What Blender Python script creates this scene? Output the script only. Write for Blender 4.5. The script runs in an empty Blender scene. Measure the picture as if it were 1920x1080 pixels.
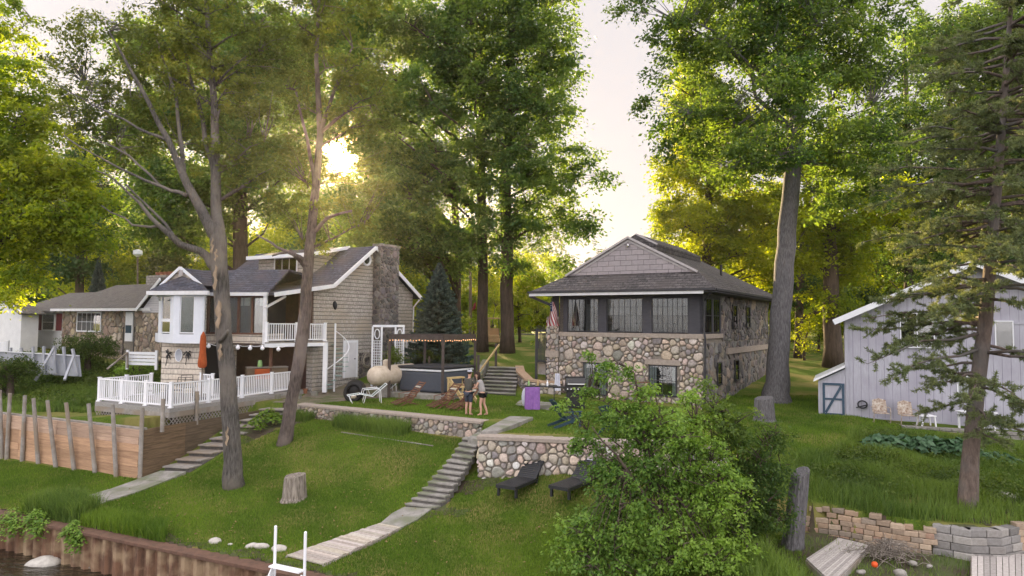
import bpy, math, random
import numpy as np
from mathutils import Vector, Matrix
random.seed(7); rng = np.random.default_rng(7)
scn = bpy.context.scene
COL = scn.collection
# ---------------------------------------------------------------- camera
ZC = 7.5                                   # camera height above the lake
PITCH = math.atan(65.5/1280); ROLL = 0.0085; FPX = 1280.0
_F = Vector((0, math.cos(PITCH), math.sin(PITCH)))
_U0 = Vector((0, -math.sin(PITCH), math.cos(PITCH))); _R0 = Vector((1, 0, 0))
_U = _U0*math.cos(ROLL) - _R0*math.sin(ROLL); _R = _R0*math.cos(ROLL) + _U0*math.sin(ROLL)
cam = bpy.data.cameras.new('camera'); camo = bpy.data.objects.new('camera', cam); COL.objects.link(camo)
cam.sensor_width = 36; cam.lens = 24; cam.clip_start = 0.1; cam.clip_end = 6000
camo.matrix_world = Matrix(((_R.x, _U.x, -_F.x, 0), (_R.y, _U.y, -_F.y, 0), (_R.z, _U.z, -_F.z, ZC), (0, 0, 0, 1)))
scn.camera = camo
def ray(px, py):
    d = _F + _R*((px-960)/FPX) + _U*((540-py)/FPX)
    return d/d.y
def P(px, py, Y):                          # point seen at (px,py) at distance Y
    r = ray(px, py); return Vector((r.x*Y, Y, ZC + r.z*Y))
# ---------------------------------------------------------------- sky, sun, exposure
SUNDIR = ray(637, 292).normalized()
SEL = math.asin(SUNDIR.z); SAZ = math.atan2(SUNDIR.x, SUNDIR.y)
w = bpy.data.worlds.new('World'); scn.world = w; w.use_nodes = True
nt = w.node_tree; N = nt.nodes; L = nt.links
bg = N['Background']
sky = N.new('ShaderNodeTexSky'); sky.sky_type = 'NISHITA'; sky.sun_disc = False
sky.sun_elevation = SEL; sky.sun_rotation = SAZ
sky.air_density = 1.2; sky.dust_density = 3.0; sky.ozone_density = 1.0; sky.altitude = 200
tc = N.new('ShaderNodeTexCoord'); dot = N.new('ShaderNodeVectorMath'); dot.operation = 'DOT_PRODUCT'
nrm = N.new('ShaderNodeVectorMath'); nrm.operation = 'NORMALIZE'
L.new(tc.outputs['Generated'], nrm.inputs[0]); L.new(nrm.outputs[0], dot.inputs[0]); dot.inputs[1].default_value = SUNDIR
def wmath(op, a, b):
    m = N.new('ShaderNodeMath'); m.operation = op
    for i, v in enumerate((a, b)):
        if isinstance(v, (int, float)): m.inputs[i].default_value = v
        else: L.new(v, m.inputs[i])
    return m.outputs[0]
cl = wmath('MAXIMUM', dot.outputs['Value'], 0.0)
g1 = wmath('MULTIPLY', wmath('POWER', cl, 9000.0), 260.0)
g2 = wmath('MULTIPLY', wmath('POWER', cl, 900.0), 6.0)
hs = N.new('ShaderNodeHueSaturation'); hs.inputs['Saturation'].default_value = 0.55; L.new(sky.outputs[0], hs.inputs['Color'])
tint = N.new('ShaderNodeMix'); tint.data_type = 'RGBA'; tint.blend_type = 'MULTIPLY'; tint.inputs[0].default_value = 1
L.new(hs.outputs[0], tint.inputs[6]); tint.inputs[7].default_value = (1.0, 0.93, 0.98, 1)
gain = N.new('ShaderNodeVectorMath'); gain.operation = 'MULTIPLY'; L.new(tint.outputs[2], gain.inputs[0]); gain.inputs[1].default_value = (6.0, 5.9, 6.3)
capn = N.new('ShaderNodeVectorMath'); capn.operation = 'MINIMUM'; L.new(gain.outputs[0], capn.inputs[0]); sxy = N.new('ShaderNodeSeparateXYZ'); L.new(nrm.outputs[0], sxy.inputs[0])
back = N.new('ShaderNodeMapRange'); L.new(sxy.outputs['Y'], back.inputs[0]); back.inputs[1].default_value = -.1; back.inputs[2].default_value = .8; back.inputs[3].default_value = 2.9; back.inputs[4].default_value = 1.0  # sky cap raised behind and overhead, added as fill light
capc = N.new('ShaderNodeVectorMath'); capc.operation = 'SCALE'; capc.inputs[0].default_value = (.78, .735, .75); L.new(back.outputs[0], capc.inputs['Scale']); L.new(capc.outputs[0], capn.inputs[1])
def gl(colr, fac, prev):
    m = N.new('ShaderNodeVectorMath'); m.operation = 'SCALE'; m.inputs[0].default_value = colr; L.new(fac, m.inputs['Scale'])
    a = N.new('ShaderNodeVectorMath'); a.operation = 'ADD'; L.new(prev, a.inputs[0]); L.new(m.outputs[0], a.inputs[1]); return a.outputs[0]
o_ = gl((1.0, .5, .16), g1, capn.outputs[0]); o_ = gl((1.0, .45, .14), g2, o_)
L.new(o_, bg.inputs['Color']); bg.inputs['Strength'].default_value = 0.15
sl = bpy.data.lights.new('sun', 'SUN'); slo = bpy.data.objects.new('sun', sl); COL.objects.link(slo)
sl.energy = 3.4; sl.angle = math.radians(0.5); sl.color = (1.0, 0.74, 0.38)
slo.rotation_euler = SUNDIR.to_track_quat('Z', 'Y').to_euler(); slo.location = (0, 30, 60)
scn.view_settings.view_transform = 'Standard'; scn.view_settings.look = 'None'
scn.view_settings.gamma = 1; scn.view_settings.exposure = 2.88
scn.cycles.max_bounces = 6; scn.cycles.diffuse_bounces = 3; scn.cycles.transmission_bounces = 4
scn.cycles.transparent_max_bounces = 8; scn.cycles.volume_bounces = 0; scn.cycles.volume_max_steps = 16
scn.cycles.sample_clamp_indirect = 4; scn.cycles.use_denoising = True; scn.cycles.denoising_prefilter = 'ACCURATE'
scn.cycles.caustics_reflective = False; scn.cycles.caustics_refractive = False
# ---------------------------------------------------------------- materials
MATS = {}
def pm(name, c1, c2=None, scale=3.0, rough=.8, bump=0.0, bscale=None, c3=None, s3=.5, metallic=0, stretch=(1, 1, 1), spec=.3, uv=False, attr=False, detail=6):
    """two tones mixed by noise, a third by broad patches, optional bump, optional per-face tint attribute"""
    m = bpy.data.materials.new(name); m.use_nodes = True; n = m.node_tree.nodes; l = m.node_tree.links
    b = n['Principled BSDF']; b.inputs['Roughness'].default_value = rough; b.inputs['Metallic'].default_value = metallic
    b.inputs['Specular IOR Level'].default_value = spec
    t = n.new('ShaderNodeTexCoord'); mp = n.new('ShaderNodeMapping'); mp.inputs['Scale'].default_value = stretch
    l.new(t.outputs['UV' if uv else 'Object'], mp.inputs[0])
    nz = n.new('ShaderNodeTexNoise'); nz.inputs['Scale'].default_value = scale; nz.inputs['Detail'].default_value = detail; nz.inputs['Roughness'].default_value = .65
    l.new(mp.outputs[0], nz.inputs['Vector'])
    c2 = c2 or tuple(x*.7 for x in c1)
    r = n.new('ShaderNodeValToRGB'); r.color_ramp.elements[0].position = .35; r.color_ramp.elements[1].position = .65
    r.color_ramp.elements[0].color = (*c2, 1); r.color_ramp.elements[1].color = (*c1, 1); l.new(nz.outputs[0], r.inputs[0])
    out = r.outputs[0]
    if c3:
        n3 = n.new('ShaderNodeTexNoise'); n3.inputs['Scale'].default_value = s3; n3.inputs['Detail'].default_value = 4; l.new(t.outputs['Object'], n3.inputs['Vector'])
        r3 = n.new('ShaderNodeValToRGB'); r3.color_ramp.elements[0].position = .45; r3.color_ramp.elements[1].position = .62; l.new(n3.outputs[0], r3.inputs[0])
        x = n.new('ShaderNodeMix'); x.data_type = 'RGBA'; l.new(r3.outputs[0], x.inputs[0]); l.new(out, x.inputs[6]); x.inputs[7].default_value = (*c3, 1); out = x.outputs[2]
    if attr:
        at = n.new('ShaderNodeAttribute'); at.attribute_name = 'tint'
        x = n.new('ShaderNodeMix'); x.data_type = 'RGBA'; x.blend_type = 'MULTIPLY'; x.inputs[0].default_value = 1
        l.new(out, x.inputs[6]); l.new(at.outputs['Color'], x.inputs[7]); out = x.outputs[2]
    l.new(out, b.inputs['Base Color'])
    if bump:
        nb = n.new('ShaderNodeTexNoise'); nb.inputs['Scale'].default_value = bscale or scale*4; nb.inputs['Detail'].default_value = 5; l.new(mp.outputs[0], nb.inputs['Vector'])
        bp = n.new('ShaderNodeBump'); bp.inputs['Strength'].default_value = 1; bp.inputs['Distance'].default_value = bump
        l.new(nb.outputs[0], bp.inputs['Height']); l.new(bp.outputs[0], b.inputs['Normal'])
    MATS[name] = m; return m
def brickm(name, c1, c2, mortar, bw, rh, ms=.012, rough=.85, nscale=8, wear=None, offset=.5, bump=.02, vary=.5, bias=0.0, course=None):
    """courses of shingles, blocks or boards laid in metres on each face"""
    m = bpy.data.materials.new(name); m.use_nodes = True; n = m.node_tree.nodes; l = m.node_tree.links
    b = n['Principled BSDF']; b.inputs['Roughness'].default_value = rough; b.inputs['Specular IOR Level'].default_value = .25
    t = n.new('ShaderNodeTexCoord')
    wob = n.new('ShaderNodeTexNoise'); wob.inputs['Scale'].default_value = 2.2; l.new(t.outputs['UV'], wob.inputs['Vector'])
    wm = n.new('ShaderNodeVectorMath'); wm.operation = 'SCALE'; wm.inputs['Scale'].default_value = .035; l.new(wob.outputs['Color'], wm.inputs[0])
    wa = n.new('ShaderNodeVectorMath'); wa.operation = 'ADD'; l.new(t.outputs['UV'], wa.inputs[0]); l.new(wm.outputs[0], wa.inputs[1])
    br = n.new('ShaderNodeTexBrick'); br.offset = offset; br.inputs['Scale'].default_value = 1
    br.inputs['Brick Width'].default_value = bw; br.inputs['Row Height'].default_value = rh; br.inputs['Mortar Size'].default_value = ms
    br.inputs['Mortar Smooth'].default_value = .3; br.inputs['Bias'].default_value = bias
    br.inputs['Color1'].default_value = (*c1, 1); br.inputs['Color2'].default_value = (*c2, 1); br.inputs['Mortar'].default_value = (*mortar, 1)
    l.new(wa.outputs[0], br.inputs['Vector'])
    nz = n.new('ShaderNodeTexNoise'); nz.inputs['Scale'].default_value = nscale; nz.inputs['Detail'].default_value = 8; nz.inputs['Roughness'].default_value = .7; l.new(t.outputs['UV'], nz.inputs['Vector'])
    mr = n.new('ShaderNodeMapRange'); mr.inputs[1].default_value = .3; mr.inputs[2].default_value = .7; mr.inputs[3].default_value = 1-vary; mr.inputs[4].default_value = 1+vary*.6; l.new(nz.outputs[0], mr.inputs[0])
    x = n.new('ShaderNodeMix'); x.data_type = 'RGBA'; x.blend_type = 'MULTIPLY'; x.inputs[0].default_value = 1; l.new(br.outputs[0], x.inputs[6])
    cm = n.new('ShaderNodeCombineXYZ'); [l.new(mr.outputs[0], cm.inputs[i]) for i in range(3)]; l.new(cm.outputs[0], x.inputs[7]); out = x.outputs[2]
    if wear:
        n3 = n.new('ShaderNodeTexNoise'); n3.inputs['Scale'].default_value = .6; n3.inputs['Detail'].default_value = 5; l.new(t.outputs['UV'], n3.inputs['Vector'])
        r3 = n.new('ShaderNodeValToRGB'); r3.color_ramp.elements[0].position = .48; r3.color_ramp.elements[1].position = .68; l.new(n3.outputs[0], r3.inputs[0])
        y = n.new('ShaderNodeMix'); y.data_type = 'RGBA'; l.new(r3.outputs[0], y.inputs[0]); l.new(out, y.inputs[6]); y.inputs[7].default_value = (*wear, 1); out = y.outputs[2]
    if course:
        sx = n.new('ShaderNodeSeparateXYZ'); l.new(wa.outputs[0], sx.inputs[0]); dv = n.new('ShaderNodeMath'); dv.operation = 'DIVIDE'; l.new(sx.outputs['Y'], dv.inputs[0]); dv.inputs[1].default_value = rh
        fr_ = n.new('ShaderNodeMath'); fr_.operation = 'FRACT'; l.new(dv.outputs[0], fr_.inputs[0]); rc = n.new('ShaderNodeValToRGB'); e = rc.color_ramp.elements; e[0].position = 0; e[0].color = (course,)*3+(1,); e[1].position = .2; e[1].color = (1, 1, 1, 1); e2 = e.new(.08); e2.color = (course*1.3,)*3+(1,); e3 = e.new(.95); e3.color = (1.05, 1.05, 1.05, 1); e4 = e.new(1.0); e4.color = (course,)*3+(1,); l.new(fr_.outputs[0], rc.inputs[0])
        z = n.new('ShaderNodeMix'); z.data_type = 'RGBA'; z.blend_type = 'MULTIPLY'; z.inputs[0].default_value = 1; l.new(out, z.inputs[6]); l.new(rc.outputs[0], z.inputs[7]); out = z.outputs[2]
    l.new(out, b.inputs['Base Color'])
    bp = n.new('ShaderNodeBump'); bp.inputs['Distance'].default_value = bump
    ad = n.new('ShaderNodeMath'); ad.operation = 'SUBTRACT'; l.new(nz.outputs[0], ad.inputs[0]); l.new(br.outputs['Fac'], ad.inputs[1])
    l.new(ad.outputs[0], bp.inputs['Height']); l.new(bp.outputs[0], b.inputs['Normal'])
    MATS[name] = m; return m
def leafm(name, c1, c2, tr, trans=.5, rough=.55):
    m = bpy.data.materials.new(name); m.use_nodes = True; n = m.node_tree.nodes; l = m.node_tree.links
    o = n['Material Output']; b = n['Principled BSDF']; b.inputs['Roughness'].default_value = rough; b.inputs['Specular IOR Level'].default_value = .25
    at = n.new('ShaderNodeAttribute'); at.attribute_name = 'v'
    r = n.new('ShaderNodeValToRGB'); r.color_ramp.elements[0].color = (*c2, 1); r.color_ramp.elements[1].color = (*c1, 1); l.new(at.outputs['Fac'], r.inputs[0])
    l.new(r.outputs[0], b.inputs['Base Color'])
    t = n.new('ShaderNodeBsdfTranslucent'); x = n.new('ShaderNodeMix'); x.data_type = 'RGBA'; x.blend_type = 'MULTIPLY'; x.inputs[0].default_value = 1
    l.new(r.outputs[0], x.inputs[6]); x.inputs[7].default_value = (*tr, 1); l.new(x.outputs[2], t.inputs['Color'])
    ms = n.new('ShaderNodeMixShader'); ms.inputs[0].default_value = trans; l.new(b.outputs[0], ms.inputs[1]); l.new(t.outputs[0], ms.inputs[2]); l.new(ms.outputs[0], o.inputs['Surface'])
    MATS[name] = m; return m
def glassm(name, refl=.25, tint=(.9, .95, .95), rough=.02):
    m = bpy.data.materials.new(name); m.use_nodes = True; n = m.node_tree.nodes; l = m.node_tree.links
    n.remove(n['Principled BSDF']); g = n.new('ShaderNodeBsdfGlossy'); g.inputs['Roughness'].default_value = rough; t = n.new('ShaderNodeBsdfTransparent'); t.inputs[0].default_value = (*tint, 1)
    f = n.new('ShaderNodeFresnel'); f.inputs['IOR'].default_value = 1.45; a = n.new('ShaderNodeMath'); a.operation = 'MULTIPLY_ADD'; l.new(f.outputs[0], a.inputs[0]); a.inputs[1].default_value = .9; a.inputs[2].default_value = refl
    ms = n.new('ShaderNodeMixShader'); l.new(a.outputs[0], ms.inputs[0]); l.new(t.outputs[0], ms.inputs[1]); l.new(g.outputs[0], ms.inputs[2]); l.new(ms.outputs[0], n['Material Output'].inputs['Surface'])
    MATS[name] = m; return m
def emis(name, c, s):
    m = bpy.data.materials.new(name); m.use_nodes = True; b = m.node_tree.nodes['Principled BSDF']
    b.inputs['Base Color'].default_value = (*c, 1); b.inputs['Emission Color'].default_value = (*c, 1); b.inputs['Emission Strength'].default_value = s
    MATS[name] = m; return m
# ---------------------------------------------------------------- mesh builder
def frame_of(n):
    n = n.normalized()
    t = Vector((0, 0, 1)).cross(n)
    if t.length < .05: t = Vector((1, 0, 0)); b = n.cross(t)
    else: t.normalize(); b = n.cross(t)
    return t, b
def wloc(o):
    v = Vector((0, 0, 0))
    while o is not None: v = v + o.location; o = o.parent
    return v
class MB:
    def __init__(s): s.v = []; s.f = []; s.c = {}
    def add(s, vs, fs, col=None):
        o = len(s.v); s.v += [Vector(v) for v in vs]
        for f in fs:
            if col is not None: s.c[len(s.f)] = col
            s.f.append([i+o for i in f])
        return s
    def par(s, O, a, b, c, col=None):      # parallelepiped from a corner
        O = Vector(O); a = Vector(a); b = Vector(b); c = Vector(c)
        if a.cross(b).dot(c) < 0: a, b = b, a
        vs = [O, O+a, O+a+b, O+b, O+c, O+a+c, O+a+b+c, O+b+c]
        return s.add(vs, [(3, 2, 1, 0), (4, 5, 6, 7), (0, 1, 5, 4), (1, 2, 6, 5), (2, 3, 7, 6), (3, 0, 4, 7)], col)
    def box(s, x0, x1, y0, y1, z0, z1, col=None):
        return s.par((x0, y0, z0), (x1-x0, 0, 0), (0, y1-y0, 0), (0, 0, z1-z0), col)
    def beam(s, p, q, wx, wz=None, up=(0, 0, 1), col=None):   # square bar between two points
        p = Vector(p); q = Vector(q); wz = wz or wx; d = (q-p); u = Vector(up)
        t = d.cross(u)
        if t.length < 1e-4: t = d.cross(Vector((0, 1, 0)))
        t.normalize(); k = t.cross(d).normalized()
        return s.par(p - t*wx/2 - k*wz/2, d, t*wx, k*wz, col)
    def tube(s, pts, rad, n=8, cap=True, col=None):
        pts = [Vector(p) for p in pts]; m = len(pts)
        if isinstance(rad, (int, float)): rad = [rad]*m
        vs = []; fs = []; ref = None
        for i, p in enumerate(pts):
            d = (pts[min(i+1, m-1)] - pts[max(i-1, 0)]).normalized()
            if ref is None:
                ref = d.cross(Vector((0.3, 1, .2))); 
                if ref.length < .1: ref = d.cross(Vector((1, 0, 0)))
            ref = (ref - d*ref.dot(d)).normalized(); k = d.cross(ref)
            for j in range(n):
                a = 2*math.pi*j/n; vs.append(p + (ref*math.cos(a)+k*math.sin(a))*rad[i])
        for i in range(m-1):
            for j in range(n):
                a = i*n+j; b = i*n+(j+1) % n; fs.append((a, b, b+n, a+n))
        if cap: fs.append(tuple(range(n-1, -1, -1))); fs.append(tuple((m-1)*n+j for j in range(n)))
        return s.add(vs, fs, col)
    def poly(s, pts, ext, col=None):        # planar polygon extruded by a vector
        pts = [Vector(p) for p in pts]; e = Vector(ext); n = len(pts); nn = Vector((0, 0, 0))
        for i in range(1, n-1): nn += (pts[i]-pts[0]).cross(pts[i+1]-pts[0])
        if nn.dot(e) > 0: pts = pts[::-1]
        vs = pts + [p+e for p in pts]
        fs = [tuple(range(n)), tuple(range(2*n-1, n-1, -1))] + [(i, i+n, (i+1) % n+n, (i+1) % n)[::1] for i in range(n)]
        return s.add(vs, fs, col)
    def blob(s, c, r, seed=0, amp=.15, nu=10, nv=7, col=None, squash=1):
        c = Vector(c); rx, ry, rz = (r, r, r) if isinstance(r, (int, float)) else r; rr = random.Random(seed)
        ph = [(rr.uniform(-3, 3), rr.uniform(-3, 3), rr.uniform(-3, 3), rr.uniform(0, 6)) for _ in range(4)]
        vs = []; fs = []
        for i in range(nv+1):
            th = math.pi*i/nv
            for j in range(nu):
                a = 2*math.pi*j/nu; d = Vector((math.sin(th)*math.cos(a), math.sin(th)*math.sin(a), math.cos(th)))
                k = 1+amp*sum(math.sin(d.x*q[0]+d.y*q[1]+d.z*q[2]+q[3]) for q in ph)/2
                vs.append(c+Vector((d.x*rx, d.y*ry, d.z*rz))*k)
        for i in range(nv):
            for j in range(nu):
                a = i*nu+j; b = i*nu+(j+1) % nu; fs.append((a, a+nu, b+nu, b))
        return s.add(vs, fs, col)
    def lathe(s, c, prof, n=16, col=None, axis=(0, 0, 1)):
        c = Vector(c); ax = Vector(axis).normalized(); t = ax.cross(Vector((0, 1, 0)) if abs(ax.y) < .9 else Vector((1, 0, 0))).normalized(); k = ax.cross(t)
        vs = []; fs = []
        for r, z in prof:
            for j in range(n):
                a = 2*math.pi*j/n; vs.append(c+ax*z+(t*math.cos(a)+k*math.sin(a))*max(r, .0005))
        for i in range(len(prof)-1):
            for j in range(n):
                a = i*n+j; b = i*n+(j+1) % n; fs.append((a, b, b+n, a+n))
        fs.append(tuple(range(n-1, -1, -1))); fs.append(tuple((len(prof)-1)*n+j for j in range(n)))
        return s.add(vs, fs, col)
    def build(s, name, mat, parent=None, bevel=0, smooth=False, local=False):
        off = Vector((0, 0, 0)) if (local or parent is None) else wloc(parent)
        me = bpy.data.meshes.new(name); me.from_pydata([v-off for v in s.v], [], s.f)
        uvl = me.uv_layers.new(name='UVMap'); uv = []
        for p in me.polygons:
            t, b = frame_of(p.normal)
            for vi in p.vertices: q = s.v[vi]; uv += (q.dot(t), q.dot(b))
        uvl.data.foreach_set('uv', uv)
        if s.c:
            at = me.color_attributes.new(name='tint', type='FLOAT_COLOR', domain='CORNER'); arr = []
            for i, p in enumerate(me.polygons): arr += [*s.c.get(i, (1, 1, 1)), 1.0]*len(p.vertices)
            at.data.foreach_set('color', arr)
        if smooth: me.shade_smooth()
        me.materials.append(MATS[mat] if isinstance(mat, str) else mat); me.update()
        o = bpy.data.objects.new(name, me); COL.objects.link(o)
        if parent is not None: o.parent = parent
        if bevel:
            m = o.modifiers.new('bevel', 'BEVEL'); m.width = bevel; m.segments = 2; m.limit_method = 'ANGLE'
        return o
def tag(o, label=None, cat=None, group=None, kind=None):
    if label: o['label'] = label
    if cat: o['category'] = cat
    if group: o['group'] = group
    if kind: o['kind'] = kind
    return o
def thing(name, loc, label, cat, group=None, rz=0):
    o = bpy.data.objects.new(name, None); o.empty_display_size = .2; COL.objects.link(o); o.location = loc; o.rotation_euler = (0, 0, rz)
    return tag(o, label, cat, group)
def dup(root, loc, rz=0, label=None, name=None, scale=None):
    r = root.copy(); COL.objects.link(r); r.location = loc; r.rotation_euler = (0, 0, rz)
    if scale: r.scale = (scale,)*3
    if label: r['label'] = label
    for ch in list(root.children):
        c = ch.copy(); COL.objects.link(c); c.parent = r
        for g in list(ch.children):
            d = g.copy(); COL.objects.link(d); d.parent = c
    return r
class Fr:                                   # a wall frame: a along it, b outwards, z up
    def __init__(s, O, a, out):
        s.O = Vector(O); s.a = Vector(a).normalized(); s.n = Vector(out); s.n = (s.n - s.a*s.n.dot(s.a)).normalized()
    def p(s, a, b, z): return s.O + s.a*a + s.n*b + Vector((0, 0, z))
    def box(s, mb, a0, a1, b0, b1, z0, z1, col=None):
        return mb.par(s.p(a0, b0, z0), s.a*(a1-a0), s.n*(b1-b0), (0, 0, z1-z0), col)
def window(F, a0, a1, z0, z1, parent, fm='white_paint', gm='glass', nx=1, ny=2, fw=.06, out=.04, mw=.025, b=0, curtain=None, sill=True, name='window', back='dark_interior', cmat='curtain'):
    m = MB(); 
    F.box(m, a0-fw, a0, b-.02, b+out, z0-fw, z1+fw); F.box(m, a1, a1+fw, b-.02, b+out, z0-fw, z1+fw)
    F.box(m, a0, a1, b-.02, b+out, z1, z1+fw); F.box(m, a0, a1, b-.02, b+out+(.05 if sill else 0), z0-fw, z0)
    wn = m.build(name, fm, parent)
    g = MB(); F.box(g, a0, a1, b+.012, b+.016, z0, z1); g.build('pane', gm, wn)
    k = MB()
    for i in range(1, nx): x = a0+(a1-a0)*i/nx; F.box(k, x-mw/2, x+mw/2, b+.005, b+.028, z0, z1)
    for j in range(1, ny): z = z0+(z1-z0)*j/ny; F.box(k, a0, a1, b+.003, b+.030, z-mw/2, z+mw/2)
    if k.f: k.build('muntin', fm, wn)
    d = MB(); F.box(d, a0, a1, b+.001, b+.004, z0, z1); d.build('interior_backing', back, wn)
    if curtain:
        c = MB()
        for (u0, u1, v0, v1) in curtain:
            nfo = max(3, int((u1-u0)*(a1-a0)/.09)); 
            for q in range(nfo):
                x0 = a0+(a1-a0)*(u0+(u1-u0)*q/nfo); x1 = a0+(a1-a0)*(u0+(u1-u0)*(q+.8)/nfo)
                F.box(c, x0, x1, b+.0045, b+.0095-(q % 2)*.003, z0+(z1-z0)*v0, z0+(z1-z0)*v1)
        c.build('curtain', cmat, wn)
    return wn
# ---------------------------------------------------------------- fieldstone masonry
STONES = [(.44, .375, .31), (.5, .42, .35), (.39, .355, .315), (.34, .315, .29), (.5, .4, .35), (.6, .56, .51), (.44, .36, .31), (.38, .355, .32), (.52, .43, .34), (.29, .275, .265), (.55, .48, .43)]
def stones(F, w_, zlo, zhi, size, mb, b=0, seed=1, depth=.05, holes=(), palette=STONES, gap=.018, light=1.0, a_off=0.0, smin=.55, smax=1.5):
    """rounded stones fitted to each other over a wall rectangle; zlo, zhi may be functions of a"""
    R_ = random.Random(seed); zl = zlo if callable(zlo) else (lambda a: zlo); zh = zhi if callable(zhi) else (lambda a: zhi)
    pts = []; zmin = min(zl(0), zl(w_)); zmax = max(zh(0), zh(w_), zh(w_/2)); tries = 0
    target = int(w_*(zmax-zmin)/(size*size*.62))
    while tries < target*30 and len(pts) < target*1.3:
        tries += 1; a = R_.uniform(0, w_); z = R_.uniform(zmin, zmax)
        if not (zl(a)-.05 < z < zh(a)+.05): continue
        r = size*.5*R_.uniform(smin, smax)*(1 if R_.random() < .8 else .6)
        if all((a-q[0])**2+((z-q[1])*1.1)**2 > ((r+q[2])*.86)**2 for q in pts): pts.append((a, z, r))
    for i, (a, z, r) in enumerate(pts):
        if any(h[0] < a < h[1] and h[2] < z < h[3] for h in holes): continue
        E = size*1.6
        pg = [(a-E, z-E), (a+E, z-E), (a+E, z+E), (a-E, z+E)]
        def clip(pg, nx, nz, d):             # keep nx*x+nz*z <= d
            o = []
            for k in range(len(pg)):
                p, q = pg[k], pg[(k+1) % len(pg)]; dp = nx*p[0]+nz*p[1]-d; dq = nx*q[0]+nz*q[1]-d
                if dp <= 0: o.append(p)
                if dp*dq < 0: t = dp/(dp-dq); o.append((p[0]+(q[0]-p[0])*t, p[1]+(q[1]-p[1])*t))
            return o
        for j, (a2, z2, r2) in enumerate(pts):
            if i == j: continue
            dx, dz = a2-a, z2-z; D = math.hypot(dx, dz)
            if D > 3.2*size: continue
            t = (D*D + r*r - r2*r2)/(2*D) - gap
            pg = clip(pg, dx/D, dz/D, (a*dx+z*dz)/D + t)
            if len(pg) < 3: break
        if len(pg) < 3: continue
        pg = clip(pg, -1, 0, 0); pg = clip(pg, 1, 0, w_)
        if len(pg) < 3: continue
        pg = clip(pg, 0, 1, zh(a)); pg = clip(pg, 0, -1, -zl(a)) if len(pg) > 2 else pg
        for h in holes:
            if len(pg) < 3: break
            if h[0]-E < a < h[1]+E and h[2]-E < z < h[3]+E:
                if a <= h[0] and h[2]-.1 < z < h[3]+.1: pg = clip(pg, 1, 0, h[0])
                elif a >= h[1] and h[2]-.1 < z < h[3]+.1: pg = clip(pg, -1, 0, -h[1])
                elif z >= h[3] and h[0] < a < h[1]: pg = clip(pg, 0, -1, -h[3])
                elif z <= h[2] and h[0] < a < h[1]: pg = clip(pg, 0, 1, h[2])
        if len(pg) < 3: continue
        for _ in range(2):                   # round the corners
            o = []
            for k in range(len(pg)):
                p, q = pg[k], pg[(k+1) % len(pg)]; o += [(p[0]*.75+q[0]*.25, p[1]*.75+q[1]*.25), (p[0]*.25+q[0]*.75, p[1]*.25+q[1]*.75)]
            pg = o
        if len(pg) > 20: pg = pg[::2]
        cx = sum(p[0] for p in pg)/len(pg); cz = sum(p[1] for p in pg)/len(pg); n = len(pg)
        c0 = R_.choice(palette); kf = R_.uniform(.72, 1.22)*light; col = tuple(min(.75, x*kf*R_.uniform(.95, 1.05)) for x in c0)
        dd = depth*R_.uniform(.7, 1.4); vs = []; tx, tz = R_.uniform(-.2, .2), R_.uniform(-.2, .2)
        for sc, dp in ((1, -.02), (.97, dd*.45), (.82, dd*.85), (.5, dd)):
            for (x, z_) in pg:
                X = cx+(x-cx)*sc; Z = cz+(z_-cz)*sc; vs.append(F.p(X+a_off, b+dp+(tx*(X-cx)+tz*(Z-cz))*(dp > 0), Z))
        vs.append(F.p(cx+a_off, b+dd*1.03, cz)); fs = []
        for k in range(3):
            for q in range(n): fs.append((k*n+q, k*n+(q+1) % n, (k+1)*n+(q+1) % n, (k+1)*n+q))
        for q in range(n): fs.append((3*n+q, 3*n+(q+1) % n, 4*n))
        if F.a.cross(Vector((0, 0, 1))).dot(F.n) < 0: fs = [f[::-1] for f in fs]
        mb.add(vs, fs, col)
    return mb
# ---------------------------------------------------------------- material list
pm('lawn_grass', (.13, .18, .024), (.04, .085, .012), 22, .95, .03, 70, c3=(.2, .185, .06), s3=.6, spec=.1, detail=12)
pm('concrete', (.3, .29, .27), (.2, .19, .175), 6, .95, .01, 50, c3=(.16, .17, .12), s3=1.4)
pm('pale_concrete', (.42, .4, .37), (.3, .28, .25), 8, .95, .01, 60)
pm('mortar', (.25, .225, .195), (.17, .15, .13), 12, .95, .01, 60)
pm('stone_tinted', (1, 1, 1), (.6, .6, .6), 11, .85, .012, 45, attr=True, detail=9)
pm('concrete_ledge', (.36, .31, .27), (.27, .23, .2), 9, .95, .008, 60)
pm('grey_wood', (.33, .31, .29), (.2, .185, .17), 3, .85, .01, 30, stretch=(1, 1, 1), c3=(.24, .2, .16), s3=1.1)
pm('weathered_board', (.34, .33, .32), (.2, .195, .19), 9, .85, .006, 40, uv=True, stretch=(1, 7, 1))
pm('tan_timber', (.46, .31, .2), (.3, .2, .13), 5, .85, .012, 20, uv=True, stretch=(.35, 5, 1), c3=(.33, .29, .26), s3=.7)
pm('brown_timber', (.2, .15, .1), (.1, .075, .05), 4, .9, .012, 20, uv=True, stretch=(.4, 5, 1))
pm('white_paint', (.76, .78, .82), (.68, .71, .76), 3, .45, spec=.4)
pm('bay_white', (.68, .72, .79), (.62, .66, .73), 3, .45, spec=.4)
pm('white_vinyl', (.82, .83, .86), (.75, .77, .82), 2, .35, spec=.5)
pm('white_siding', (.66, .67, .7), (.58, .59, .62), 2, .6)
pm('gutter_white', (.7, .71, .74), (.6, .61, .63), 4, .4, spec=.5)
pm('grey_trim', (.42, .4, .4), (.34, .32, .32), 4, .6)
pm('dark_trim', (.045, .045, .05), (.03, .03, .035), 4, .5)
pm('charcoal_siding', (.06, .06, .072), (.045, .045, .055), 3, .6, stretch=(1, 1, 6))
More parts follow.
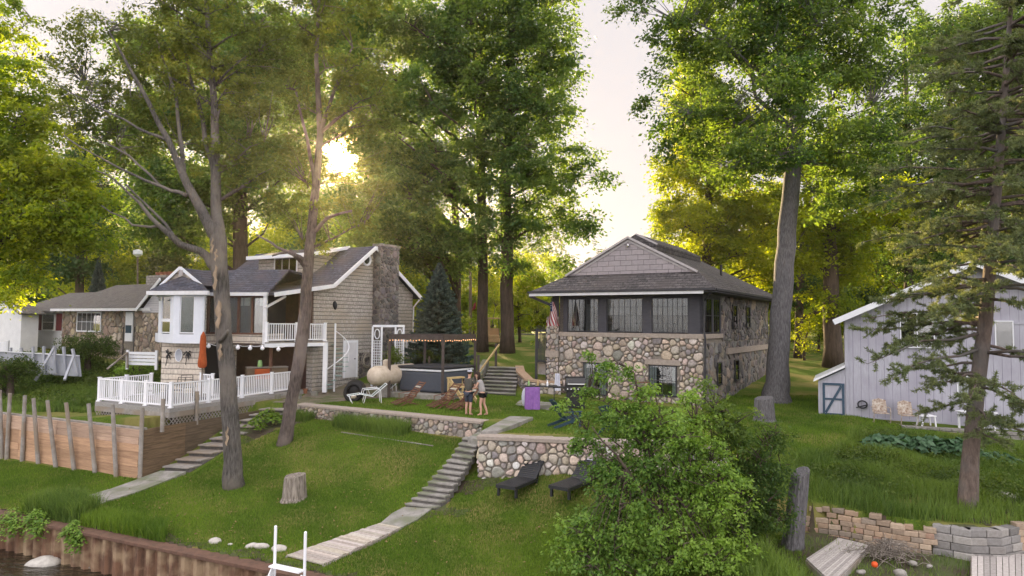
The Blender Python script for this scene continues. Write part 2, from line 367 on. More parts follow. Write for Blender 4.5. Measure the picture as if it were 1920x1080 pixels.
pm('black_metal', (.016, .016, .018), (.01, .01, .011), 4, .4, spec=.5)
pm('black_plastic', (.022, .024, .028), (.016, .017, .02), 20, .45, spec=.4)
pm('brown_trim', (.16, .08, .055), (.1, .05, .035), 5, .7)
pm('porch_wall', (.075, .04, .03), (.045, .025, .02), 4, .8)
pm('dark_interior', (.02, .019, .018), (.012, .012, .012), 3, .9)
pm('curtain', (.5, .5, .5), (.4, .4, .4), 6, .9)
pm('dim_curtain', (.12, .11, .11), (.075, .07, .068), 6, .9)
pm('bark_grey', (.15, .14, .13), (.036, .033, .03), 14, .95, .08, 22, stretch=(1.8, 1.8, .22), c3=(.18, .16, .14), s3=.6)
pm('riser_shade', (.15, .14, .13), (.09, .085, .08), 8, .95, .01, 50)  # darker than the treads: shade under each nosing put into the colour
pm('tree_reflection', (.05, .07, .055), (.03, .045, .035), 1.5, .9)  # bay pane backing, tree reflections painted as a dark green
pm('bark_scar', (.36, .28, .2), (.2, .15, .1), 8, .9, .02, 20, stretch=(1, 1, .3))
pm('bark_brown', (.1, .075, .06), (.05, .038, .03), 5, .95, .04, 14, stretch=(1.6, 1.6, .28))
pm('bark_big', (.17, .165, .172), (.06, .058, .062), 18, .95, .04, 18, stretch=(1.6, 1.6, .22))
pm('bark_pine', (.17, .13, .11), (.085, .065, .055), 9, .95, .03, 20, stretch=(1.3, 1.3, .4), c3=(.12, .115, .11), s3=.8)
pm('dead_wood', (.34, .3, .26), (.1, .085, .07), 8, .95, .04, 20, stretch=(2, 2, .25))
pm('rust', (.19, .105, .065), (.085, .05, .035), 4, .9, .012, 30, stretch=(1.8, 1.8, .35), c3=(.3, .22, .14), s3=1.6)
pm('rust_cap', (.15, .085, .06), (.09, .055, .04), 5, .9, .01, 30)
pm('rock', (.34, .32, .3), (.2, .19, .17), 6, .9, .02, 20)
pm('pale_rock', (.5, .48, .44), (.36, .34, .31), 6, .9, .02, 20)
pm('soil', (.08, .062, .042), (.05, .04, .028), 8, 1, .03, 30, c3=(.07, .09, .03), s3=1)
pm('orange_cloth', (.42, .1, .03), (.3, .065, .02), 6, .9)
pm('purple_cloth', (.27, .13, .4), (.2, .095, .3), 5, .9, .01, 12)
pm('pale_cloth', (.6, .62, .72), (.5, .52, .6), 5, .9)
pm('spa_panel', (.075, .085, .105), (.055, .062, .08), 18, .6, stretch=(1, 1, 4))
pm('spa_cover', (.045, .045, .05), (.03, .03, .034), 8, .7)
pm('spa_shell', (.7, .73, .76), (.6, .63, .66), 4, .3)
pm('tank_cream', (.55, .48, .39), (.42, .35, .27), 4, .6)
pm('pergola_brown', (.075, .06, .055), (.05, .04, .036), 5, .7)
pm('tan_lumber', (.5, .38, .19), (.38, .28, .13), 5, .8, stretch=(1, 1, 4))
pm('chair_wood', (.17, .08, .05), (.1, .05, .032), 6, .6, stretch=(1, 1, 3))
pm('aqua_webbing', (.3, .42, .38), (.2, .3, .28), 14, .8)
pm('skin', (.5, .3, .22), (.44, .26, .19), 8, .6)
pm('hair_dark', (.03, .018, .013), (.018, .011, .008), 20, .7)
pm('shirt_dark', (.075, .072, .062), (.055, .053, .046), 8, .9)
pm('shirt_grey', (.33, .32, .32), (.27, .26, .26), 8, .9)
pm('shorts_blue', (.05, .06, .085), (.035, .042, .06), 8, .9)
pm('shorts_black', (.012, .012, .014), (.008, .008, .01), 8, .9)
pm('cap_grey', (.42, .44, .52), (.35, .37, .45), 8, .9)
pm('lilac_siding', (.43, .435, .5), (.35, .35, .41), 6, .75, c3=(.34, .335, .4), s3=.7, stretch=(3, 3, .4))
pm('lilac_dark', (.2, .18, .24), (.16, .15, .2), 2, .8)
pm('teal_board', (.05, .085, .13), (.035, .065, .1), 4, .7)
pm('teal_cloth', (.03, .06, .085), (.02, .045, .065), 4, .7)
pm('rusty_white', (.52, .48, .42), (.2, .12, .08), 11, .7, detail=8)
pm('red_shutter', (.17, .03, .04), (.12, .02, .03), 5, .6)
pm('truck_paint', (.1, .11, .12), (.08, .09, .1), 2, .2, metallic=.4, spec=.6)
pm('chrome', (.7, .7, .7), (.6, .6, .6), 2, .15, metallic=1)
pm('rubber', (.018, .018, .018), (.012, .012, .012), 8, .8)
pm('cart_tan', (.55, .36, .2), (.45, .3, .17), 4, .5)
pm('wall_cream', (.5, .47, .42), (.42, .4, .36), 3, .8)
pm('flag_red', (.32, .045, .055), (.25, .035, .045), 4, .8)
pm('flag_white', (.6, .57, .56), (.5, .48, .47), 4, .8)
pm('flag_blue', (.03, .04, .12), (.022, .03, .09), 4, .8)
pm('orange_plastic', (.7, .1, .02), (.6, .08, .02), 4, .5)
pm('green_glaze', (.3, .5, .2), (.24, .42, .16), 4, .3)
pm('rope', (.4, .37, .32), (.28, .26, .22), 20, .9)
pm('wicker_black', (.02, .018, .018), (.008, .008, .008), 40, .6, .01, 60)
pm('wood_pole', (.2, .16, .12), (.12, .095, .07), 4, .9, stretch=(1, 1, .3))
pm('grey_panel', (.42, .44, .5), (.33, .35, .4), 2, .7)
pm('asphalt', (.055, .055, .055), (.04, .04, .04), 10, .9, .004, 60)
pm('terracotta', (.28, .12, .07), (.2, .085, .05), 8, .9)
brickm('shingle_wall', (.47, .45, .42), (.365, .345, .32), (.28, .25, .22), .17, .2, .008, vary=.5, nscale=11, bump=.03, wear=(.36, .32, .26), course=.28)
brickm('pale_shingle_wall', (.7, .64, .56), (.58, .52, .45), (.36, .32, .28), .2, .26, .008, vary=.3, nscale=9, wear=(.62, .54, .46), course=.4)
brickm('roof_brown', (.13, .12, .12), (.075, .07, .072), (.05, .046, .048), .34, .2, .014, vary=.75, nscale=7, wear=(.09, .08, .078), bump=.03, course=.45)
brickm('roof_blue', (.1, .105, .14), (.06, .064, .088), (.04, .042, .058), .34, .2, .014, vary=.75, nscale=7, wear=(.085, .075, .085), bump=.03, course=.45)
brickm('roof_grey', (.16, .15, .14), (.11, .1, .095), (.06, .055, .05), .34, .2, .014, vary=.6, nscale=7, wear=(.12, .11, .1), bump=.03, course=.5)
brickm('gable_shingles', (.33, .3, .31), (.29, .265, .275), (.12, .11, .115), .62, .26, .010, vary=.15, nscale=5, bump=.015)
brickm('lap_siding', (.6, .6, .64), (.57, .57, .61), (.33, .33, .37), 9.0, .13, .010, vary=.1, nscale=3, bump=.012)
brickm('block_wall', (.3, .285, .27), (.24, .23, .215), (.1, .095, .085), .42, .17, .014, vary=.4, nscale=7)
# ---------------------------------------------------------------- ground
RZ = lambda z: z+ZC                        # heights below are measured from the camera
ip = np.interp
def inpoly(X, Y, poly):
    r = np.zeros(X.shape, bool); n = len(poly)
    for i in range(n):
        x0, y0 = poly[i]; x1, y1 = poly[(i+1) % n]
        c = ((y0 > Y) != (y1 > Y)) & (X < (x1-x0)*(Y-y0)/((y1-y0) or 1e-9)+x0); r ^= c
    return r
U1 = [(-9.5, 30.8), (-1.1, 25.95), (-1.0, 24.9), (-.55, 24.4), (-.95, 23.0), (3.2, 22.12), (6.6, 21.5), (8.0, 24), (8.5, 31.5), (2.4, 35.6), (2.4, 400), (-60, 400), (-60, 33.5), (-22.2, 29.85), (-13.75, 25.8), (-11.6, 31.1)]
PIT = [(6.2, 5), (6.2, 17.4), (7.6, 19.6), (8.95, 19.15), (10.2, 18.25), (10.9, 17.98), (11.6, 17.6), (12.4, 17.55), (13, 17.9), (40, 17.6), (40, 5)]
def hrel(X, Y):
    X = np.asarray(X, float); Y = np.asarray(Y, float)
    s = ((X+3.9)*.454+(Y-16.6))/1.098
    low = ip(s, [0, 2, 4.7, 6.6, 8.2, 9.4, 10.5, 13], [-6.2, -6.05, -5.72, -5.1, -4.5, -4.3, -4.2, -3.9])
    right = ip(Y, [14, 17.5, 19, 22, 27.5, 31, 36, 48, 80, 400], [-5.5, -5.15, -5.0, -4.65, -4.12, -3.9, -3.7, -2.6, -1.3, -.6])
    t = np.clip((X-4.5)/3.5, 0, 1); t = t*t*(3-2*t); low = low*(1-t)+right*t
    up = ip(Y, [34.2, 36, 40, 48, 62, 80, 400], [-3.7, -3.45, -2.4, -1.9, -1.3, -1.1, -.5])
    lb = ip(Y, [29, 32, 36, 40, 46, 60, 400], [-4.05, -3.95, -3.5, -2.7, -2.0, -1.6, -.5])
    tl = np.clip((-X-13.5)/5, 0, 1); up = up*(1-tl)+lb*tl
    upr = np.where(X > 8.2, right, up)
    h = np.where(inpoly(X, Y, U1), up, low)
    h = np.where(s < .14, -8.6, h)
    h = np.where(inpoly(X, Y, PIT) & (s >= .14), ip(Y, [12, 15, 18.4, 19.5], [-6.3, -6.05, -5.8, -5.72]), h)
    h = h + .035*np.sin(X*1.3+Y*.7)*np.sin(Y*1.1-X*.4)*(s > .5)
    return h
def gz(x, y): return float(hrel(np.array([x]), np.array([y]))[0])+ZC
def G(px, py, y0=12.0):                    # where the view through (px,py) meets the ground
    r = ray(px, py); Y = np.arange(y0, 140, .05); X = r.x*Y; Z = r.z*Y
    k = np.nonzero(Z <= hrel(X, Y))[0]
    i = k[0] if len(k) else len(Y)-1
    return Vector((X[i], Y[i], gz(X[i], Y[i])))
def axis(a, b, st, lo, hi, gr=1.25):
    c = list(np.arange(a, b+1e-6, st)); d = st; x = a; le = []
    while x > lo: d *= gr; x -= d; le.append(x)
    d = st; x = b; ri = []
    while x < hi: d *= gr; x += d; ri.append(x)
    return np.array(le[::-1]+c+ri)
xs = axis(-25, 21, .16, -1500, 1500); ys = axis(11, 38, .16, -60, 3000)
XX, YY = np.meshgrid(xs, ys); ZZ = hrel(XX, YY)+ZC
nv = XX.size; co = np.stack([XX, YY, ZZ], -1).reshape(-1, 3).astype(np.float32)
nx_, ny_ = len(xs), len(ys); ii = np.arange((ny_-1)*(nx_-1)); rr_ = ii//(nx_-1); cc_ = ii % (nx_-1); a0 = rr_*nx_+cc_
quads = np.stack([a0, a0+1, a0+nx_+1, a0+nx_], -1).astype(np.int32)
def npmesh(name, co, quads, mat, vals=None, parent=None, smooth=True, k=None):
    k = quads.shape[1]; me = bpy.data.meshes.new(name); me.vertices.add(len(co)); me.vertices.foreach_set('co', co.astype(np.float32).ravel())
    me.loops.add(quads.size); me.loops.foreach_set('vertex_index', quads.astype(np.int32).ravel())
    me.polygons.add(len(quads)); me.polygons.foreach_set('loop_start', np.arange(0, quads.size, k, dtype=np.int32))
    if smooth: me.polygons.foreach_set('use_smooth', np.ones(len(quads), bool))
    me.update(calc_edges=True)
    if vals is not None:
        at = me.attributes.new('v', 'FLOAT', 'FACE'); at.data.foreach_set('value', vals.astype(np.float32))
    me.materials.append(MATS[mat]); o = bpy.data.objects.new(name, me); COL.objects.link(o); o.parent = parent; return o
grd = npmesh('ground', co, quads, 'lawn_grass'); tag(grd, kind='structure')
# bare earth patches are their own sheets further down; lake
m = bpy.data.materials.new('lake_water'); m.use_nodes = True; b_ = m.node_tree.nodes['Principled BSDF']; b_.inputs['Base Color'].default_value = (.018, .014, .008, 1); b_.inputs['Roughness'].default_value = .06
n1 = m.node_tree.nodes.new('ShaderNodeTexNoise'); n1.inputs['Scale'].default_value = 3.2; n1.inputs['Detail'].default_value = 4; t1 = m.node_tree.nodes.new('ShaderNodeTexCoord'); mp1 = m.node_tree.nodes.new('ShaderNodeMapping'); mp1.inputs['Scale'].default_value = (.6, 1.6, 1)
m.node_tree.links.new(t1.outputs['Object'], mp1.inputs[0]); m.node_tree.links.new(mp1.outputs[0], n1.inputs['Vector']); bp1 = m.node_tree.nodes.new('ShaderNodeBump'); bp1.inputs['Distance'].default_value = .12
m.node_tree.links.new(n1.outputs[0], bp1.inputs['Height']); m.node_tree.links.new(bp1.outputs[0], b_.inputs['Normal']); MATS['lake_water'] = m
wb = MB(); wb.add([(-1500, -1500, .2), (1500, -1500, .2), (1500, 40, .2), (-1500, 40, .2)], [(0, 1, 2, 3)]); tag(wb.build('water', 'lake_water'), kind='structure')
# ---------------------------------------------------------------- sea wall of rusty sheet piling
sw0 = Vector((-3.9, 16.6, 0)); swd = Vector((1, -.454, 0)).normalized(); swn = Vector((-.454, -1, 0)).normalized()
swt = RZ(-6.2)
sw = thing('seawall', (sw0.x, sw0.y, 0), 'long rusty sheet pile seawall holding the lawn above the water', 'seawall')
mb = MB(); q = []; step = .13; k = 0; a = -16.5
prof = []
while a < 14:
    ph = k % 4; off = 0.0 if ph in (0, 1) else .11; prof.append((a, off)); a += step*(1 if ph in (0, 2) else .75); k += 1
vs = []; fs = []
for (a, off) in prof:
    p = sw0+swd*a+swn*(.02+off); wv = .03*math.sin(a*1.7); vs += [(p.x, p.y, -1.3), (p.x, p.y, swt-.1+wv*.3)]
for i in range(len(prof)-1): fs.append((2*i, 2*i+2, 2*i+3, 2*i+1))
mb.add(vs, fs); mb.build('piling', 'rust', sw)
mb = MB(); mb.beam(sw0+swd*-16.6+Vector((0, 0, swt-.06))-swn*.03, sw0+swd*14+Vector((0, 0, swt-.06))-swn*.03, .44, .09); mb.build('cap_beam', 'rust_cap', sw, bevel=.01)
# rocks at the foot of the wall
rk = [(118, 1044, .36, 0, 'long flat pale boulder in the shallows at the foot of the rusty seawall'), (190, 1058, .17, 1, 'dark round rock touching the right end of the long flat boulder'), (150, 1028, .2, 2, 'dark rock between the long flat boulder and the rusty wall'), (88, 1026, .26, 3, 'rounded pale rock beside the left end of the long flat boulder'), (52, 1021, .22, 4, 'dark rock left of the rounded pale rock in the shallows'), (16, 1016, .26, 5, 'dark rock in the water at the left edge under hanging weeds'), (228, 1062, .15, 6, 'small dark rock at the wall foot, second right of the long boulder'), (290, 1072, .14, 7, 'smallest dark rock at the wall foot, rightmost of the row')]
for i, (px, py, r, sd, lab) in enumerate(rk):
    rr = ray(px, py); Y = -(ZC-.22)/rr.z; p = Vector((rr.x*Y, Y, .2))+swn*(.55 if i == 0 else .25); mb = MB()
    mb.blob(p+Vector((0, 0, r*.12)), (r*1.25, r*.8, r*.42), sd, .3); o = mb.build('shore_rock', 'pale_rock' if i in (0, 3) else 'rock', smooth=True)
    tag(o, lab, 'rock', 'rocks in the shallow water')
for i, (px, py, r) in enumerate([(402, 1018, .16), (472, 1026, .14), (488, 1029, .17), (524, 1033, .17), (432, 1022, .06)]):
    p = G(px, py); mb = MB(); mb.blob(p+Vector((0, 0, r*.2)), (r*1.1, r*.8, r*.6), 40+i, .25); o = mb.build('lawn_rock', 'pale_rock', smooth=True)
    tag(o, ['flat pale rock half sunk in the grass behind the seawall', 'round pale rock touching its twin beside the ladder', 'larger pale rock of the touching pair beside the ladder', 'low pale rock just behind the white ladder post', 'fist sized pale stone in the grass above the seawall'][i], 'rock', 'pale rocks along the lawn edge')
# ---------------------------------------------------------------- ladder down to the water
lp = Vector((-4.78, 16.3, 0)); A_ = P(515, 1060, 16.75); B_ = P(571, 1075, 16.35)
lad = thing('water_ladder', (A_.x, A_.y, 0), 'white ladder with two tall posts and flat steps on the seawall', 'ladder')
A2 = Vector((A_.x, A_.y, 0)); B2 = Vector((B_.x, B_.y, 0))
for s_, top in ((A2, P(515, 987, 16.75).z), (B2, P(571, 998, 16.35).z)):
    mb = MB(); mb.tube([(s_.x, s_.y, 0.1), (s_.x, s_.y, top)], .035, 10); mb.tube([(s_.x, s_.y, top), (s_.x, s_.y, top+.02)], [.037, .02], 10); mb.build('post', 'white_vinyl', lad)
dr = (B2-A2); nn_ = Vector((dr.y, -dr.x, 0)).normalized(); 
if nn_.y > 0: nn_ = -nn_
for i in range(4):
    z = RZ(-5.86)-i*.22; o_ = A2+nn_*(.0+.21*i); mb = MB(); mb.par(Vector((o_.x, o_.y, z)), dr, nn_*.2, (0, 0, .035)); mb.build('step', 'white_vinyl', lad)
mb = MB()
for s_ in (A2, B2): mb.beam(Vector((s_.x, s_.y, RZ(-5.95)))+nn_*.05, Vector((s_.x, s_.y, RZ(-7.0)))+nn_*.75, .03, .14)
mb.build('side_rail', 'white_vinyl', lad)
# ---------------------------------------------------------------- boardwalk, landing, lawn stairs
def strip(pl, pr, up=.03): return [(Vector((a.x, a.y, a.z+up)), Vector((b.x, b.y, b.z+up))) for a, b in zip(pl, pr)]
bw = thing('boardwalk', G(640, 1020), 'pale grey plank walk from the seawall up to the concrete stairs', 'boardwalk')
L0, L1, R0_, R1 = G(712, 985), G(536, 1046), G(752, 994), G(605, 1063)
nb = 26; Rr = random.Random(3); mb = MB()
for i in range(nb):
    t0 = i/nb; t1 = (i+.93)/nb; zf = Rr.uniform(-.006, .006)+.07
    p0 = L0.lerp(L1, t0); p1 = L0.lerp(L1, t1); q0 = R0_.lerp(R1, t0); q1 = R0_.lerp(R1, t1)
    j0, j1 = Rr.uniform(-.02, .02), Rr.uniform(-.03, .03); c = Rr.uniform(.75, 1.15); dd = (q0-p0).normalized()
    mb.poly([p0-dd*j0+Vector((0, 0, zf)), p1-dd*j0+Vector((0, 0, zf)), q1+dd*j1+Vector((0, 0, zf)), q0+dd*j1+Vector((0, 0, zf))], (0, 0, -.035), (c, c*Rr.uniform(.93, 1), c*Rr.uniform(.86, .98)))
pm('deck_board', (.46, .43, .4), (.34, .31, .285), 12, .85, .006, 50, attr=True, stretch=(1, 1, 1)); mb.build('plank', 'deck_board', bw)
mb = MB()
for a_, b_2 in ((L0, L1), (R0_, R1)): mb.beam(a_+Vector((0, 0, -.02)), b_2+Vector((0, 0, -.02)), .06, .1)
mb.build('side_board', 'grey_wood', bw)
ls = thing('landing_slab', G(760, 970), 'cracked grey concrete landing between the plank walk and the stairs', 'slab')
mb = MB(); pts = [G(758, 954), G(735, 966), G(712, 985), G(752, 994), G(785, 976), G(810, 957)]; mb.poly([p+Vector((0, 0, .06)) for p in pts], (0, 0, -.25)); mb.build('slab', 'concrete', ls, bevel=.015)
def stair(name, label, TL, TR, BL, BR, n, mat, thick=.14, jit=0.02, seed=1, cat='stairs', mid=None):
    t = thing(name, BL.lerp(BR, .5), label, cat); R_ = random.Random(seed)
    for i in range(n):
        f0 = i/n; f1 = (i+1)/n
        def at(A, B, f, m):
            p = A.lerp(B, f); 
            if m: p = p+m*(4*f*(1-f))
            return p
        zt = BL.z+(TL.z-BL.z)*(i+1)/n
        a, b = at(BL, TL, f0, mid), at(BR, TR, f0, mid); c, d = at(BL, TL, f1+.25/n, mid), at(BR, TR, f1+.25/n, mid); j = R_.uniform(-jit, jit); e = (b-a).normalized()*R_.uniform(-jit, jit)
        mb = MB(); pts = [a+e, b+e, d+e, c+e]; mb.poly([Vector((p.x, p.y, zt+j*.4)) for p in pts], (0, 0, -.055)); st_o = mb.build('step', mat, t, bevel=.01); mb = MB(); bk_ = ((c+d)/2-(a+b)/2)*.16; bk_.z = 0; mb.poly([Vector((p.x, p.y, zt+j*.4-.056)) for p in (pts[0]+bk_, pts[1]+bk_, pts[2], pts[3])], (0, 0, -max(thick, (TL.z-BL.z)/n+.06))); mb.build('riser', 'riser_shade', st_o)
    return t
def zp(v, z): return Vector((v.x, v.y, z))
TL = P(873, 817, 24.5); TR = P(903, 824, 24.0); BL = G(758, 952); BR = G(815, 958)
stair('lawn_stairs', 'long flight of grey concrete steps climbing the lawn to the stone wall', zp(TL, RZ(-4.05)), zp(TR, RZ(-4.05)), BL, BR, 13, 'concrete', seed=5, mid=Vector((.12, -.35, 0)), jit=.03)
# left side path and stairs beside the timber wall
pa = thing('slab_path', G(230, 915), 'broken grey concrete slab path leading from the seawall to the timber wall', 'path')
pth = [((100, 958), (150, 968)), ((155, 935), (200, 942)), ((205, 920), (250, 928)), ((258, 901), (306, 906)), ((298, 882), (348, 884))]
PG = [[G(*p) for p in q] for q in pth[:4]]+[[Vector((-12.95, 25.6, RZ(-5.62))), Vector((-11.95, 25.5, RZ(-5.62)))]]
for i in range(len(pth)-1):
    mb = MB(); a, b = PG[i]; c, d = PG[i+1]; g_ = .985
    mb.poly([p+Vector((0, 0, .05+.01*(i % 2))) for p in (a, b, b.lerp(d, g_), a.lerp(c, g_))], (0, 0, -.2)); mb.build('slab', 'concrete', pa, bevel=.01)
e0, e1 = G(300, 882), G(352, 884)
e0 = Vector((-12.95, 25.7, RZ(-5.6))); e1 = Vector((-11.9, 25.5, RZ(-5.6)))
stair('side_stairs', 'weathered timber steps rising in shade beside the shaded plank wall', Vector((-11.0, 31.0, RZ(-3.9))), Vector((-9.9, 30.8, RZ(-3.9))), e0, e1, 10, 'grey_wood', seed=9)
# ---------------------------------------------------------------- stone retaining walls
def stonewall(name, label, p0, p1, z0, z1, thick=.45, size=.3, cap=.12, seed=1, back_left=None, b_sizes=.55, ends=True, light=1.0, front=None, capmat='concrete_ledge', z0b=None):
    a = (p1-p0); a.z = 0; Ln = a.length; out = front or Vector((a.y, -a.x, 0)); F = Fr((p0.x, p0.y, 0), a, out)
    t = thing(name, (p0.x, p0.y, z0), label, 'stone wall'); z0b = z0 if z0b is None else z0b
    mb = MB(); mb.poly([F.p(0, -.03, z0-.4), F.p(Ln, -.03, z0b-.4), F.p(Ln, -.03, z1-cap), F.p(0, -.03, z1-cap)], F.n*-(thick-.03)); mb.build('wall_core', 'mortar', t)
    mb = MB(); stones(F, Ln, lambda q: z0-.1+(z0b-z0)*q/Ln, z1-cap, size, mb, b=-.02, seed=seed, light=light)
    if ends:
        F2 = Fr(F.p(0, -thick, 0), F.n, -F.a); stones(F2, thick, z0-.1, z1-cap, size*.9, mb, b=0, seed=seed+3, light=light)
        F3 = Fr(F.p(Ln, -thick, 0), F.n, F.a); stones(F3, thick, z0b-.1, z1-cap, size*.9, mb, b=0, seed=seed+5, light=light)
    mb.build('stone_face', 'stone_tinted', t, smooth=False)
    mb = MB(); n = max(1, int(Ln/2.6))
    for i in range(n):
        F.box(mb, -.06 if i == 0 else Ln*i/n+.004, Ln*(i+1)/n+(.06 if i == n-1 else 0), -thick-.06, .07, z1-cap, z1)
    mb.build('cap', capmat, t, bevel=.015); return F, t
stonewall('terrace_wall', 'low fieldstone wall with flat concrete cap below the hot tub terrace', Vector((-9.5, 30.45, 0)), Vector((-1.15, 25.6, 0)), RZ(-4.35), RZ(-3.66), .5, .27, .1, 11, z0b=RZ(-4.55))
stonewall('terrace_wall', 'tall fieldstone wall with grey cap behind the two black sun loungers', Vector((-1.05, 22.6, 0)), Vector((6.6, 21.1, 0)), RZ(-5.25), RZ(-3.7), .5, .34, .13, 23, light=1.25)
cw = thing('wing_wall', P(940, 800, 24.2), 'angled grey concrete curb running back from the top of the lawn stairs', 'curb')
mb = MB(); a, b, c, d = Vector((-1.0, 22.95, RZ(-3.6))), Vector((-.45, 23.0, RZ(-3.6))), Vector((.85, 26.2, RZ(-3.56))), Vector((-.05, 26.4, RZ(-3.56)))
mb.poly([a, b, c, d], (0, 0, -.5)); mb.build('cap', 'concrete', cw, bevel=.02)
mb = MB(); mb.poly([Vector((-1.5, 24.0, RZ(-3.98))), Vector((-.9, 23.3, RZ(-3.98))), Vector((-.5, 24.9, RZ(-3.98))), Vector((-1.2, 25.2, RZ(-3.98)))], (0, 0, -.4)); mb.build('landing', 'concrete', cw, bevel=.02)
# ---------------------------------------------------------------- timber retaining wall, left
tw = thing('timber_wall', (-13.6, 25.3, RZ(-5.8)), 'tan plank retaining wall on the left lawn with leaning round posts', 'retaining wall')
c0 = Vector((-22.6, 29.6, 0)); c1 = Vector((-13.6, 25.3, 0)); F = Fr(c0, c1-c0, Vector((-.43, -.9, 0))); Ln = (c1-c0).length
nbd = 7; Rr = random.Random(4)
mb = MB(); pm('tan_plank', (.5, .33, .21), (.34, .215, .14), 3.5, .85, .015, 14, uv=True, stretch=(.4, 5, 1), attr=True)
for sec in range(4):
    for k in range(nbd):
        z0 = RZ(-5.95)+k*.272; c = Rr.uniform(.8, 1.15); gy = 1 if k < 5 else .9
        F.box(mb, Ln*sec/4+.003, Ln*(sec+1)/4, -.07+Rr.uniform(-.012, .012), 0+Rr.uniform(-.012, .012), z0+.006, z0+.272, (c, c*(.97 if k < 5 else 1.08), c*(.95 if k < 5 else 1.25)))
mb.build('plank', 'tan_plank', tw)
c2 = Vector((-11.35, 31.1, 0)); F2 = Fr(c1, c2-c1, Vector((.93, -.37, 0))); Ln2 = (c2-c1).length
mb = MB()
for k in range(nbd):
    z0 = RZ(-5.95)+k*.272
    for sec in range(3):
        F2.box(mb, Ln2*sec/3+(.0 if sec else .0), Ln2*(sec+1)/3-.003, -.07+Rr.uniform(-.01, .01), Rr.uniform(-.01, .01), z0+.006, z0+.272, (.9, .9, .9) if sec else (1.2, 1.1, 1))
pm('shaded_plank', (.17, .125, .085), (.085, .065, .045), 3.5, .9, .012, 14, uv=True, stretch=(.4, 5, 1), attr=True)  # darkened copy of the front planks, side wall's shadow painted in
mb.build('side_plank', 'shaded_plank', tw)
ptx = [(9, 856, 3, 731), (17, 857, 22, 737), (46, 862, 50, 741), (78, 866, 66, 746), (112, 871, 92, 750), (146, 876, 127, 754), (185, 880, 169, 756), (224, 884, 214, 758)]
for i, (bx, by, tx, ty) in enumerate(ptx):
    b = G(bx, by); b = b+Vector((0, .0, 0)); pr = ray(bx, by); fa = (F.O-Vector((0, 0, 0))).dot(F.n)/pr.dot(F.n); bb = Vector((pr.x*fa, fa, 0))+F.n*.09
    zb = gz(bb.x, bb.y-.3)-.3; tp = P(tx, ty, bb.y+.1); tp = Vector((tp.x, bb.y+.12*0, tp.z)); mb = MB(); mb.tube([(bb.x, bb.y, zb), (tp.x, tp.y+.0, tp.z)], [.085, .07], 9); mb.build('post', 'grey_wood', tw)
for (tx, ty, Y) in ((267, 764, 25.25), (306, 748, 25.9), (370, 734, 27.8)):
    tp = P(tx, ty, Y); fa = ray(tx, ty); Yb = Y; mb = MB(); mb.tube([(tp.x, tp.y, RZ(-5.9) if Y < 25.5 else RZ(-4.2)), tp], .075, 9); mb.build('post', 'grey_wood', tw)
mb = MB(); F.box(mb, -.1, Ln, -.28, -.1, RZ(-4.07), RZ(-3.99)); mb.build('top_board', 'grey_wood', tw)
# ---------------------------------------------------------------- deck with white railing
dk = thing('patio_deck', (-13.2, 26.6, RZ(-4.0)), 'raised grey deck with white vinyl railing and lattice skirt below the shingled house', 'deck')
DZ = RZ(-3.43); D = [Vector((-17.3, 28.6, DZ)), Vector((-13.2, 26.6, DZ)), Vector((-10.3, 34.7, DZ)), Vector((-16.0, 36.5, DZ))]
mb = MB(); mb.poly(D, (0, 0, -.15)); mb.build('floor', 'weathered_board', dk)
lat = MB(); fr = MB()
for (p, q) in ((D[0], D[1]), (D[1], D[2])):
    d_ = q-p; Ln3 = d_.length; FF = Fr((p.x, p.y, 0), d_, Vector((d_.y, -d_.x, 0))); FF.box(fr, 0, Ln3, -.03, .0, DZ-.36, DZ-.151); FF.box(fr, 0, Ln3, -.03, 0, RZ(-4.15), RZ(-4.06))
    nn = int(Ln3/.17)
    for i in range(-4, nn):
        x0 = i*.17
        for sgn in (1, -1):
            z0, z1 = RZ(-4.06), DZ-.36; h = z1-z0; xa, xb = (x0, x0+h) if sgn > 0 else (x0+h, x0)
            if min(xa, xb) < 0 or max(xa, xb) > Ln3: continue
            lat.beam(FF.p(xa, -.02+.006*sgn, z0), FF.p(xb, -.02+.006*sgn, z1), .006, .035)
fr.build('skirt_board', 'grey_wood', dk); lat.build('lattice', 'grey_wood', dk)
mb = MB(); mb.poly([D[0]+Vector((.15, .2, -.16)), D[1]+Vector((-.05, .3, -.16)), D[2]+Vector((-.2, 0, -.16))], (0, 0, -.6)); mb.build('under_deck', 'soil', dk)
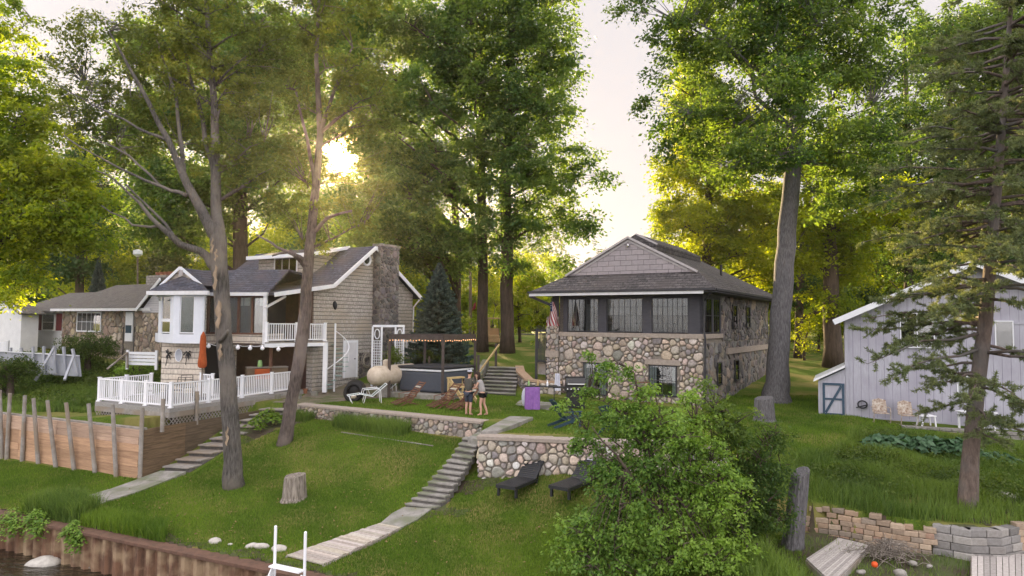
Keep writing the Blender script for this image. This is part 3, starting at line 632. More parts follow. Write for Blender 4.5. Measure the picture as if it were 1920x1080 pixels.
def railing(parent, pts, H=.93, post=.1, sp=.115, posts=None, bal=.035, name='railing', postname='railing_post', ends=(True, True), zoff=0):
    for i in range(len(pts)-1):
        p, q = pts[i], pts[i+1]; d_ = q-p; Ln3 = Vector((d_.x, d_.y, 0)).length; n = max(1, round(Ln3/1.75)); mb = MB()
        for k in range(n):
            a, b = p.lerp(q, k/n), p.lerp(q, (k+1)/n); dd = (b-a).normalized(); 
            mb.beam(a+dd*post*.45+Vector((0, 0, H)), b-dd*post*.45+Vector((0, 0, H)), .07, .05); mb.beam(a+dd*post*.45+Vector((0, 0, .1)), b-dd*post*.45+Vector((0, 0, .1)), .05, .06)
            m_ = max(2, int((b-a).length/sp))
            for j in range(1, m_): c = a.lerp(b, j/m_); mb.beam(c+Vector((0, 0, .1)), c+Vector((0, 0, H)), bal)
        mb.build(name, 'white_vinyl', parent)
        for k in range(n+1):
            if k == 0 and i > 0: continue
            if (k == 0 and not ends[0]) or (k == n and i == len(pts)-2 and not ends[1]): continue
            c = p.lerp(q, k/n); mb = MB(); h = post/2
            mb.box(c.x-h, c.x+h, c.y-h, c.y+h, c.z, c.z+H+.05); mb.box(c.x-h*1.35, c.x+h*1.35, c.y-h*1.35, c.y+h*1.35, c.z+H+.05, c.z+H+.08); mb.box(c.x-h*1.6, c.x+h*1.6, c.y-h*1.6, c.y+h*1.6, c.z-.005, c.z+.05)
            mb.build(postname, 'white_vinyl', parent)
up_ = Vector((0, 0, .02))
Dm = D[1].lerp(D[2], .93)
railing(dk, [Vector((-16.35, 31.2, DZ+.02)), D[0]+up_+Vector((.1, .1, 0)), D[1]+up_+Vector((-.02, .12, 0)), Dm+up_+Vector((-.1, 0, 0))])
railing(dk, [P(378, 742, 32.0)*1.0*Vector((1, 1, 1)) if False else Vector((P(376, 740, 31.6).x, 31.6, DZ+.02)), Vector((P(398, 740, 31.2).x, 31.2, DZ+.02))], zoff=0)
glassm('glass', .12); glassm('sky_glass', .3); glassm('dark_glass', .02)
# ================================================================ shingled house, left
g_ = Vector((.515, .857, 0)).normalized(); n_ = Vector((.857, -.515, 0)).normalized()
HA = Vector((-11.4, 32.2, 0)); H = Fr(HA, g_, n_)
lh = thing('shingle_house', (HA.x, HA.y, RZ(-3.4)), 'two storey cedar shingle house with blue grey roof, dormer and stone chimney', 'house')
hp = lambda a, b, z: H.p(a, b, RZ(z))
roofz = lambda a: ip(a, [0, 3.72, 6.83, 10.9], [1.30, 1.90, 4.19, 1.50])
mb = MB(); mb.poly([hp(2.7, 0, -3.7), hp(10.5, 0, -3.7), hp(10.5, 0, 1.66), hp(6.83, 0, 4.05), hp(3.72, 0, 1.76), hp(2.7, 0, 1.62)], n_*-.2); mb.build('gable_wall', 'shingle_wall', lh)
mb = MB(); mb.poly([hp(2.7, -.2, -3.7), hp(2.7, -9.3, -3.7), hp(2.7, -9.3, 1.6), hp(2.7, -.2, 1.6)], g_*.2); mb.build('front_wall', 'shingle_wall', lh)
mb = MB(); mb.poly([hp(2.9, -9.3, -3.7), hp(10.3, -9.3, -3.7), hp(10.3, -9.3, 1.6), hp(6.83, -9.3, 4.0), hp(3.72, -9.3, 1.7), hp(2.9, -9.3, 1.6)], n_*.2)
mb.poly([hp(10.3, -.2, -3.7), hp(10.3, -9.3, -3.7), hp(10.3, -9.3, 1.6), hp(10.3, -.2, 1.6)], g_*.2); mb.build('rear_wall', 'shingle_wall', lh)
# roof
OV = .32
def roofslab(nm, mat, pts, par, th=.12): 
    mb = MB(); mb.poly(pts, (0, 0, -th)); return mb.build(nm, mat, par)
BL_ = -9.7
roofslab('roof', 'roof_blue', [hp(6.83, OV, 4.22), hp(6.83, BL_, 4.22), hp(3.72, BL_, 1.93), hp(3.72, OV, 1.93)], lh)
roofslab('lower_roof', 'roof_blue', [hp(3.72, OV, 1.925), hp(3.72, BL_, 1.925), hp(-.05, -4.6, 1.33), hp(-.05, OV, 1.33)], lh)
roofslab('rear_roof', 'roof_blue', [hp(6.83, OV, 4.215), hp(6.83, BL_, 4.215), hp(10.95, BL_, 1.52), hp(10.95, OV, 1.52)], lh)
mb = MB()
for (a0, z0, a1, z1) in ((-.05, 1.30, 3.72, 1.90), (3.72, 1.90, 6.83, 4.19), (6.83, 4.19, 10.95, 1.49)):
    mb.beam(hp(a0, OV+.03, z0-.07), hp(a1, OV+.03, z1-.07), .05, .2)
mb.build('rake_board', 'white_paint', lh)
# dark worn patches: raised lifted shingles on the lower roof
mb = MB()
for (px, py, Y, l) in ((486, 540, 34, .7), (515, 538, 34, .8), (535, 490, 38, .5), (625, 490, 38.2, .6)):
    pass
# dormer
dz = lambda a: 1.93+(a-3.72)*.7363
mb = MB(); mb.poly([hp(4.4, -2.2, dz(4.4)), hp(4.4, -6.4, dz(4.4)), hp(4.4, -6.4, 3.62), hp(4.4, -2.2, 3.62)], g_*.12)
for b in (-2.2, -6.4): mb.poly([hp(4.4, b, dz(4.4)), hp(4.4, b, 3.62), hp(6.6, b, 4.1), hp(6.6, b, dz(6.6)-.05)], n_*(-.1 if b > -4 else .1))
dor = mb.build('dormer', 'shingle_wall', lh)
mb = MB(); mb.poly([hp(4.0, -1.75, 3.66), hp(4.0, -6.9, 3.66), hp(6.95, -6.9, 4.32), hp(6.95, -1.75, 4.32)], (0, 0, -.1)); mb.build('dormer_roof', 'roof_brown', dor)
mb = MB(); mb.beam(hp(3.97, -1.72, 3.59), hp(3.97, -6.95, 3.59), .05, .2); mb.beam(hp(3.97, -1.72, 3.59), hp(6.9, -1.72, 4.24), .05, .18); mb.build('dormer_fascia', 'white_paint', dor)
DF = Fr(H.p(4.4, 0, 0), -n_, -g_)
window(DF, 3.25, 5.0, RZ(2.5), RZ(3.5), dor, 'white_paint', 'glass', 3, 1, .07, curtain=[(.36, .66, 0.0, 1.0)], name='window')
# round window, wreath ornament, doors on the gable wall
GF = Fr(H.p(0, 0, 0), g_, n_)
def gable_at(px, py):                       # a, z on the gable wall plane seen at a pixel
    r = ray(px, py); Y = HA.dot(n_)/r.dot(n_); p = r*Y; return (p-HA).dot(g_), p.z+ZC
def ringm(F_, a, z, ra, rz, b, w, n=24, ro=None):
    mb = MB(); ro = ro or w; pts = [F_.p(a+ra*math.cos(2*math.pi*k/n), b, z+rz*math.sin(2*math.pi*k/n)) for k in range(n+1)]; mb.tube(pts, w, 6, cap=False); return mb
a, z = gable_at(687, 487)
o = ringm(GF, a, z, .3, .3, .03, .06).build('round_window', 'white_paint', lh); mb = MB(); mb.poly([GF.p(a+.29*math.cos(k*math.pi/10), .012, z+.29*math.sin(k*math.pi/10)) for k in range(20)], n_*.008); mb.build('pane', 'dark_glass' if 'dark_glass' in MATS else 'dark_interior', o)
a, z = gable_at(627, 572); mb = MB(); mb.blob(GF.p(a, .06, z), (.12, .09, .19), 4, .2); tag(mb.build('wall_ornament', 'black_metal', smooth=True), 'small dark oval ornament high on the shingled side wall', 'ornament')
a0, z0 = gable_at(645, 706); a1, z1 = gable_at(667, 642); mb = MB(); GF.box(mb, a0, a1, .0, .05, RZ(-3.0), z1); d1 = mb.build('side_door', 'white_siding', lh, bevel=.01)
mb = MB(); GF.box(mb, a0-.12, a0, 0, .07, RZ(-3.0), z1+.12); GF.box(mb, a1, a1+.12, 0, .07, RZ(-3.0), z1+.12); GF.box(mb, a0, a1, 0, .07, z1, z1+.12); mb.build('door_frame', 'white_paint', d1)
mb = MB(); mb.tube([GF.p(a1-.12, .05, RZ(-2.0)), GF.p(a1-.12, .11, RZ(-2.0))], .025, 8); mb.build('handle', 'black_metal', d1)
# stone chimney
a0, _ = gable_at(699, 560); a1, _ = gable_at(733, 560); ch = MB(); GF.box(ch, a0, a1, .0, .55, RZ(-3.3), RZ(4.25)); cho = ch.build('chimney', 'mortar', lh)
CF = Fr(GF.p(a0, 0, 0), g_, n_); mb = MB(); greyst = [(.24, .225, .225), (.29, .27, .27), (.2, .19, .19), (.27, .24, .23), (.31, .295, .29), (.18, .17, .17)]
stones(CF, a1-a0, RZ(-3.1), RZ(4.25), .34, mb, b=.56, seed=31, palette=greyst, light=.8)
C2 = Fr(GF.p(a0, .0, 0), n_, -g_); stones(C2, .55, RZ(-3.1), RZ(4.25), .32, mb, b=.0, seed=33, palette=greyst, light=.8)
C3 = Fr(GF.p(a1, .0, 0), n_, g_); stones(C3, .55, RZ(-3.1), RZ(4.25), .32, mb, b=.0, seed=34, palette=greyst, light=.8)
mb.build('stonework', 'stone_tinted', cho)
mb = MB(); GF.box(mb, a0-.06, a1+.06, -.05, .63, RZ(4.25), RZ(4.37)); mb.build('chimney_cap', 'concrete', cho)
# stone base panel between door and chimney
mb = MB(); SBF = Fr(GF.p(6.0, 0, 0), g_, n_); SBF.box(mb, 0, a0-6.0-.02, .0, .03, RZ(-3.4), RZ(-1.7)); mb.build('base_mortar', 'mortar', lh); mb = MB()
stones(SBF, a0-6.0-.02, RZ(-3.3), RZ(-1.7), .3, mb, b=.03, seed=35, palette=greyst, light=.7); mb.build('stone_base', 'stone_tinted', lh)
mb = MB(); mb.tube([hp(10.75, OV, 1.35), hp(10.5, .08, .9), hp(10.45, .08, -3.0)], .045, 8); mb.build('downspout', 'gutter_white', lh)
# porch interior behind the balcony
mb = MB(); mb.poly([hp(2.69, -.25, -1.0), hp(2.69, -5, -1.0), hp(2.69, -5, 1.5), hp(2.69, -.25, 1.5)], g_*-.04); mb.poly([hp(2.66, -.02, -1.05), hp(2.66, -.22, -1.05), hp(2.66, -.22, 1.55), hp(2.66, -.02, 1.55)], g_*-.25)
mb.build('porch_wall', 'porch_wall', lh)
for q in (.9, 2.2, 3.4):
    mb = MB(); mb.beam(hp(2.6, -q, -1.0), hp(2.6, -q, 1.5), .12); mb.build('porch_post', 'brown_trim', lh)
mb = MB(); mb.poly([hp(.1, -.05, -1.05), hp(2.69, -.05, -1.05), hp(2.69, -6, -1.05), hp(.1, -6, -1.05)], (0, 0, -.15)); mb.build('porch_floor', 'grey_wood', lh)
# sunroom with brown framed windows
SA = P(498, 600, 32.6); SA.z = 0; u2 = Vector((-.97, .24, 0)).normalized(); S = Fr(SA, u2, Vector((-.24, -.97, 0)))
SW = 3.25; mb = MB()
S.box(mb, 0, SW, -1.6, 0, RZ(-1.08), RZ(-.62)); mb.build('sunroom_sill_wall', 'pale_shingle_wall', lh)
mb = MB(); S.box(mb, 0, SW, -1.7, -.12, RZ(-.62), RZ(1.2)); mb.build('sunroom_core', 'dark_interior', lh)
xs_ = [0, .5, 1.15, 1.8, 2.45, SW]; mb = MB()
for i, x in enumerate([.05, .74, 1.5, 2.3, SW-.05]): S.box(mb, x-.05, x+.05, -.1, .02, RZ(-.62), RZ(1.2))
S.box(mb, 0, SW, -.1, .03, RZ(1.12), RZ(1.24)); S.box(mb, 0, SW, -.1, .04, RZ(-.66), RZ(-.58)); sfw = mb.build('sunroom_window', 'brown_trim', lh)
mb = MB(); 
for (x0, x1) in ((.1, .69), (.79, 1.45), (1.55, 2.25), (2.35, SW-.1)):
    S.box(mb, x0, x1, -.06, -.05, RZ(-.58), RZ(1.12))
mb.build('pane', 'glass', sfw)
mb = MB()
for (x0, x1) in ((.12, .38), (.95, 1.25), (1.3, 1.44), (2.4, 2.6)): S.box(mb, x0, x1, -.1, -.08, RZ(.72), RZ(1.1))
mb.build('blind', 'curtain', sfw)
mb = MB(); mb.beam(S.p(-.35, .42, RZ(1.26)), S.p(SW+.1, .42, RZ(1.26)), .14, .16); mb.build('gutter', 'gutter_white', lh)
# low roof over the sunroom, ridge parallel to the front
roofslab('sunroom_roof', 'roof_blue', [S.p(-.3, .36, RZ(1.34)), S.p(SW+.6, .36, RZ(1.34)), S.p(5.0, -1.75, RZ(2.6)), S.p(-.1, -1.75, RZ(2.6))], lh)
roofslab('sunroom_rear_roof', 'roof_blue', [S.p(5.0, -1.755, RZ(2.6)), S.p(-.1, -1.755, RZ(2.6)), S.p(.3, -5.2, RZ(2.45)), S.p(5, -4.8, RZ(1.6))], lh)
# bay with its hipped roof and little gable
q0, q1, q2, q3 = P(297, 600, 32.9), P(325, 600, 31.5), P(382, 600, 31.35), P(385, 600, 33.3)
q4 = P(292, 600, 34.6)
mb = MB(); base = [Vector((q.x, q.y, RZ(-1.07))) for q in (q0, q1, q2, q3, q4)]; mb.poly(base, (0, 0, .42)); mb.poly([Vector((b.x, b.y, RZ(1.12))) for b in base], (0, 0, .13)); bay = mb.build('bay_window', 'bay_white', lh, bevel=.01)
core = MB(); cen = sum(base, Vector((0, 0, 0)))/5; core.poly([Vector((cen.x+(b.x-cen.x)*.82, cen.y+(b.y-cen.y)*.82, RZ(-.66))) for b in base], (0, 0, 1.8)); core.build('interior_backing', 'dark_interior', bay)
def facet(p, q, cols, par, zz=(-.62, 1.1)):
    p = Vector((p.x, p.y, 0)); q = Vector((q.x, q.y, 0)); d_ = q-p; FF = Fr(p, d_, Vector((d_.y, -d_.x, 0))); Lf = d_.length
    mb = MB()
    for (a0, a1) in cols['solid']: FF.box(mb, a0*Lf, a1*Lf, -.08, 0, RZ(-.65), RZ(1.12))
    mb.build('bay_mullion', 'bay_white', par)
    for (a0, a1, sp) in cols['glass']:
        window(FF, a0*Lf+.05, a1*Lf-.05, RZ(zz[0]+.06), RZ(zz[1]-.02), par, 'white_paint', 'dark_glass', 1, 1, .05, .02, b=-.05, back='tree_reflection', sill=False)
        if sp: mb = MB(); FF.box(mb, a0*Lf, a1*Lf, -.05, .0, RZ(-.08), RZ(.06)); mb.build('sash_rail', 'white_paint', par)
facet(q0, q1, dict(solid=[(0, .2), (.78, 1)], glass=[(.2, .78, True)]), bay); facet(q1, q2, dict(solid=[(0, .2), (.68, 1)], glass=[(.2, .68, False)]), bay); facet(q2, q3, dict(solid=[(0, 1)], glass=[]), bay)
lw = MB(); LW = Fr(Vector((P(380, 600, 32.3).x, 32.3, 0)), u2, Vector((-.24, -.97, 0))); LW.box(lw, 0, 2.22, -2.6, 0, RZ(-3.5), RZ(-1.08)); lw.build('bay_base_wall', 'pale_shingle_wall', lh)
ev = [P(276, 553, 31.8), P(391, 552, 30.95), P(393, 552, 33.2), P(284, 553, 34.6)]
E = [Vector((e.x, e.y, RZ(1.34))) for e in ev]; ap = P(341, 517, 32.4); ap.z = RZ(2.1)
gl_, gr_ = P(304, 540, 32.5), P(379, 540, 32.2); gl_.z = gr_.z = RZ(1.72)
mb = MB(); mb.add([E[0], E[1], gr_, ap, gl_], [(0, 1, 2, 3, 4)]); mb.add([E[0], gl_, E[3]], [(0, 1, 2)]); mb.add([E[1], E[2], gr_], [(0, 1, 2)]); mb.build('bay_roof', 'roof_blue', lh)
mb = MB(); mb.beam(E[0]+Vector((0, 0, -.09)), E[1]+Vector((0, 0, -.09)), .12, .18); mb.beam(E[0]+Vector((0, 0, -.09)), E[3]+Vector((0, 0, -.09)), .1, .18); mb.build('bay_gutter', 'gutter_white', lh)
mb = MB(); mb.poly([Vector((e.x, e.y, RZ(1.24))) for e in E], (0, 0, -.02)); mb.build('bay_soffit', 'white_paint', lh)
pk = P(340, 502, 32.45); gl2, gr2 = P(303, 536, 32.7), P(380, 535, 32.3); mb = MB(); mb.add([gl2, gr2, pk], [(0, 1, 2)]); mb.add([gl2+Vector((0, .06, 0)), gr2+Vector((0, .06, 0)), pk+Vector((0, .06, 0))], [(0, 2, 1)]); gb = mb.build('bay_gable', 'pale_shingle_wall', lh)
mb = MB(); f_ = Vector((0, -.12, 0)); mb.beam(gl2+f_, pk+f_, .05, .13); mb.beam(pk+f_, gr2+f_, .05, .13); mb.build('bay_rake_board', 'white_paint', lh)
mb = MB(); v0 = P(340, 512, 32.33); mb.box(v0.x-.1, v0.x+.1, v0.y-.05, v0.y+.01, v0.z-.14, v0.z+.14); mb.build('gable_vent', 'grey_trim', lh)
mb = MB(); pb = pk+Vector((.6, 3.2, 0)); mb.add([gl2+f_, pk+f_, pb, gl2+Vector((.5, 3.2, 0))], [(0, 1, 2, 3)]); mb.add([pk+f_, gr2+f_, gr2+Vector((.5, 3.2, .0)), pb], [(0, 1, 2, 3)]); mb.build('bay_gable_roof', 'roof_blue', lh)
mb = MB(); mb.tube([P(294, 557, 32.0), P(297, 561, 32.1), P(300, 563, 32.4)], .035, 6); mb.build('downspout', 'white_paint', lh)
# patio recess under the sunroom
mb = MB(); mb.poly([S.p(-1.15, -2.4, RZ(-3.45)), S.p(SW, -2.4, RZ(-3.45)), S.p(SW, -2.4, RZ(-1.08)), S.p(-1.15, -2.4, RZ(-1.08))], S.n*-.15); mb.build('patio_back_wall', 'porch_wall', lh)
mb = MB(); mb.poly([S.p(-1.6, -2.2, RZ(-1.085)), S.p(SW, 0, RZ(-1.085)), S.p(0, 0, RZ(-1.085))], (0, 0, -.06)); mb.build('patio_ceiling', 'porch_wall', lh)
mb = MB(); p = P(508, 670, 33.6); mb.box(p.x-.07, p.x+.07, p.y-.07, p.y+.07, DZ, RZ(-1.1)); mb.build('patio_post', 'brown_trim', lh)
mb = MB(); p = P(388, 670, 32.4); mb.box(p.x-.05, p.x+.6, p.y-.05, p.y+.1, DZ, RZ(-1.1)); mb.build('patio_pier', 'stone_tinted', lh)
# corner post + brace
mb = MB(); c_ = P(497, 600, 32.2); mb.box(c_.x-.08, c_.x+.08, c_.y-.08, c_.y+.08, RZ(-1.1), RZ(1.2)); mb.beam(Vector((c_.x, c_.y-.1, RZ(.6))), hp(.9, .0, 1.2), .1); mb.build('corner_post', 'gutter_white', lh)
# balcony
b0, b1 = Vector((-11.55, 32.05, RZ(-1.0))), Vector((-9.35, 34.45, RZ(-1.0)))
mb = MB(); bi0, bi1 = hp(.2, -.1, -1.0), hp(2.7, -.1, -1.0); mb.poly([b0, b1, Vector((b1.x-.4, b1.y+.7, b1.z)), bi1, bi0], (0, 0, -.06)); bal = mb.build('balcony', 'grey_wood', lh)
mb = MB(); mb.beam(b0+Vector((0, 0, -.15)), b1+Vector((0, 0, -.15)), .06, .17); mb.build('balcony_fascia', 'white_paint', bal)
railing(bal, [b0+Vector((.05, .05, .0)), b1+Vector((-.03, 0, 0)), Vector((b1.x-.4, b1.y+.7, b1.z))], H=.86, post=.11, sp=.12)
mb = MB(); mb.box(b1.x-.1, b1.x+.1, b1.y-.1, b1.y+.1, RZ(-3.55), b1.z-.06); mb.build('balcony_post', 'white_vinyl', bal)
# ================================================================ fieldstone house, right of centre
u_ = Vector((.849, -.529, 0)).normalized(); gg = Vector((.529, .849, 0)).normalized()
CC = Vector((8.8, 31.5, 0)); WD = 7.43; DP = 14.3
CL = CC-u_*WD
sh = thing('fieldstone_house', (CL.x, CL.y, RZ(-3.75)), 'fieldstone house with grey gabled roof and dark sunroom windows above', 'house')
FF = Fr(CL, u_, -gg); SF = Fr(CC, gg, u_)
ff = lambda a, b, z: FF.p(a, b, RZ(z))
mb = MB(); FF.box(mb, 0, WD, -DP, -.02, RZ(-4.2), RZ(-.6)); mb.build('lower_wall', 'mortar', sh)
def fa(px, py):
    r = ray(px, py); Y = CC.dot(gg)/r.dot(gg); p = r*Y; return (p-CL).dot(u_), p.z+ZC
w1 = (*[fa(1219, 738)[0], fa(1267, 738)[0]], fa(1240, 740)[1], fa(1240, 687)[1]); w2 = (fa(1096, 738)[0], fa(1137, 738)[0], fa(1110, 738)[1], fa(1110, 682)[1])
hol = [(w[0]-.08, w[1]+.08, w[2]-.1, w[3]+.3) for w in (w1, w2)]
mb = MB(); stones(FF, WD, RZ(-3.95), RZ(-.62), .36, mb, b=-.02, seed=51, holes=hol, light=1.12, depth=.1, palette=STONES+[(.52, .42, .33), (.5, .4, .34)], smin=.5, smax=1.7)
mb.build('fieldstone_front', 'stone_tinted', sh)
mb = MB(); stones(SF, DP, RZ(-3.95), RZ(-.85), .55, mb, b=-.02, seed=53, light=.75, palette=greyst+[(.4, .33, .27)]); mb.build('fieldstone_side', 'stone_tinted', sh)  # side stones darkened, the wall's shade put into their colour
mb = MB(); stones(Fr(FF.p(0, 0, 0), -FF.n, -u_), 2.5, RZ(-3.95), RZ(-.85), .4, mb, b=0, seed=54); mb.build('fieldstone_return', 'stone_tinted', sh)
for i, w in enumerate((w1, w2)):
    wn = window(FF, w[0], w[1], w[2], w[3], sh, 'dark_trim', 'glass', 2, 2, .06, .03, b=.01, curtain=[(0, .28, 0, 1), (.88, 1, 0, 1)] if i == 0 else [(0, .45, 0, 1), (.7, 1, 0, 1)])
    mb = MB(); FF.box(mb, w[0]-.25, w[1]+.25, 0, .09, w[3]+.07, w[3]+.33); mb.build('lintel', 'concrete_ledge', sh, bevel=.01)
# ledge and upper sunroom
mb = MB(); FF.box(mb, -.02, WD+.1, -.3, .11, RZ(-.66), RZ(-.44)); SF.box(mb, .12, 3.2, -.3, .1, RZ(-.66), RZ(-.44)); mb.build('ledge', 'concrete_ledge', sh, bevel=.01)
mb = MB(); SF.box(mb, 4.0, DP, 0, .12, RZ(-1.5), RZ(-1.2)); mb.build('side_ledge', 'concrete_ledge', sh)
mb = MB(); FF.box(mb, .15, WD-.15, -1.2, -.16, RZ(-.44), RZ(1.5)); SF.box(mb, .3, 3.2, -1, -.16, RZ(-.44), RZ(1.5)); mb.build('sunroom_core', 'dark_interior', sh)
mb = MB(); FF.box(mb, 0, WD, -.14, 0, RZ(1.28), RZ(1.62)); 
px_w = [(1064, 1122), (1137, 1205), (1222, 1291)]
segs = [(fa(a, 590)[0], fa(b, 590)[0]) for a, b in px_w]; prev = .0
for (a0, a1) in segs+[(WD, WD)]:
    FF.box(mb, prev, a0-.0, -.14, 0, RZ(-.44), RZ(1.28)); prev = a1
SF.box(mb, 0.0, .3, -.14, 0, RZ(-.44), RZ(1.62)); SF.box(mb, .3, 3.2, -.14, 0, RZ(1.28), RZ(1.62)); SF.box(mb, 1.6, 1.85, -.14, 0, RZ(-.44), RZ(1.28)); SF.box(mb, 3.0, 3.2, -.14, 0, RZ(-.44), RZ(1.28))
mb.build('upper_wall', 'charcoal_siding', sh)
for i, (a0, a1) in enumerate(segs):
    cur = [[(0.62, .85, 0, .85), (0.1, .3, .3, 1)], [(0, 1, .5, 1), (.62, .9, 0, .5)], [(0, .5, .5, 1), (.5, 1, .5, 1)]][i]
    window(FF, a0+.05, a1-.05, RZ(-.36), RZ(1.22), sh, 'dark_trim', 'dark_glass', [7, 6, 7][i] if i else 8, 4, .05, .02, b=-.05, mw=.022, curtain=cur, sill=False, cmat='dim_curtain')
for (a0, a1) in ((.35, 1.55), (1.9, 2.95)): window(SF, a0, a1, RZ(-.36), RZ(1.22), sh, 'dark_trim', 'dark_glass', 3, 2, .05, .02, b=-.05, sill=False)
mb = MB(); SF.box(mb, 3.2, DP, -.3, 0, RZ(-.9), RZ(1.5)); SF.box(mb, .0, DP, -WD, -WD+.2, RZ(-.6), RZ(1.5)); FF.box(mb, 0.2, WD-.3, -DP, -DP+.2, RZ(-.6), RZ(1.5)); mb.build('rear_wall', 'mortar', sh)
mb = MB(); stones(Fr(SF.p(3.2, 0, 0), gg, u_), DP-3.2, RZ(-.85), RZ(1.45), .5, mb, b=0, seed=57, light=.7, palette=greyst+[(.42, .35, .28)]); mb.build('upper_stonework', 'stone_tinted', sh)  # upper side stones carry the same painted shade
for a0 in (5.2, 8.2): window(SF, a0, a0+.8, RZ(-.1), RZ(1.0), sh, 'dark_trim', 'dark_glass', 2, 2, .06, .05, b=.06)
for a0 in (2.2, 5.6): window(SF, a0, a0+.7, RZ(-2.9), RZ(-1.9), sh, 'dark_trim', 'dark_glass', 1, 2, .06, .05, b=.06)
# roof: hipped skirt, front gable, long ridge running back
M_ = WD/2; EZ = 1.62; ol, orr, of = 1.35, .85, .85
pkz = 4.28; sk = 2.47; hwid = 3.45
e_fl, e_fr = ff(-ol, of, EZ), ff(WD+orr, of, EZ); e_br = SF.p(DP+.7, orr, RZ(EZ)); e_bl = FF.p(-ol, -DP-.7, RZ(EZ))
s_l, s_r = ff(M_-hwid, -.25, sk), ff(M_+hwid, -.25, sk); peak = ff(M_, -.25, pkz); rb = FF.p(M_, -9.3, RZ(pkz))
Th = (0, 0, -.1)
roofslab('porch_roof', 'roof_brown', [e_fl, e_fr, s_r, s_l], sh, .1)
roofslab('roof', 'roof_brown', [e_fr, e_br, rb, peak, s_r], sh, .1); roofslab('roof_left', 'roof_brown', [e_fl, s_l, peak, rb, e_bl], sh, .1); roofslab('rear_hip', 'roof_brown', [e_br, e_bl, rb], sh, .1)
f2 = -gg*.02
mb = MB(); mb.poly([s_l+f2, s_r+f2, peak+f2], -gg*.04); gbl = mb.build('gable_face', 'gable_shingles', sh)
mb = MB(); q_ = -gg*.14; mb.beam(s_l+q_+Vector((0, 0, .0)), peak+q_+Vector((0, 0, .0)), .1, .1); mb.beam(peak+q_+Vector((0, 0, .0)), s_r+q_+Vector((0, 0, .0)), .1, .1)
mb.build('rake_board', 'grey_trim', sh)
mb = MB(); lo = Vector((0, 0, -.2)); inn = .86
cen_ = (s_l+s_r+peak)/3; i0, i1, i2 = [cen_+(x-cen_)*inn+(-gg*.07) for x in (s_l, s_r, peak)]; mb.beam(i0, i2, .03, .09); mb.beam(i2, i1, .03, .09); mb.build('gable_trim', 'grey_trim', sh)
mb = MB(); mb.blob(peak+Vector((0, 0, -.42))-gg*.15, (.07, .07, .09), 2, .1); mb.build('floodlight', 'chrome', sh)
pk2 = ff(M_, -1.2, pkz+.3); mb = MB(); mb.poly([pk2, pk2+u_*1.1+Vector((0, 0, -.58)), pk2+u_*1.1+Vector((0, 0, -1.3)), pk2-u_*1.1+Vector((0, 0, -1.3)), pk2-u_*1.1+Vector((0, 0, -.58))], gg*7.4); mb.build('upper_roof', 'roof_brown', sh)
mb = MB(); mb.beam(pk2+Vector((0, 0, -.02)), pk2+u_*1.12+Vector((0, 0, -.6)), .06, .08); mb.build('upper_rake', 'grey_trim', sh)
mb = MB(); dn = Vector((0, 0, -.16))
mb.beam(ff(-ol, of, EZ)+dn, ff(WD+.3, of, EZ)+dn, .06, .13); mb.build('fascia', 'gutter_white', sh)
mb = MB(); mb.beam(ff(-ol-.05, of+.06, EZ)+Vector((0, 0, -.03)), ff(WD+orr, of+.06, EZ)+Vector((0, 0, -.03)), .1, .09); mb.beam(ff(WD+orr, of, EZ)+Vector((0, 0, -.03)), e_br+Vector((0, 0, -.03)), .1, .09); mb.build('gutter', 'dark_trim', sh)
mb = MB(); mb.poly([e_fl+dn*.8, e_fr+dn*.8, e_br+dn*.8, e_bl+dn*.8], (0, 0, -.03)); mb.build('soffit', 'charcoal_siding', sh)
mb = MB(); mb.tube([ff(WD+.55, .7, EZ-.2), ff(WD+.15, .14, EZ-.5), ff(WD+.1, .14, -.3), ff(WD+.16, .16, -.62), ff(WD+.12, .14, -3.7)], .05, 8); mb.build('downspout', 'dark_trim', sh)
vp = P(1352, 505, 38.0); mb = MB(); mb.tube([vp+Vector((0, 0, -.5)), vp+Vector((0, 0, .25))], .07, 8); mb.build('vent_pipe', 'black_metal', sh)
# stone porch column, stair hall and deck corner at the left side
cb = ff(-.45, -.35, 0)
mb = MB(); CFm = Fr(ff(-.72, .05, -0.0)*Vector((1, 1, 0)), u_, -gg); CFm.box(mb, 0, .66, -.66, -.03, RZ(-3.9), RZ(.35)); pil = mb.build('pillar', 'mortar', sh)
mb = MB(); stones(CFm, .66, RZ(-3.8), RZ(.3), .3, mb, b=-.02, seed=61); stones(Fr(CFm.p(0, -.66, 0), -CFm.n*-1, -u_), .66, RZ(-3.8), RZ(.3), .3, mb, b=0, seed=62); mb.build('pillar_stones', 'stone_tinted', pil)
mb = MB(); CFm.box(mb, -.08, .7, -.7, .05, RZ(-1.75), RZ(-1.42)); mb.build('pillar_block', 'concrete_ledge', pil)
mb = MB(); mb.beam(CFm.p(.33, -.3, RZ(.3)), CFm.p(.33, -.3, RZ(1.5)), .35); mb.beam(CFm.p(.3, -.1, RZ(.9)), CFm.p(-.9, .3, RZ(1.42)), .12, .14); mb.build('porch_bracket', 'dark_trim', pil)
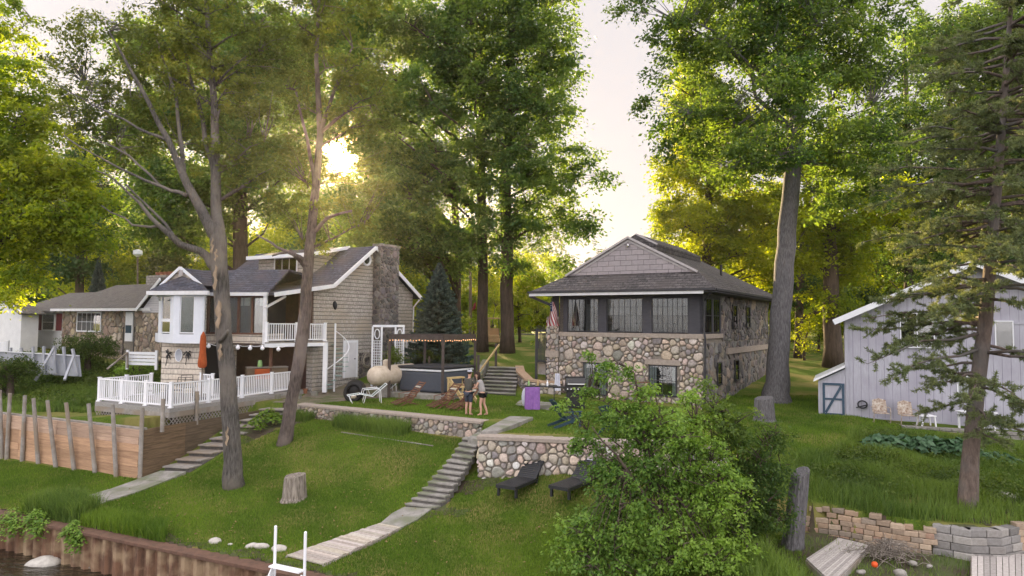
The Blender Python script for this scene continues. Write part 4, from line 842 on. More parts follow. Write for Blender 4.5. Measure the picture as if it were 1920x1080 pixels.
# ================================================================ neighbour's low house, far left
NB0 = Vector((-20.9, 40.0, 0)); NF = Fr(NB0, -u_, Vector((-.529, -.849, 0)))
nb = thing('neighbour_house', (NB0.x, NB0.y, RZ(-2)), 'low stone and white house with grey roof and red shutters behind the bushes', 'house')
def nat(px, py, F_=NF):
    r = ray(px, py); Y = F_.O.dot(F_.n)/r.dot(F_.n); p = r*Y; return (p-F_.O).dot(F_.a), p.z+ZC
A1 = nat(117, 600)[0]; A2_ = nat(36, 600)[0]
mb = MB(); NF.box(mb, -.3, A1, -7, -.03, RZ(-2.6), RZ(.6)); mb.build('core_wall', 'mortar', nb)
nwin = [(nat(189, 600)[0], nat(146, 600)[0], nat(170, 620)[1], nat(170, 587)[1])]
ndoor = (nat(250, 600)[0], nat(236, 600)[0], nat(243, 640)[1], nat(243, 585)[1])
mb = MB(); stones(NF, A1, RZ(-2.4), RZ(.55), .5, mb, b=-.03, seed=71, light=1.0, holes=[(nwin[0][0]-.1, nwin[0][1]+.1, nwin[0][2]-.1, 20), (ndoor[0]-.1, ndoor[1]+.1, 0, 20)], palette=[(.5, .4, .3), (.42, .34, .26), (.36, .3, .25), (.55, .47, .38), (.44, .33, .27)]); mb.build('stone_front', 'stone_tinted', nb)
window(NF, *nwin[0], nb, 'white_paint', 'sky_glass', 5, 2, .08, curtain=[(.35, .6, 0, 1)])
d_ = MB(); NF.box(d_, ndoor[0], ndoor[1], -.05, .03, ndoor[2], ndoor[3]); do = d_.build('front_door', 'white_paint', nb); d_ = MB(); NF.box(d_, ndoor[0]+.12, ndoor[1]-.05, .03, .04, ndoor[2]+.5, ndoor[3]-.8); d_.build('pane', 'teal_cloth', do)
mb = MB(); NF.box(mb, A1, A2_, -7, .02, RZ(-2.8), RZ(.6)); mb.build('side_wall', 'white_siding', nb)
a_, b_, z0, z1 = nat(103, 600)[0], nat(82, 600)[0], nat(92, 618)[1], nat(92, 590)[1]; window(NF, a_, b_, z0, z1, nb, 'white_paint', 'dark_glass', 1, 2, .08, b=.03, curtain=[(0, 1, 0, .4)])
for (x0, x1) in ((79, 69), (117, 107)): mb = MB(); NF.box(mb, nat(x0, 600)[0], nat(x1, 600)[0], .02, .06, z0-.05, z1+.08); mb.build('shutter', 'red_shutter', nb, bevel=.01)
def gab(F_, a0, a1, ze, zr, dep, ov, mat, par, nm):
    roofslab(nm, mat, [F_.p(a0, ov, ze), F_.p(a1, ov, ze), F_.p(a1, -dep/2, zr), F_.p(a0, -dep/2, zr)], par, .12); roofslab(nm, mat, [F_.p(a0, -dep-ov, ze), F_.p(a1, -dep-ov, ze), F_.p(a1, -dep/2, zr), F_.p(a0, -dep/2, zr)], par, .12)
gab(NF, -.6, A1+.2, RZ(.68), RZ(2.45), 7, .6, 'roof_grey', nb, 'roof'); gab(NF, A1+.1, A2_+.4, RZ(.55), RZ(2.0), 7, .5, 'roof_grey', nb, 'low_roof')
mb = MB(); mb.beam(NF.p(-.6, .63, RZ(.6)), NF.p(A1+.2, .63, RZ(.6)), .1, .16); mb.build('gutter', 'gutter_white', nb)
chx = nat(200, 540)[0]; mb = MB(); NF.box(mb, chx-.9, chx+1.4, -4.5, -3.3, RZ(1.5), RZ(3.0)); cc = mb.build('chimney', 'block_wall', nb)
Rr = random.Random(8); 
for i in range(4): mb = MB(); c = NF.p(chx-.5+i*.5, -3.9, RZ(3.0)); mb.lathe(c, [(.14, 0), (.17, .18), (.19, .2), (.19, .26)], 10); mb.build('chimney_pot', 'terracotta', cc)
# entry gable at the right end
EG = Fr(P(304, 600, 38.6)*Vector((1, 1, 0)), -u_, Vector((-.529, -.849, 0)))
mb = MB(); EG.box(mb, 0, 1.9, -3, -.03, RZ(-2.3), RZ(.5)); mb.build('entry_core', 'mortar', nb); mb = MB(); stones(EG, 1.9, RZ(-2.3), RZ(.4), .5, mb, b=-.03, seed=75, palette=[(.5, .4, .3), (.42, .34, .26), (.36, .3, .25), (.55, .47, .38)]); mb.build('entry_wall', 'stone_tinted', nb)
mb = MB(); mb.poly([EG.p(-1.2, .02, RZ(.42)), EG.p(2.0, .02, RZ(.42)), EG.p(2.0, .02, RZ(.6)), EG.p(0, .02, RZ(2.2)), EG.p(-1.2, .02, RZ(2.2))], EG.n*-.1); mb.build('entry_gable', 'lap_siding', nb)
mb = MB(); mb.beam(EG.p(2.35, .2, RZ(.55)), EG.p(.0, .2, RZ(2.3)), .06, .18); mb.build('rake_board', 'white_paint', nb)
mb = MB(); mb.poly([EG.p(2.4, .15, RZ(.6)), EG.p(0, .15, RZ(2.4)), EG.p(0, -3, RZ(2.4)), EG.p(2.4, -3, RZ(.6))], (0, 0, -.08)); mb.build('entry_roof', 'roof_grey', nb)
mb = MB(); p = P(252, 640, 38.4); 
for k in range(2): q = P(251-k*20, 640, 38.2); mb.beam(Vector((q.x, q.y, RZ(-2.2))), Vector((q.x, q.y, RZ(-.4))), .04)
mb.beam(Vector((P(251, 0, 38.2).x, 38.2, RZ(-.4))), Vector((P(231, 0, 38.2).x, 38.2, RZ(-.4))), .04); mb.build('stair_rail', 'black_metal', nb)
# white wing
WG = Fr(P(40, 600, 44)*Vector((1, 1, 0)), -u_, Vector((-.529, -.849, 0))); mb = MB(); mb.poly([WG.p(0, 0, RZ(-2.9)), WG.p(7, 0, RZ(-2.9)), WG.p(7, 0, RZ(.3)), WG.p(2.9, 0, RZ(1.35)), WG.p(0, 0, RZ(.4))], WG.n*-1.0); mb.build('wing', 'white_siding', nb)
mb = MB(); mb.poly([WG.p(-.4, .3, RZ(.36)), WG.p(2.9, .3, RZ(1.5)), WG.p(2.9, -1.2, RZ(1.5)), WG.p(-.4, -1.2, RZ(.36))], (0, 0, -.1)); mb.poly([WG.p(2.9, .3, RZ(1.5)), WG.p(7.4, .3, RZ(.3)), WG.p(7.4, -1.2, RZ(.3)), WG.p(2.9, -1.2, RZ(1.5))], (0, 0, -.1)); mb.build('wing_roof', 'roof_grey', nb)
mb = MB(); mb.beam(WG.p(-.25, .1, RZ(.36)), WG.p(2.9, .1, RZ(1.45)), .1, .14); mb.build('wing_rake', 'white_paint', nb)
# ---------------------------------------------------------------- propped grey panel and white rail fences on the bank
pf = thing('panel_fence', P(110, 700, 35)*1.0, 'long grey panel on the green bank held by posts and slanted props', 'fence')
mb = MB(); pp = [P(-30, 658, 37), P(60, 663, 36), P(148, 668, 35), P(152, 706, 34.8), P(80, 702, 35.8), P(-30, 690, 37)]
mb.poly(pp, (0, .06, 0)); mb.build('panel', 'grey_panel', pf)
pts = [((20, 652), (20, 690), 36.5), ((40, 652), (40, 690), 36.2), ((62, 650), (64, 700), 35.8), ((82, 649), (84, 700), 35.6), ((102, 648), (105, 700), 35.3), ((119, 650), (124, 700), 35.1), ((136, 654), (146, 704), 34.8)]
for (t, b, Y) in pts: mb = MB(); mb.beam(P(*t, Y), P(*b, Y), .13, .1); mb.build('post', 'grey_panel', pf)
for (t, b, Y) in (((101, 653), (66, 714), 34.8), ((138, 668), (121, 712), 34.3)): mb = MB(); e = P(*b, Y-1.2); mb.beam(P(*t, Y), Vector((e.x, e.y, e.z)), .1); mb.build('prop', 'grey_panel', pf)
mb = MB(); mb.beam(P(-30, 657, 36.9), P(60, 662, 35.9), .1, .05); mb.beam(P(60, 662, 35.9), P(148, 667, 34.9), .1, .05); mb.build('top_rail', 'white_paint', pf)
def railfence(px0, px1, yt, yb, Y, label, n=4):
    f = thing('rail_fence', P(px0, yb, Y), label, 'fence'); a, b = P(px0, yt, Y), P(px1, yt+1, Y-.4); h = (yb-yt)*Y/1280
    for t in (0, 1): mb = MB(); c = a.lerp(b, t); mb.beam(c+Vector((0, 0, .08)), c+Vector((0, 0, -h)), .12); mb.build('post', 'white_paint', f)
    for k in range(n): mb = MB(); z = Vector((0, .0, -.08-k*(h-.2)/n)); mb.beam(a+z, b+z, .05, .14); mb.build('rail', 'white_paint', f)
railfence(240, 294, 659, 692, 35.2, 'white four rail fence joining the shingled house on the green bank'); railfence(-8, 15, 640, 664, 40, 'short white rail fence in front of the white neighbour wing', 4)
sr = thing('stair_rail', P(205, 688, 33.5), 'grey slanted handrail rising up the green bank', 'handrail'); mb = MB(); mb.beam(P(201, 692, 33.6), P(239, 661, 35), .07); mb.build('rail', 'grey_wood', sr); mb = MB(); mb.beam(P(239, 661, 35), P(239, 690, 35), .08); mb.build('post', 'grey_wood', sr)
lpst = thing('light_pole', P(258, 540, 62), 'thin pale pole with a small lamp head in the hazy distance', 'pole'); mb = MB(); mb.tube([P(258, 600, 62), P(258, 482, 62)], .08, 6); mb.build('pole', 'wood_pole', lpst); mb = MB(); mb.lathe(P(258, 482, 62), [(.1, 0), (.4, .25), (.38, .6), (.05, .7)], 10); mb.build('lamp_head', 'white_paint', lpst)
# ---------------------------------------------------------------- patio furnishings
um = thing('closed_umbrella', Vector((P(401, 700, 29.8).x, 29.8, DZ)), 'closed rust orange patio umbrella standing on the white railed deck', 'umbrella')
mb = MB(); c = Vector((P(401, 0, 29.8).x, 29.8, 0)); t_, b_ = P(401, 622, 29.8).z, P(401, 690, 29.8).z
n = 18; vs = []; fs = []; hs_ = [0, .04, .12, .3, .5, .7, .85, .95, 1]; rs = [.02, .05, .09, .11, .105, .13, .16, .15, .1]
for i, (h, r) in enumerate(zip(hs_, rs)):
    for k in range(n): a = 2*math.pi*k/n; r2 = r*(1+.22*math.cos(k*math.pi)*(h > .05)); vs.append(c+Vector((r2*math.cos(a), r2*math.sin(a), t_+(b_-t_)*h)))
for i in range(len(hs_)-1):
    for k in range(n): a = i*n+k; b = i*n+(k+1) % n; fs.append((a, a+n, b+n, b))
mb.add(vs, fs); mb.build('canopy', 'orange_cloth', um, smooth=True); mb = MB(); mb.tube([Vector((c.x, c.y, DZ)), Vector((c.x, c.y, b_+.2))], .03, 8); mb.build('pole', 'wood_pole', um); mb = MB(); mb.lathe(Vector((c.x, c.y, DZ)), [(.28, 0), (.28, .06), (.06, .12)], 16); mb.build('base', 'black_plastic', um)
gs = thing('globe_lights', P(455, 650, 32.0), 'string of white globe lights hung under the sunroom and balcony', 'string lights')
bl = [P(391, 648, 32.1), P(446, 651, 32.0), P(469, 652, 31.9), P(492, 652, 31.8), P(522, 654, 32.0)]
mb = MB()
ends = [P(384, 645, 32.2)]+bl+[P(545, 648, 33)]
for a, b in zip(ends[:-1], ends[1:]):
    pts = [a.lerp(b, k/6)+Vector((0, 0, .1-.5*min(.22, (b-a).length*.16)*4*(k/6)*(1-k/6))) for k in range(7)]; mb.tube(pts, .012, 5)
mb.build('wire', 'white_paint', gs)
for p in bl: mb = MB(); mb.lathe(p+Vector((0, 0, -.1)), [(.02, -.02), (.08, .02), (.1, .07), (.08, .13), (.035, .17), (.03, .22)], 12); mb.build('globe', 'white_vinyl', gs, smooth=True)
BW = lambda px, py, off=.05: (lambda r: r*((LW.O.dot(LW.n)+off)/r.dot(LW.n))+Vector((0, 0, ZC)))(ray(px, py))
c = BW(335, 666); mb = MB(); mb.tube([c+LW.a*.19*math.cos(k*math.pi/12)+Vector((0, 0, .29*math.sin(k*math.pi/12))) for k in range(25)], .022, 6, cap=False); mi = thing('oval_mirror', c, 'oval white rimmed mirror on the pale shingle wall under the bay window', 'mirror'); mb.build('rim', 'white_vinyl', mi)
mb = MB(); mb.poly([c+LW.a*.18*math.cos(k*math.pi/12)+Vector((0, 0, .28*math.sin(k*math.pi/12))) for k in range(24)], LW.n*.01); mb.build('mirror_glass', 'grey_panel', mi)
for (px, py, lb, sd) in ((315, 664, 'dark metal palm wall ornament left of the oval mirror', 1), (352, 662, 'dark metal palm wall ornament right of the oval mirror', 2)):
    c = BW(px, py, .08); mb = MB(); Rr = random.Random(sd)
    for k in range(9): a = Rr.uniform(0, 6.28); l = Rr.uniform(.15, .3); mb.tube([c, c+LW.a*l*.6*math.cos(a)+Vector((0, 0, l*.6*math.sin(a)+.04)), c+LW.a*l*math.cos(a)+Vector((0, 0, l*math.sin(a)-.05))], [.022, .03, .006], 5)
    mb.tube([c, c+LW.a*.06+Vector((0, 0, -.3)), c+LW.a*.1+Vector((0, 0, -.55))], .018, 5); tag(mb.build('palm_ornament', 'black_metal'), lb, 'ornament', 'metal palm ornaments')
ct = thing('bar_counter', Vector((P(485, 700, 33.4).x, 33.4, DZ)), 'wooden patio counter with an orange front panel behind the railing', 'counter')
q0_, q1_ = P(462, 689, 33.2), P(538, 689, 34.2); mb = MB(); mb.beam(Vector((q0_.x, q0_.y, q0_.z)), Vector((q1_.x, q1_.y, q0_.z)), .6, .05); mb.build('top', 'grey_wood', ct)
mb = MB(); mb.beam(Vector((q0_.x, q0_.y, q0_.z-.5)), Vector((q1_.x, q1_.y, q0_.z-.5)), .5, .9); mb.build('cabinet', 'brown_timber', ct)
q2_, q3_ = P(478, 690, 32.95), P(506, 690, 33.2); mb = MB(); mb.par(Vector((q2_.x, q2_.y, q0_.z-.55)), Vector((q3_.x-q2_.x, q3_.y-q2_.y, 0)), (0, -.02, 0), (0, 0, .5)); mb.build('front_panel', 'orange_cloth', ct)
c = Vector((P(486, 680, 33.2).x, 33.3, q0_.z+.03)); gp = MB(); gp.lathe(c, [(.11, 0), (.12, .04), (.1, .25), (.08, .32)], 14); tag(gp.build('pitcher', 'green_glaze', smooth=True), 'light green pitcher standing on the patio counter', 'pitcher')
def patio_chair(px, Y, lb, rz, mat='black_metal'):
    p = Vector((P(px, 0, Y).x, Y, DZ+.01)); t = thing('patio_chair', p, lb, 'chair', 'patio chairs on the deck', rz)
    mb = MB(); mb.box(-.24, .24, -.24, .24, .42, .45); mb.build('seat', mat, t, local=True)
    mb = MB(); 
    for x in (-.24, .24): mb.tube([(x, .24, .44), (x, .33, .95)], .014, 6)
    for k in range(5): mb.tube([(-.24, .26+.018*k, .55+.1*k), (.24, .26+.018*k, .55+.1*k)], .011, 5)
    mb.build('backrest', mat, t, local=True)
    for (x, y) in ((-.24, -.24), (.24, -.24), (-.24, .24), (.24, .24)): mb = MB(); mb.tube([(x, y, 0), (x, y, .44)], .014, 6); mb.build('leg', mat, t, local=True)
    for x in (-.27, .27): mb = MB(); mb.tube([(x, .28, .65), (x, -.22, .66), (x, -.24, .44)], .014, 6); mb.build('armrest', mat, t, local=True)
    return t
patio_chair(376, 30.6, 'black wire patio chair beside the short railing end near the wall corner', .6); patio_chair(300, 28.9, 'black wire patio chair at the left end of the deck', 2.4); patio_chair(352, 29.3, 'black wire patio chair in front of the pale shingle wall', -.5)
tb = thing('patio_table', Vector((P(335, 0, 29.2).x, 29.4, DZ)), 'round black patio table between the chairs on the deck', 'table'); mb = MB(); mb.lathe(tb.location, [(.5, .7), (.5, .73)], 20); mb.build('top', 'black_metal', tb); mb = MB(); mb.tube([tb.location, tb.location+Vector((0, 0, .7))], .04, 8); mb.lathe(tb.location, [(.25, 0), (.2, .03)], 14); mb.build('leg', 'black_metal', tb)
# ---------------------------------------------------------------- spiral stair, hose, arbor, tank, pod
sp = thing('spiral_stair', Vector((-9.1, 34.9, RZ(-3.5))), 'small white metal spiral stair beside the balcony post', 'stairs')
c = Vector((-9.05, 35.1, 0)); z0 = gz(c.x, c.y)
mb = MB(); mb.tube([(c.x, c.y, z0), (c.x, c.y, RZ(-.1))], .05, 10); mb.build('centre_pole', 'white_vinyl', sp)
for k in range(11):
    a = -2.2+k*.42; z = z0+.2+k*.22; d0 = Vector((math.cos(a-.18), math.sin(a-.18), 0))*.7; d1 = Vector((math.cos(a+.18), math.sin(a+.18), 0))*.7; mb = MB(); mb.poly([Vector((c.x, c.y, z)), Vector((c.x, c.y, z))+d0, Vector((c.x, c.y, z))+d1], (0, 0, -.03)); mb.build('tread', 'aqua_webbing', sp)
mb = MB(); mb.tube([(c.x+.7*math.cos(-2.2+k*.21), c.y+.7*math.sin(-2.2+k*.21), z0+1.0+k*.11) for k in range(23)], .022, 6)
for k in range(0, 23, 4): a = -2.2+k*.21; mb.tube([(c.x+.7*math.cos(a), c.y+.7*math.sin(a), z0+.2+k*.11), (c.x+.7*math.cos(a), c.y+.7*math.sin(a), z0+1.0+k*.11)], .014, 5)
mb.build('handrail', 'white_vinyl', sp)
a, z = gable_at(685, 674); mb = MB(); Rr = random.Random(2)
for k in range(6): r1, r2 = Rr.uniform(.22, .4), Rr.uniform(.25, .42); mb.tube([GF.p(a+r1*math.cos(q*math.pi/9)+Rr.uniform(-.01, .01), .1+.02*k, z-.05*k*.3+r2*math.sin(q*math.pi/9)) for q in range(19)], .018, 5)
tag(mb.build('hose_coil', 'rope'), 'coiled pale hose hanging on the dark stone base by the side door', 'hose')
ar = thing('arbor', P(730, 700, 35.8)*1.0, 'white lattice garden arbor in front of the stone chimney', 'arbor')
ap_ = [(699, 612), (716, 612), (742, 612), (757, 612)]; Ya = [36.2, 36.0, 36.6, 36.9]
ps = []
for (px, py), Y in zip(ap_, Ya): t_ = P(px, py, Y); g0 = gz(t_.x, t_.y); ps.append((t_, g0)); mb = MB(); mb.beam(Vector((t_.x, t_.y, g0)), t_, .09); mb.build('post', 'white_paint', ar)
for i, j in ((0, 1), (2, 3)):
    (t0, g0), (t1, g1) = ps[i], ps[j]; mb = MB(); zb_ = g0+.55; zt = t0.z-.75; d_ = t1-t0; d_.z = 0
    for k in range(5): p = t0+d_*(k/4); mb.beam(Vector((p.x, p.y, zb_)), Vector((p.x, p.y, zt)), .03, .02)
    for k in range(14): z = zb_+(zt-zb_)*k/13; mb.beam(Vector((t0.x, t0.y-.02, z)), Vector((t1.x, t1.y-.02, z)), .02, .03)
    m_ = t0.lerp(t1, .5); mb.tube([m_+d_.normalized()*.15*math.cos(q*math.pi/8)+Vector((0, 0, -.4+.25*math.sin(q*math.pi/8))) for q in range(17)], .03, 5); mb.build('lattice_panel', 'white_paint', ar)
for k, (i, j) in enumerate(((0, 3), (1, 2))): mb = MB(); mb.beam(ps[0][0]+Vector((0, k*.3, .02)), ps[3][0]+Vector((0, k*.3, .02)), .08, .12); mb.build('top_beam', 'white_paint', ar)
tk = thing('propane_tank', P(725, 730, 33)*1.0, 'large cream capsule shaped tank lying beside the dark pod', 'tank')
t0, t1 = P(706, 700, 33.3), P(770, 692, 35.6); r = .48; d_ = (t1-t0).normalized(); t0.z = t1.z = RZ(-2.62); d_ = (t1-t0).normalized(); Lt = (t1-t0).length
mb = MB(); mb.lathe(t0, [(r*math.sin(k*math.pi/16), -r*math.cos(k*math.pi/16)*.9) for k in range(8)]+[(r, 0), (r, Lt)]+[(r*math.cos(k*math.pi/16), Lt+r*math.sin(k*math.pi/16)*.9) for k in range(1, 9)], 24, axis=d_); mb.build('shell', 'tank_cream', tk, smooth=True)
mb = MB(); c = t0+d_*.75; mb.lathe(c+Vector((0, 0, r-.05)), [(.2, 0), (.2, .28), (.1, .34)], 14); mb.build('dome_cover', 'tank_cream', tk)
for s_ in (.2, .8): mb = MB(); c = t0+d_*Lt*s_; mb.box(c.x-.3, c.x+.3, c.y-.12, c.y+.12, RZ(-3.75), RZ(-2.95)); mb.build('cradle', 'concrete', tk)
pod = thing('wicker_pod', P(665, 728, 31.6), 'round black wicker pod with a dark opening near the side door', 'pod')
c = P(665, 714, 32.2); zg = gz(c.x, c.y); c.z = zg+.45
vs = []; fs = []; mb = MB(); mb.blob(c+Vector((0, .2, .02)), (.52, .45, .48), 5, .05, 18, 12); mb.build('shell', 'wicker_black', pod, smooth=True)
mb = MB(); mb.tube([c+Vector((.38*math.cos(k*math.pi/10), -.24+.1*math.sin(k*math.pi/10), .38*math.sin(k*math.pi/10)-.05)) for k in range(21)], .09, 8, cap=False); mb.build('rim', 'wicker_black', pod, smooth=True)
mb = MB(); mb.blob(c+Vector((.02, -.28, -.25)), (.14, .12, .1), 3, .1); mb.build('cushion', 'tank_cream', pod, smooth=True)
# ---------------------------------------------------------------- hot tub, pergola with lights
ht = thing('hot_tub', P(790, 735, 33.7), 'grey panelled hot tub with dark cover and white rim under the pergola', 'hot tub')
h0, h1, h2 = P(746, 735, 34.3), P(828, 737, 33.2), P(888, 728, 35.2); zt = RZ(-3.45); h0.z = h1.z = h2.z = zt; h3 = h0+(h2-h1); cen_ = (h0+h1+h2+h3)/4
def hexp(sc, z): return [Vector((cen_.x+(p.x-cen_.x)*sc, cen_.y+(p.y-cen_.y)*sc, z)) for p in (h0, h1, h2, h3)]
mb = MB(); mb.poly(hexp(.97, zt+.03), (0, 0, 1.0)); mb.build('cabinet', 'spa_panel', ht, bevel=.1)
mb = MB(); mb.poly(hexp(1.01, zt+1.035), (0, 0, .1)); mb.build('shell_rim', 'spa_shell', ht, bevel=.04)
mb = MB(); p = hexp(1.03, zt+1.14); mid1, mid2 = p[1].lerp(p[0], .45), p[2].lerp(p[3], .45); mb.poly([p[0]+Vector((0, 0, .03)), mid1+Vector((0, 0, .03)), mid2+Vector((0, 0, .03)), p[3]+Vector((0, 0, .03))], (0, 0, .12)); mb.poly([mid1+Vector((0, 0, .03)), p[1]+Vector((0, 0, .03)), p[2]+Vector((0, 0, .03)), mid2+Vector((0, 0, .03))], (0, 0, .125)); mb.build('cover', 'spa_cover', ht, bevel=.05)
mb = MB(); mb.beam(h0+Vector((.3, -.08, .85)), h0+Vector((.7, -.2, .85)), .02, .12); mb.build('handle', 'black_plastic', ht)
hb = thing('tub_pad', cen_, 'concrete pad under the hot tub', 'pad'); mb = MB(); pd = [P(724, 737, 33.9), P(834, 745, 32.3), P(905, 735, 35.0), P(800, 722, 37.5)]; mb.poly([Vector((p.x, p.y, RZ(-3.45))) for p in pd], (0, 0, -.5)); mb.build('slab', 'concrete', hb, bevel=.02)
hb['label'] = 'pale concrete pad carrying the hot tub'; 
pg = thing('pergola', P(790, 735, 33.5), 'dark brown open pergola frame standing over the hot tub', 'pergola')
pt = [P(731, 632, 33.6), P(831, 634, 32.5), P(891, 634, 35.4)]; zt2 = RZ(-.82)
for p in pt: p.z = zt2
p4 = pt[0]+(pt[2]-pt[1]); pp4 = pt+[p4]
for i, p in enumerate(pp4): mb = MB(); mb.beam(Vector((p.x, p.y, RZ(-3.75))), Vector((p.x, p.y, zt2)), .13); mb.build('post', 'pergola_brown', pg)
for i in range(4): a, b = pp4[i], pp4[(i+1) % 4]; mb = MB(); mb.beam(a+Vector((0, 0, .1+.003*i)), b+Vector((0, 0, .1+.003*i)), .09, .22); mb.build('beam', 'pergola_brown', pg)
for k in range(1, 8): mb = MB(); mb.beam(pp4[0].lerp(pp4[1], k/8)+Vector((0, 0, .16)), pp4[3].lerp(pp4[2], k/8)+Vector((0, 0, .16)), .05, .12); mb.build('rafter', 'pergola_brown', pg)
sl_ = thing('string_lights', pt[1], 'row of small warm lit bulbs strung along the pergola beam', 'string lights'); emis('bulb_glow', (1, .5, .25), .3)
Rr = random.Random(3); mb = MB(); wp = []
for (a, b, n) in ((pt[0], pt[1], 17), (pt[1], pt[2], 14)):
    o2 = Vector((b.y-a.y, -(b.x-a.x), 0)).normalized()*.09
    for k in range(n+1):
        p = a.lerp(b, (k+.4)/(n+1))+o2+Vector((0, 0, -.06+Rr.uniform(-.03, .02))); wp.append(p+Vector((0, 0, .05))); b2 = MB(); b2.blob(p, .026, k, 0, 6, 4); b2.build('bulb', 'bulb_glow', sl_)
mb.tube(wp, .008, 4); mb.build('wire', 'black_metal', sl_)
# wooden tub steps
ws = thing('tub_steps', P(860, 745, 31.6), 'tan lumber step frame beside the hot tub and the man', 'steps')
w0 = P(842, 710, 32.6); w1_ = P(868, 708, 33.0); mb = MB()
for px, py, Y in ((841, 709, 32.5),): 
    a = P(841, 709, 32.4); b = P(868, 707, 33.0); mb.beam(a, b, .3, .07); mb.beam(a, Vector((a.x, a.y, RZ(-3.7))), .1); mb.beam(b, Vector((b.x, b.y, RZ(-3.7))), .1); mb.beam(a+Vector((0, -.1, -.35)), b+Vector((0, -.1, -.35)), .04, .12)
    c = P(868, 738, 31.4); mb.beam(a+Vector((.1, -.15, -.1)), Vector((c.x, c.y, RZ(-3.55))), .05, .2); mb.beam(b+Vector((0, -.1, -.1)), Vector((c.x+.6, c.y+.3, RZ(-3.6))), .05, .2)
    for k in (.35, .7): m1 = (a+Vector((.1, -.15, -.1))).lerp(Vector((c.x, c.y, RZ(-3.55))), k); mb.beam(m1, m1+Vector((.55, .3, 0)), .25, .04)
mb.build('frame', 'tan_lumber', ws)
# ---------------------------------------------------------------- folding wood chairs and wire loungers
def wood_chair():
    t = thing('folding_chair', (0, 0, 0), 'x', 'deck chair', 'folding wooden deck chairs on the terrace')
    mb = MB()
    for x in (-.28, .28): mb.beam((x, -.62, .1), (x, .35, .42), .03, .05)
    for k in range(9): y = -.6+k*.11; mb.beam((-.3, y, .14+(y+.6)*.33-.02), (.3, y, .14+(y+.6)*.33-.02), .075, .02)
    mb.build('seat', 'chair_wood', t, local=True)
    mb = MB()
    for x in (-.31, .31): mb.beam((x, .0, .12), (x, .78, 1.02), .03, .05)
    for k in range(8): f = .25+k*.1; mb.beam((-.31, .78*f, .12+.9*f), (.31, .78*f, .12+.9*f), .02, .07, up=(0, .8, .6))
    mb.build('backrest', 'chair_wood', t, local=True)
    for x in (-.29, .29): mb = MB(); mb.beam((x, -.35, .26), (x, .55, .0), .03, .045); mb.build('leg', 'chair_wood', t, local=True); mb = MB(); mb.beam((x, -.45, .0), (x, .2, .3), .03, .045); mb.build('leg', 'chair_wood', t, local=True)
    for x in (-.33, .33): mb = MB(); mb.beam((x, -.25, .5), (x, .4, .6), .05, .025); mb.beam((x, -.22, .2), (x, -.22, .5), .025); mb.build('armrest', 'chair_wood', t, local=True)
    mb = MB(); mb.beam((-.24, .56, .8), (.24, .56, .8), .02, .1, up=(0, .8, .6)); mb.build('head_pad', 'rope', t, local=True)
    return t
wc = wood_chair(); cpos = [(762, 760, 'brown folding deck chair nearest the wire loungers'), (829, 765, 'brown folding deck chair left of the one behind the man'), (866, 768, 'brown folding deck chair partly hidden behind the man in a cap')]
for i, (px, py, lb) in enumerate(cpos):
    p = G(px, py, 26.4); r_ = -1.0+.05*i
    if i == 0: wc.location = p; wc.rotation_euler = (0, 0, r_); wc['label'] = lb
    else: dup(wc, p, r_, lb)
def wire_lounger():
    t = thing('wire_lounger', (0, 0, 0), 'x', 'lounger', 'wire frame loungers with aqua webbing')
    mb = MB()
    for x in (-.3, .3): mb.tube([(x, -1.0, .35), (x, -.45, .42), (x, .1, .3), (x, .75, .85)], .016, 6)
    for (y, z) in ((-1.0, .35), (.75, .85), (-.45, .42), (.1, .3)): mb.tube([(-.3, y, z), (.3, y, z)], .016, 6)
    mb.build('frame', 'white_vinyl', t, local=True)
    mb = MB(); pth_ = [(-1.0, .35), (-.45, .42), (.1, .3), (.75, .85)]
    for (y0, z0), (y1, z1) in zip(pth_[:-1], pth_[1:]):
        n = int(math.hypot(y1-y0, z1-z0)/.07)
        for k in range(n): f = (k+.5)/n; y, z = y0+(y1-y0)*f, z0+(z1-z0)*f; mb.beam((-.29, y, z), (.29, y, z), .035, .006)
    mb.build('webbing', 'aqua_webbing', t, local=True)
    for (y0, y1, z) in ((-.95, -.8, .36), (-.2, -.3, .37), (.45, .5, .6)): mb = MB(); mb.tube([(-.3, y0, z), (-.3, y1, .01), (.3, y1, .01), (.3, y0, z)], .016, 6); mb.build('leg', 'white_vinyl', t, local=True)
    for x in (-.34, .34): mb = MB(); mb.tube([(x, -.35, .4), (x, -.3, .62), (x, .35, .66), (x, .45, .6)], .016, 6); mb.build('armrest', 'white_vinyl', t, local=True)
    return t
wl = wire_lounger(); wl.location = G(693, 755, 27.5); wl.rotation_euler = (0, 0, -1.25); wl['label'] = 'white wire lounger with aqua webbing nearest the low wall, further left'
dup(wl, G(722, 742, 27.5), -1.1, 'white wire lounger with aqua webbing closer to the hot tub pad')
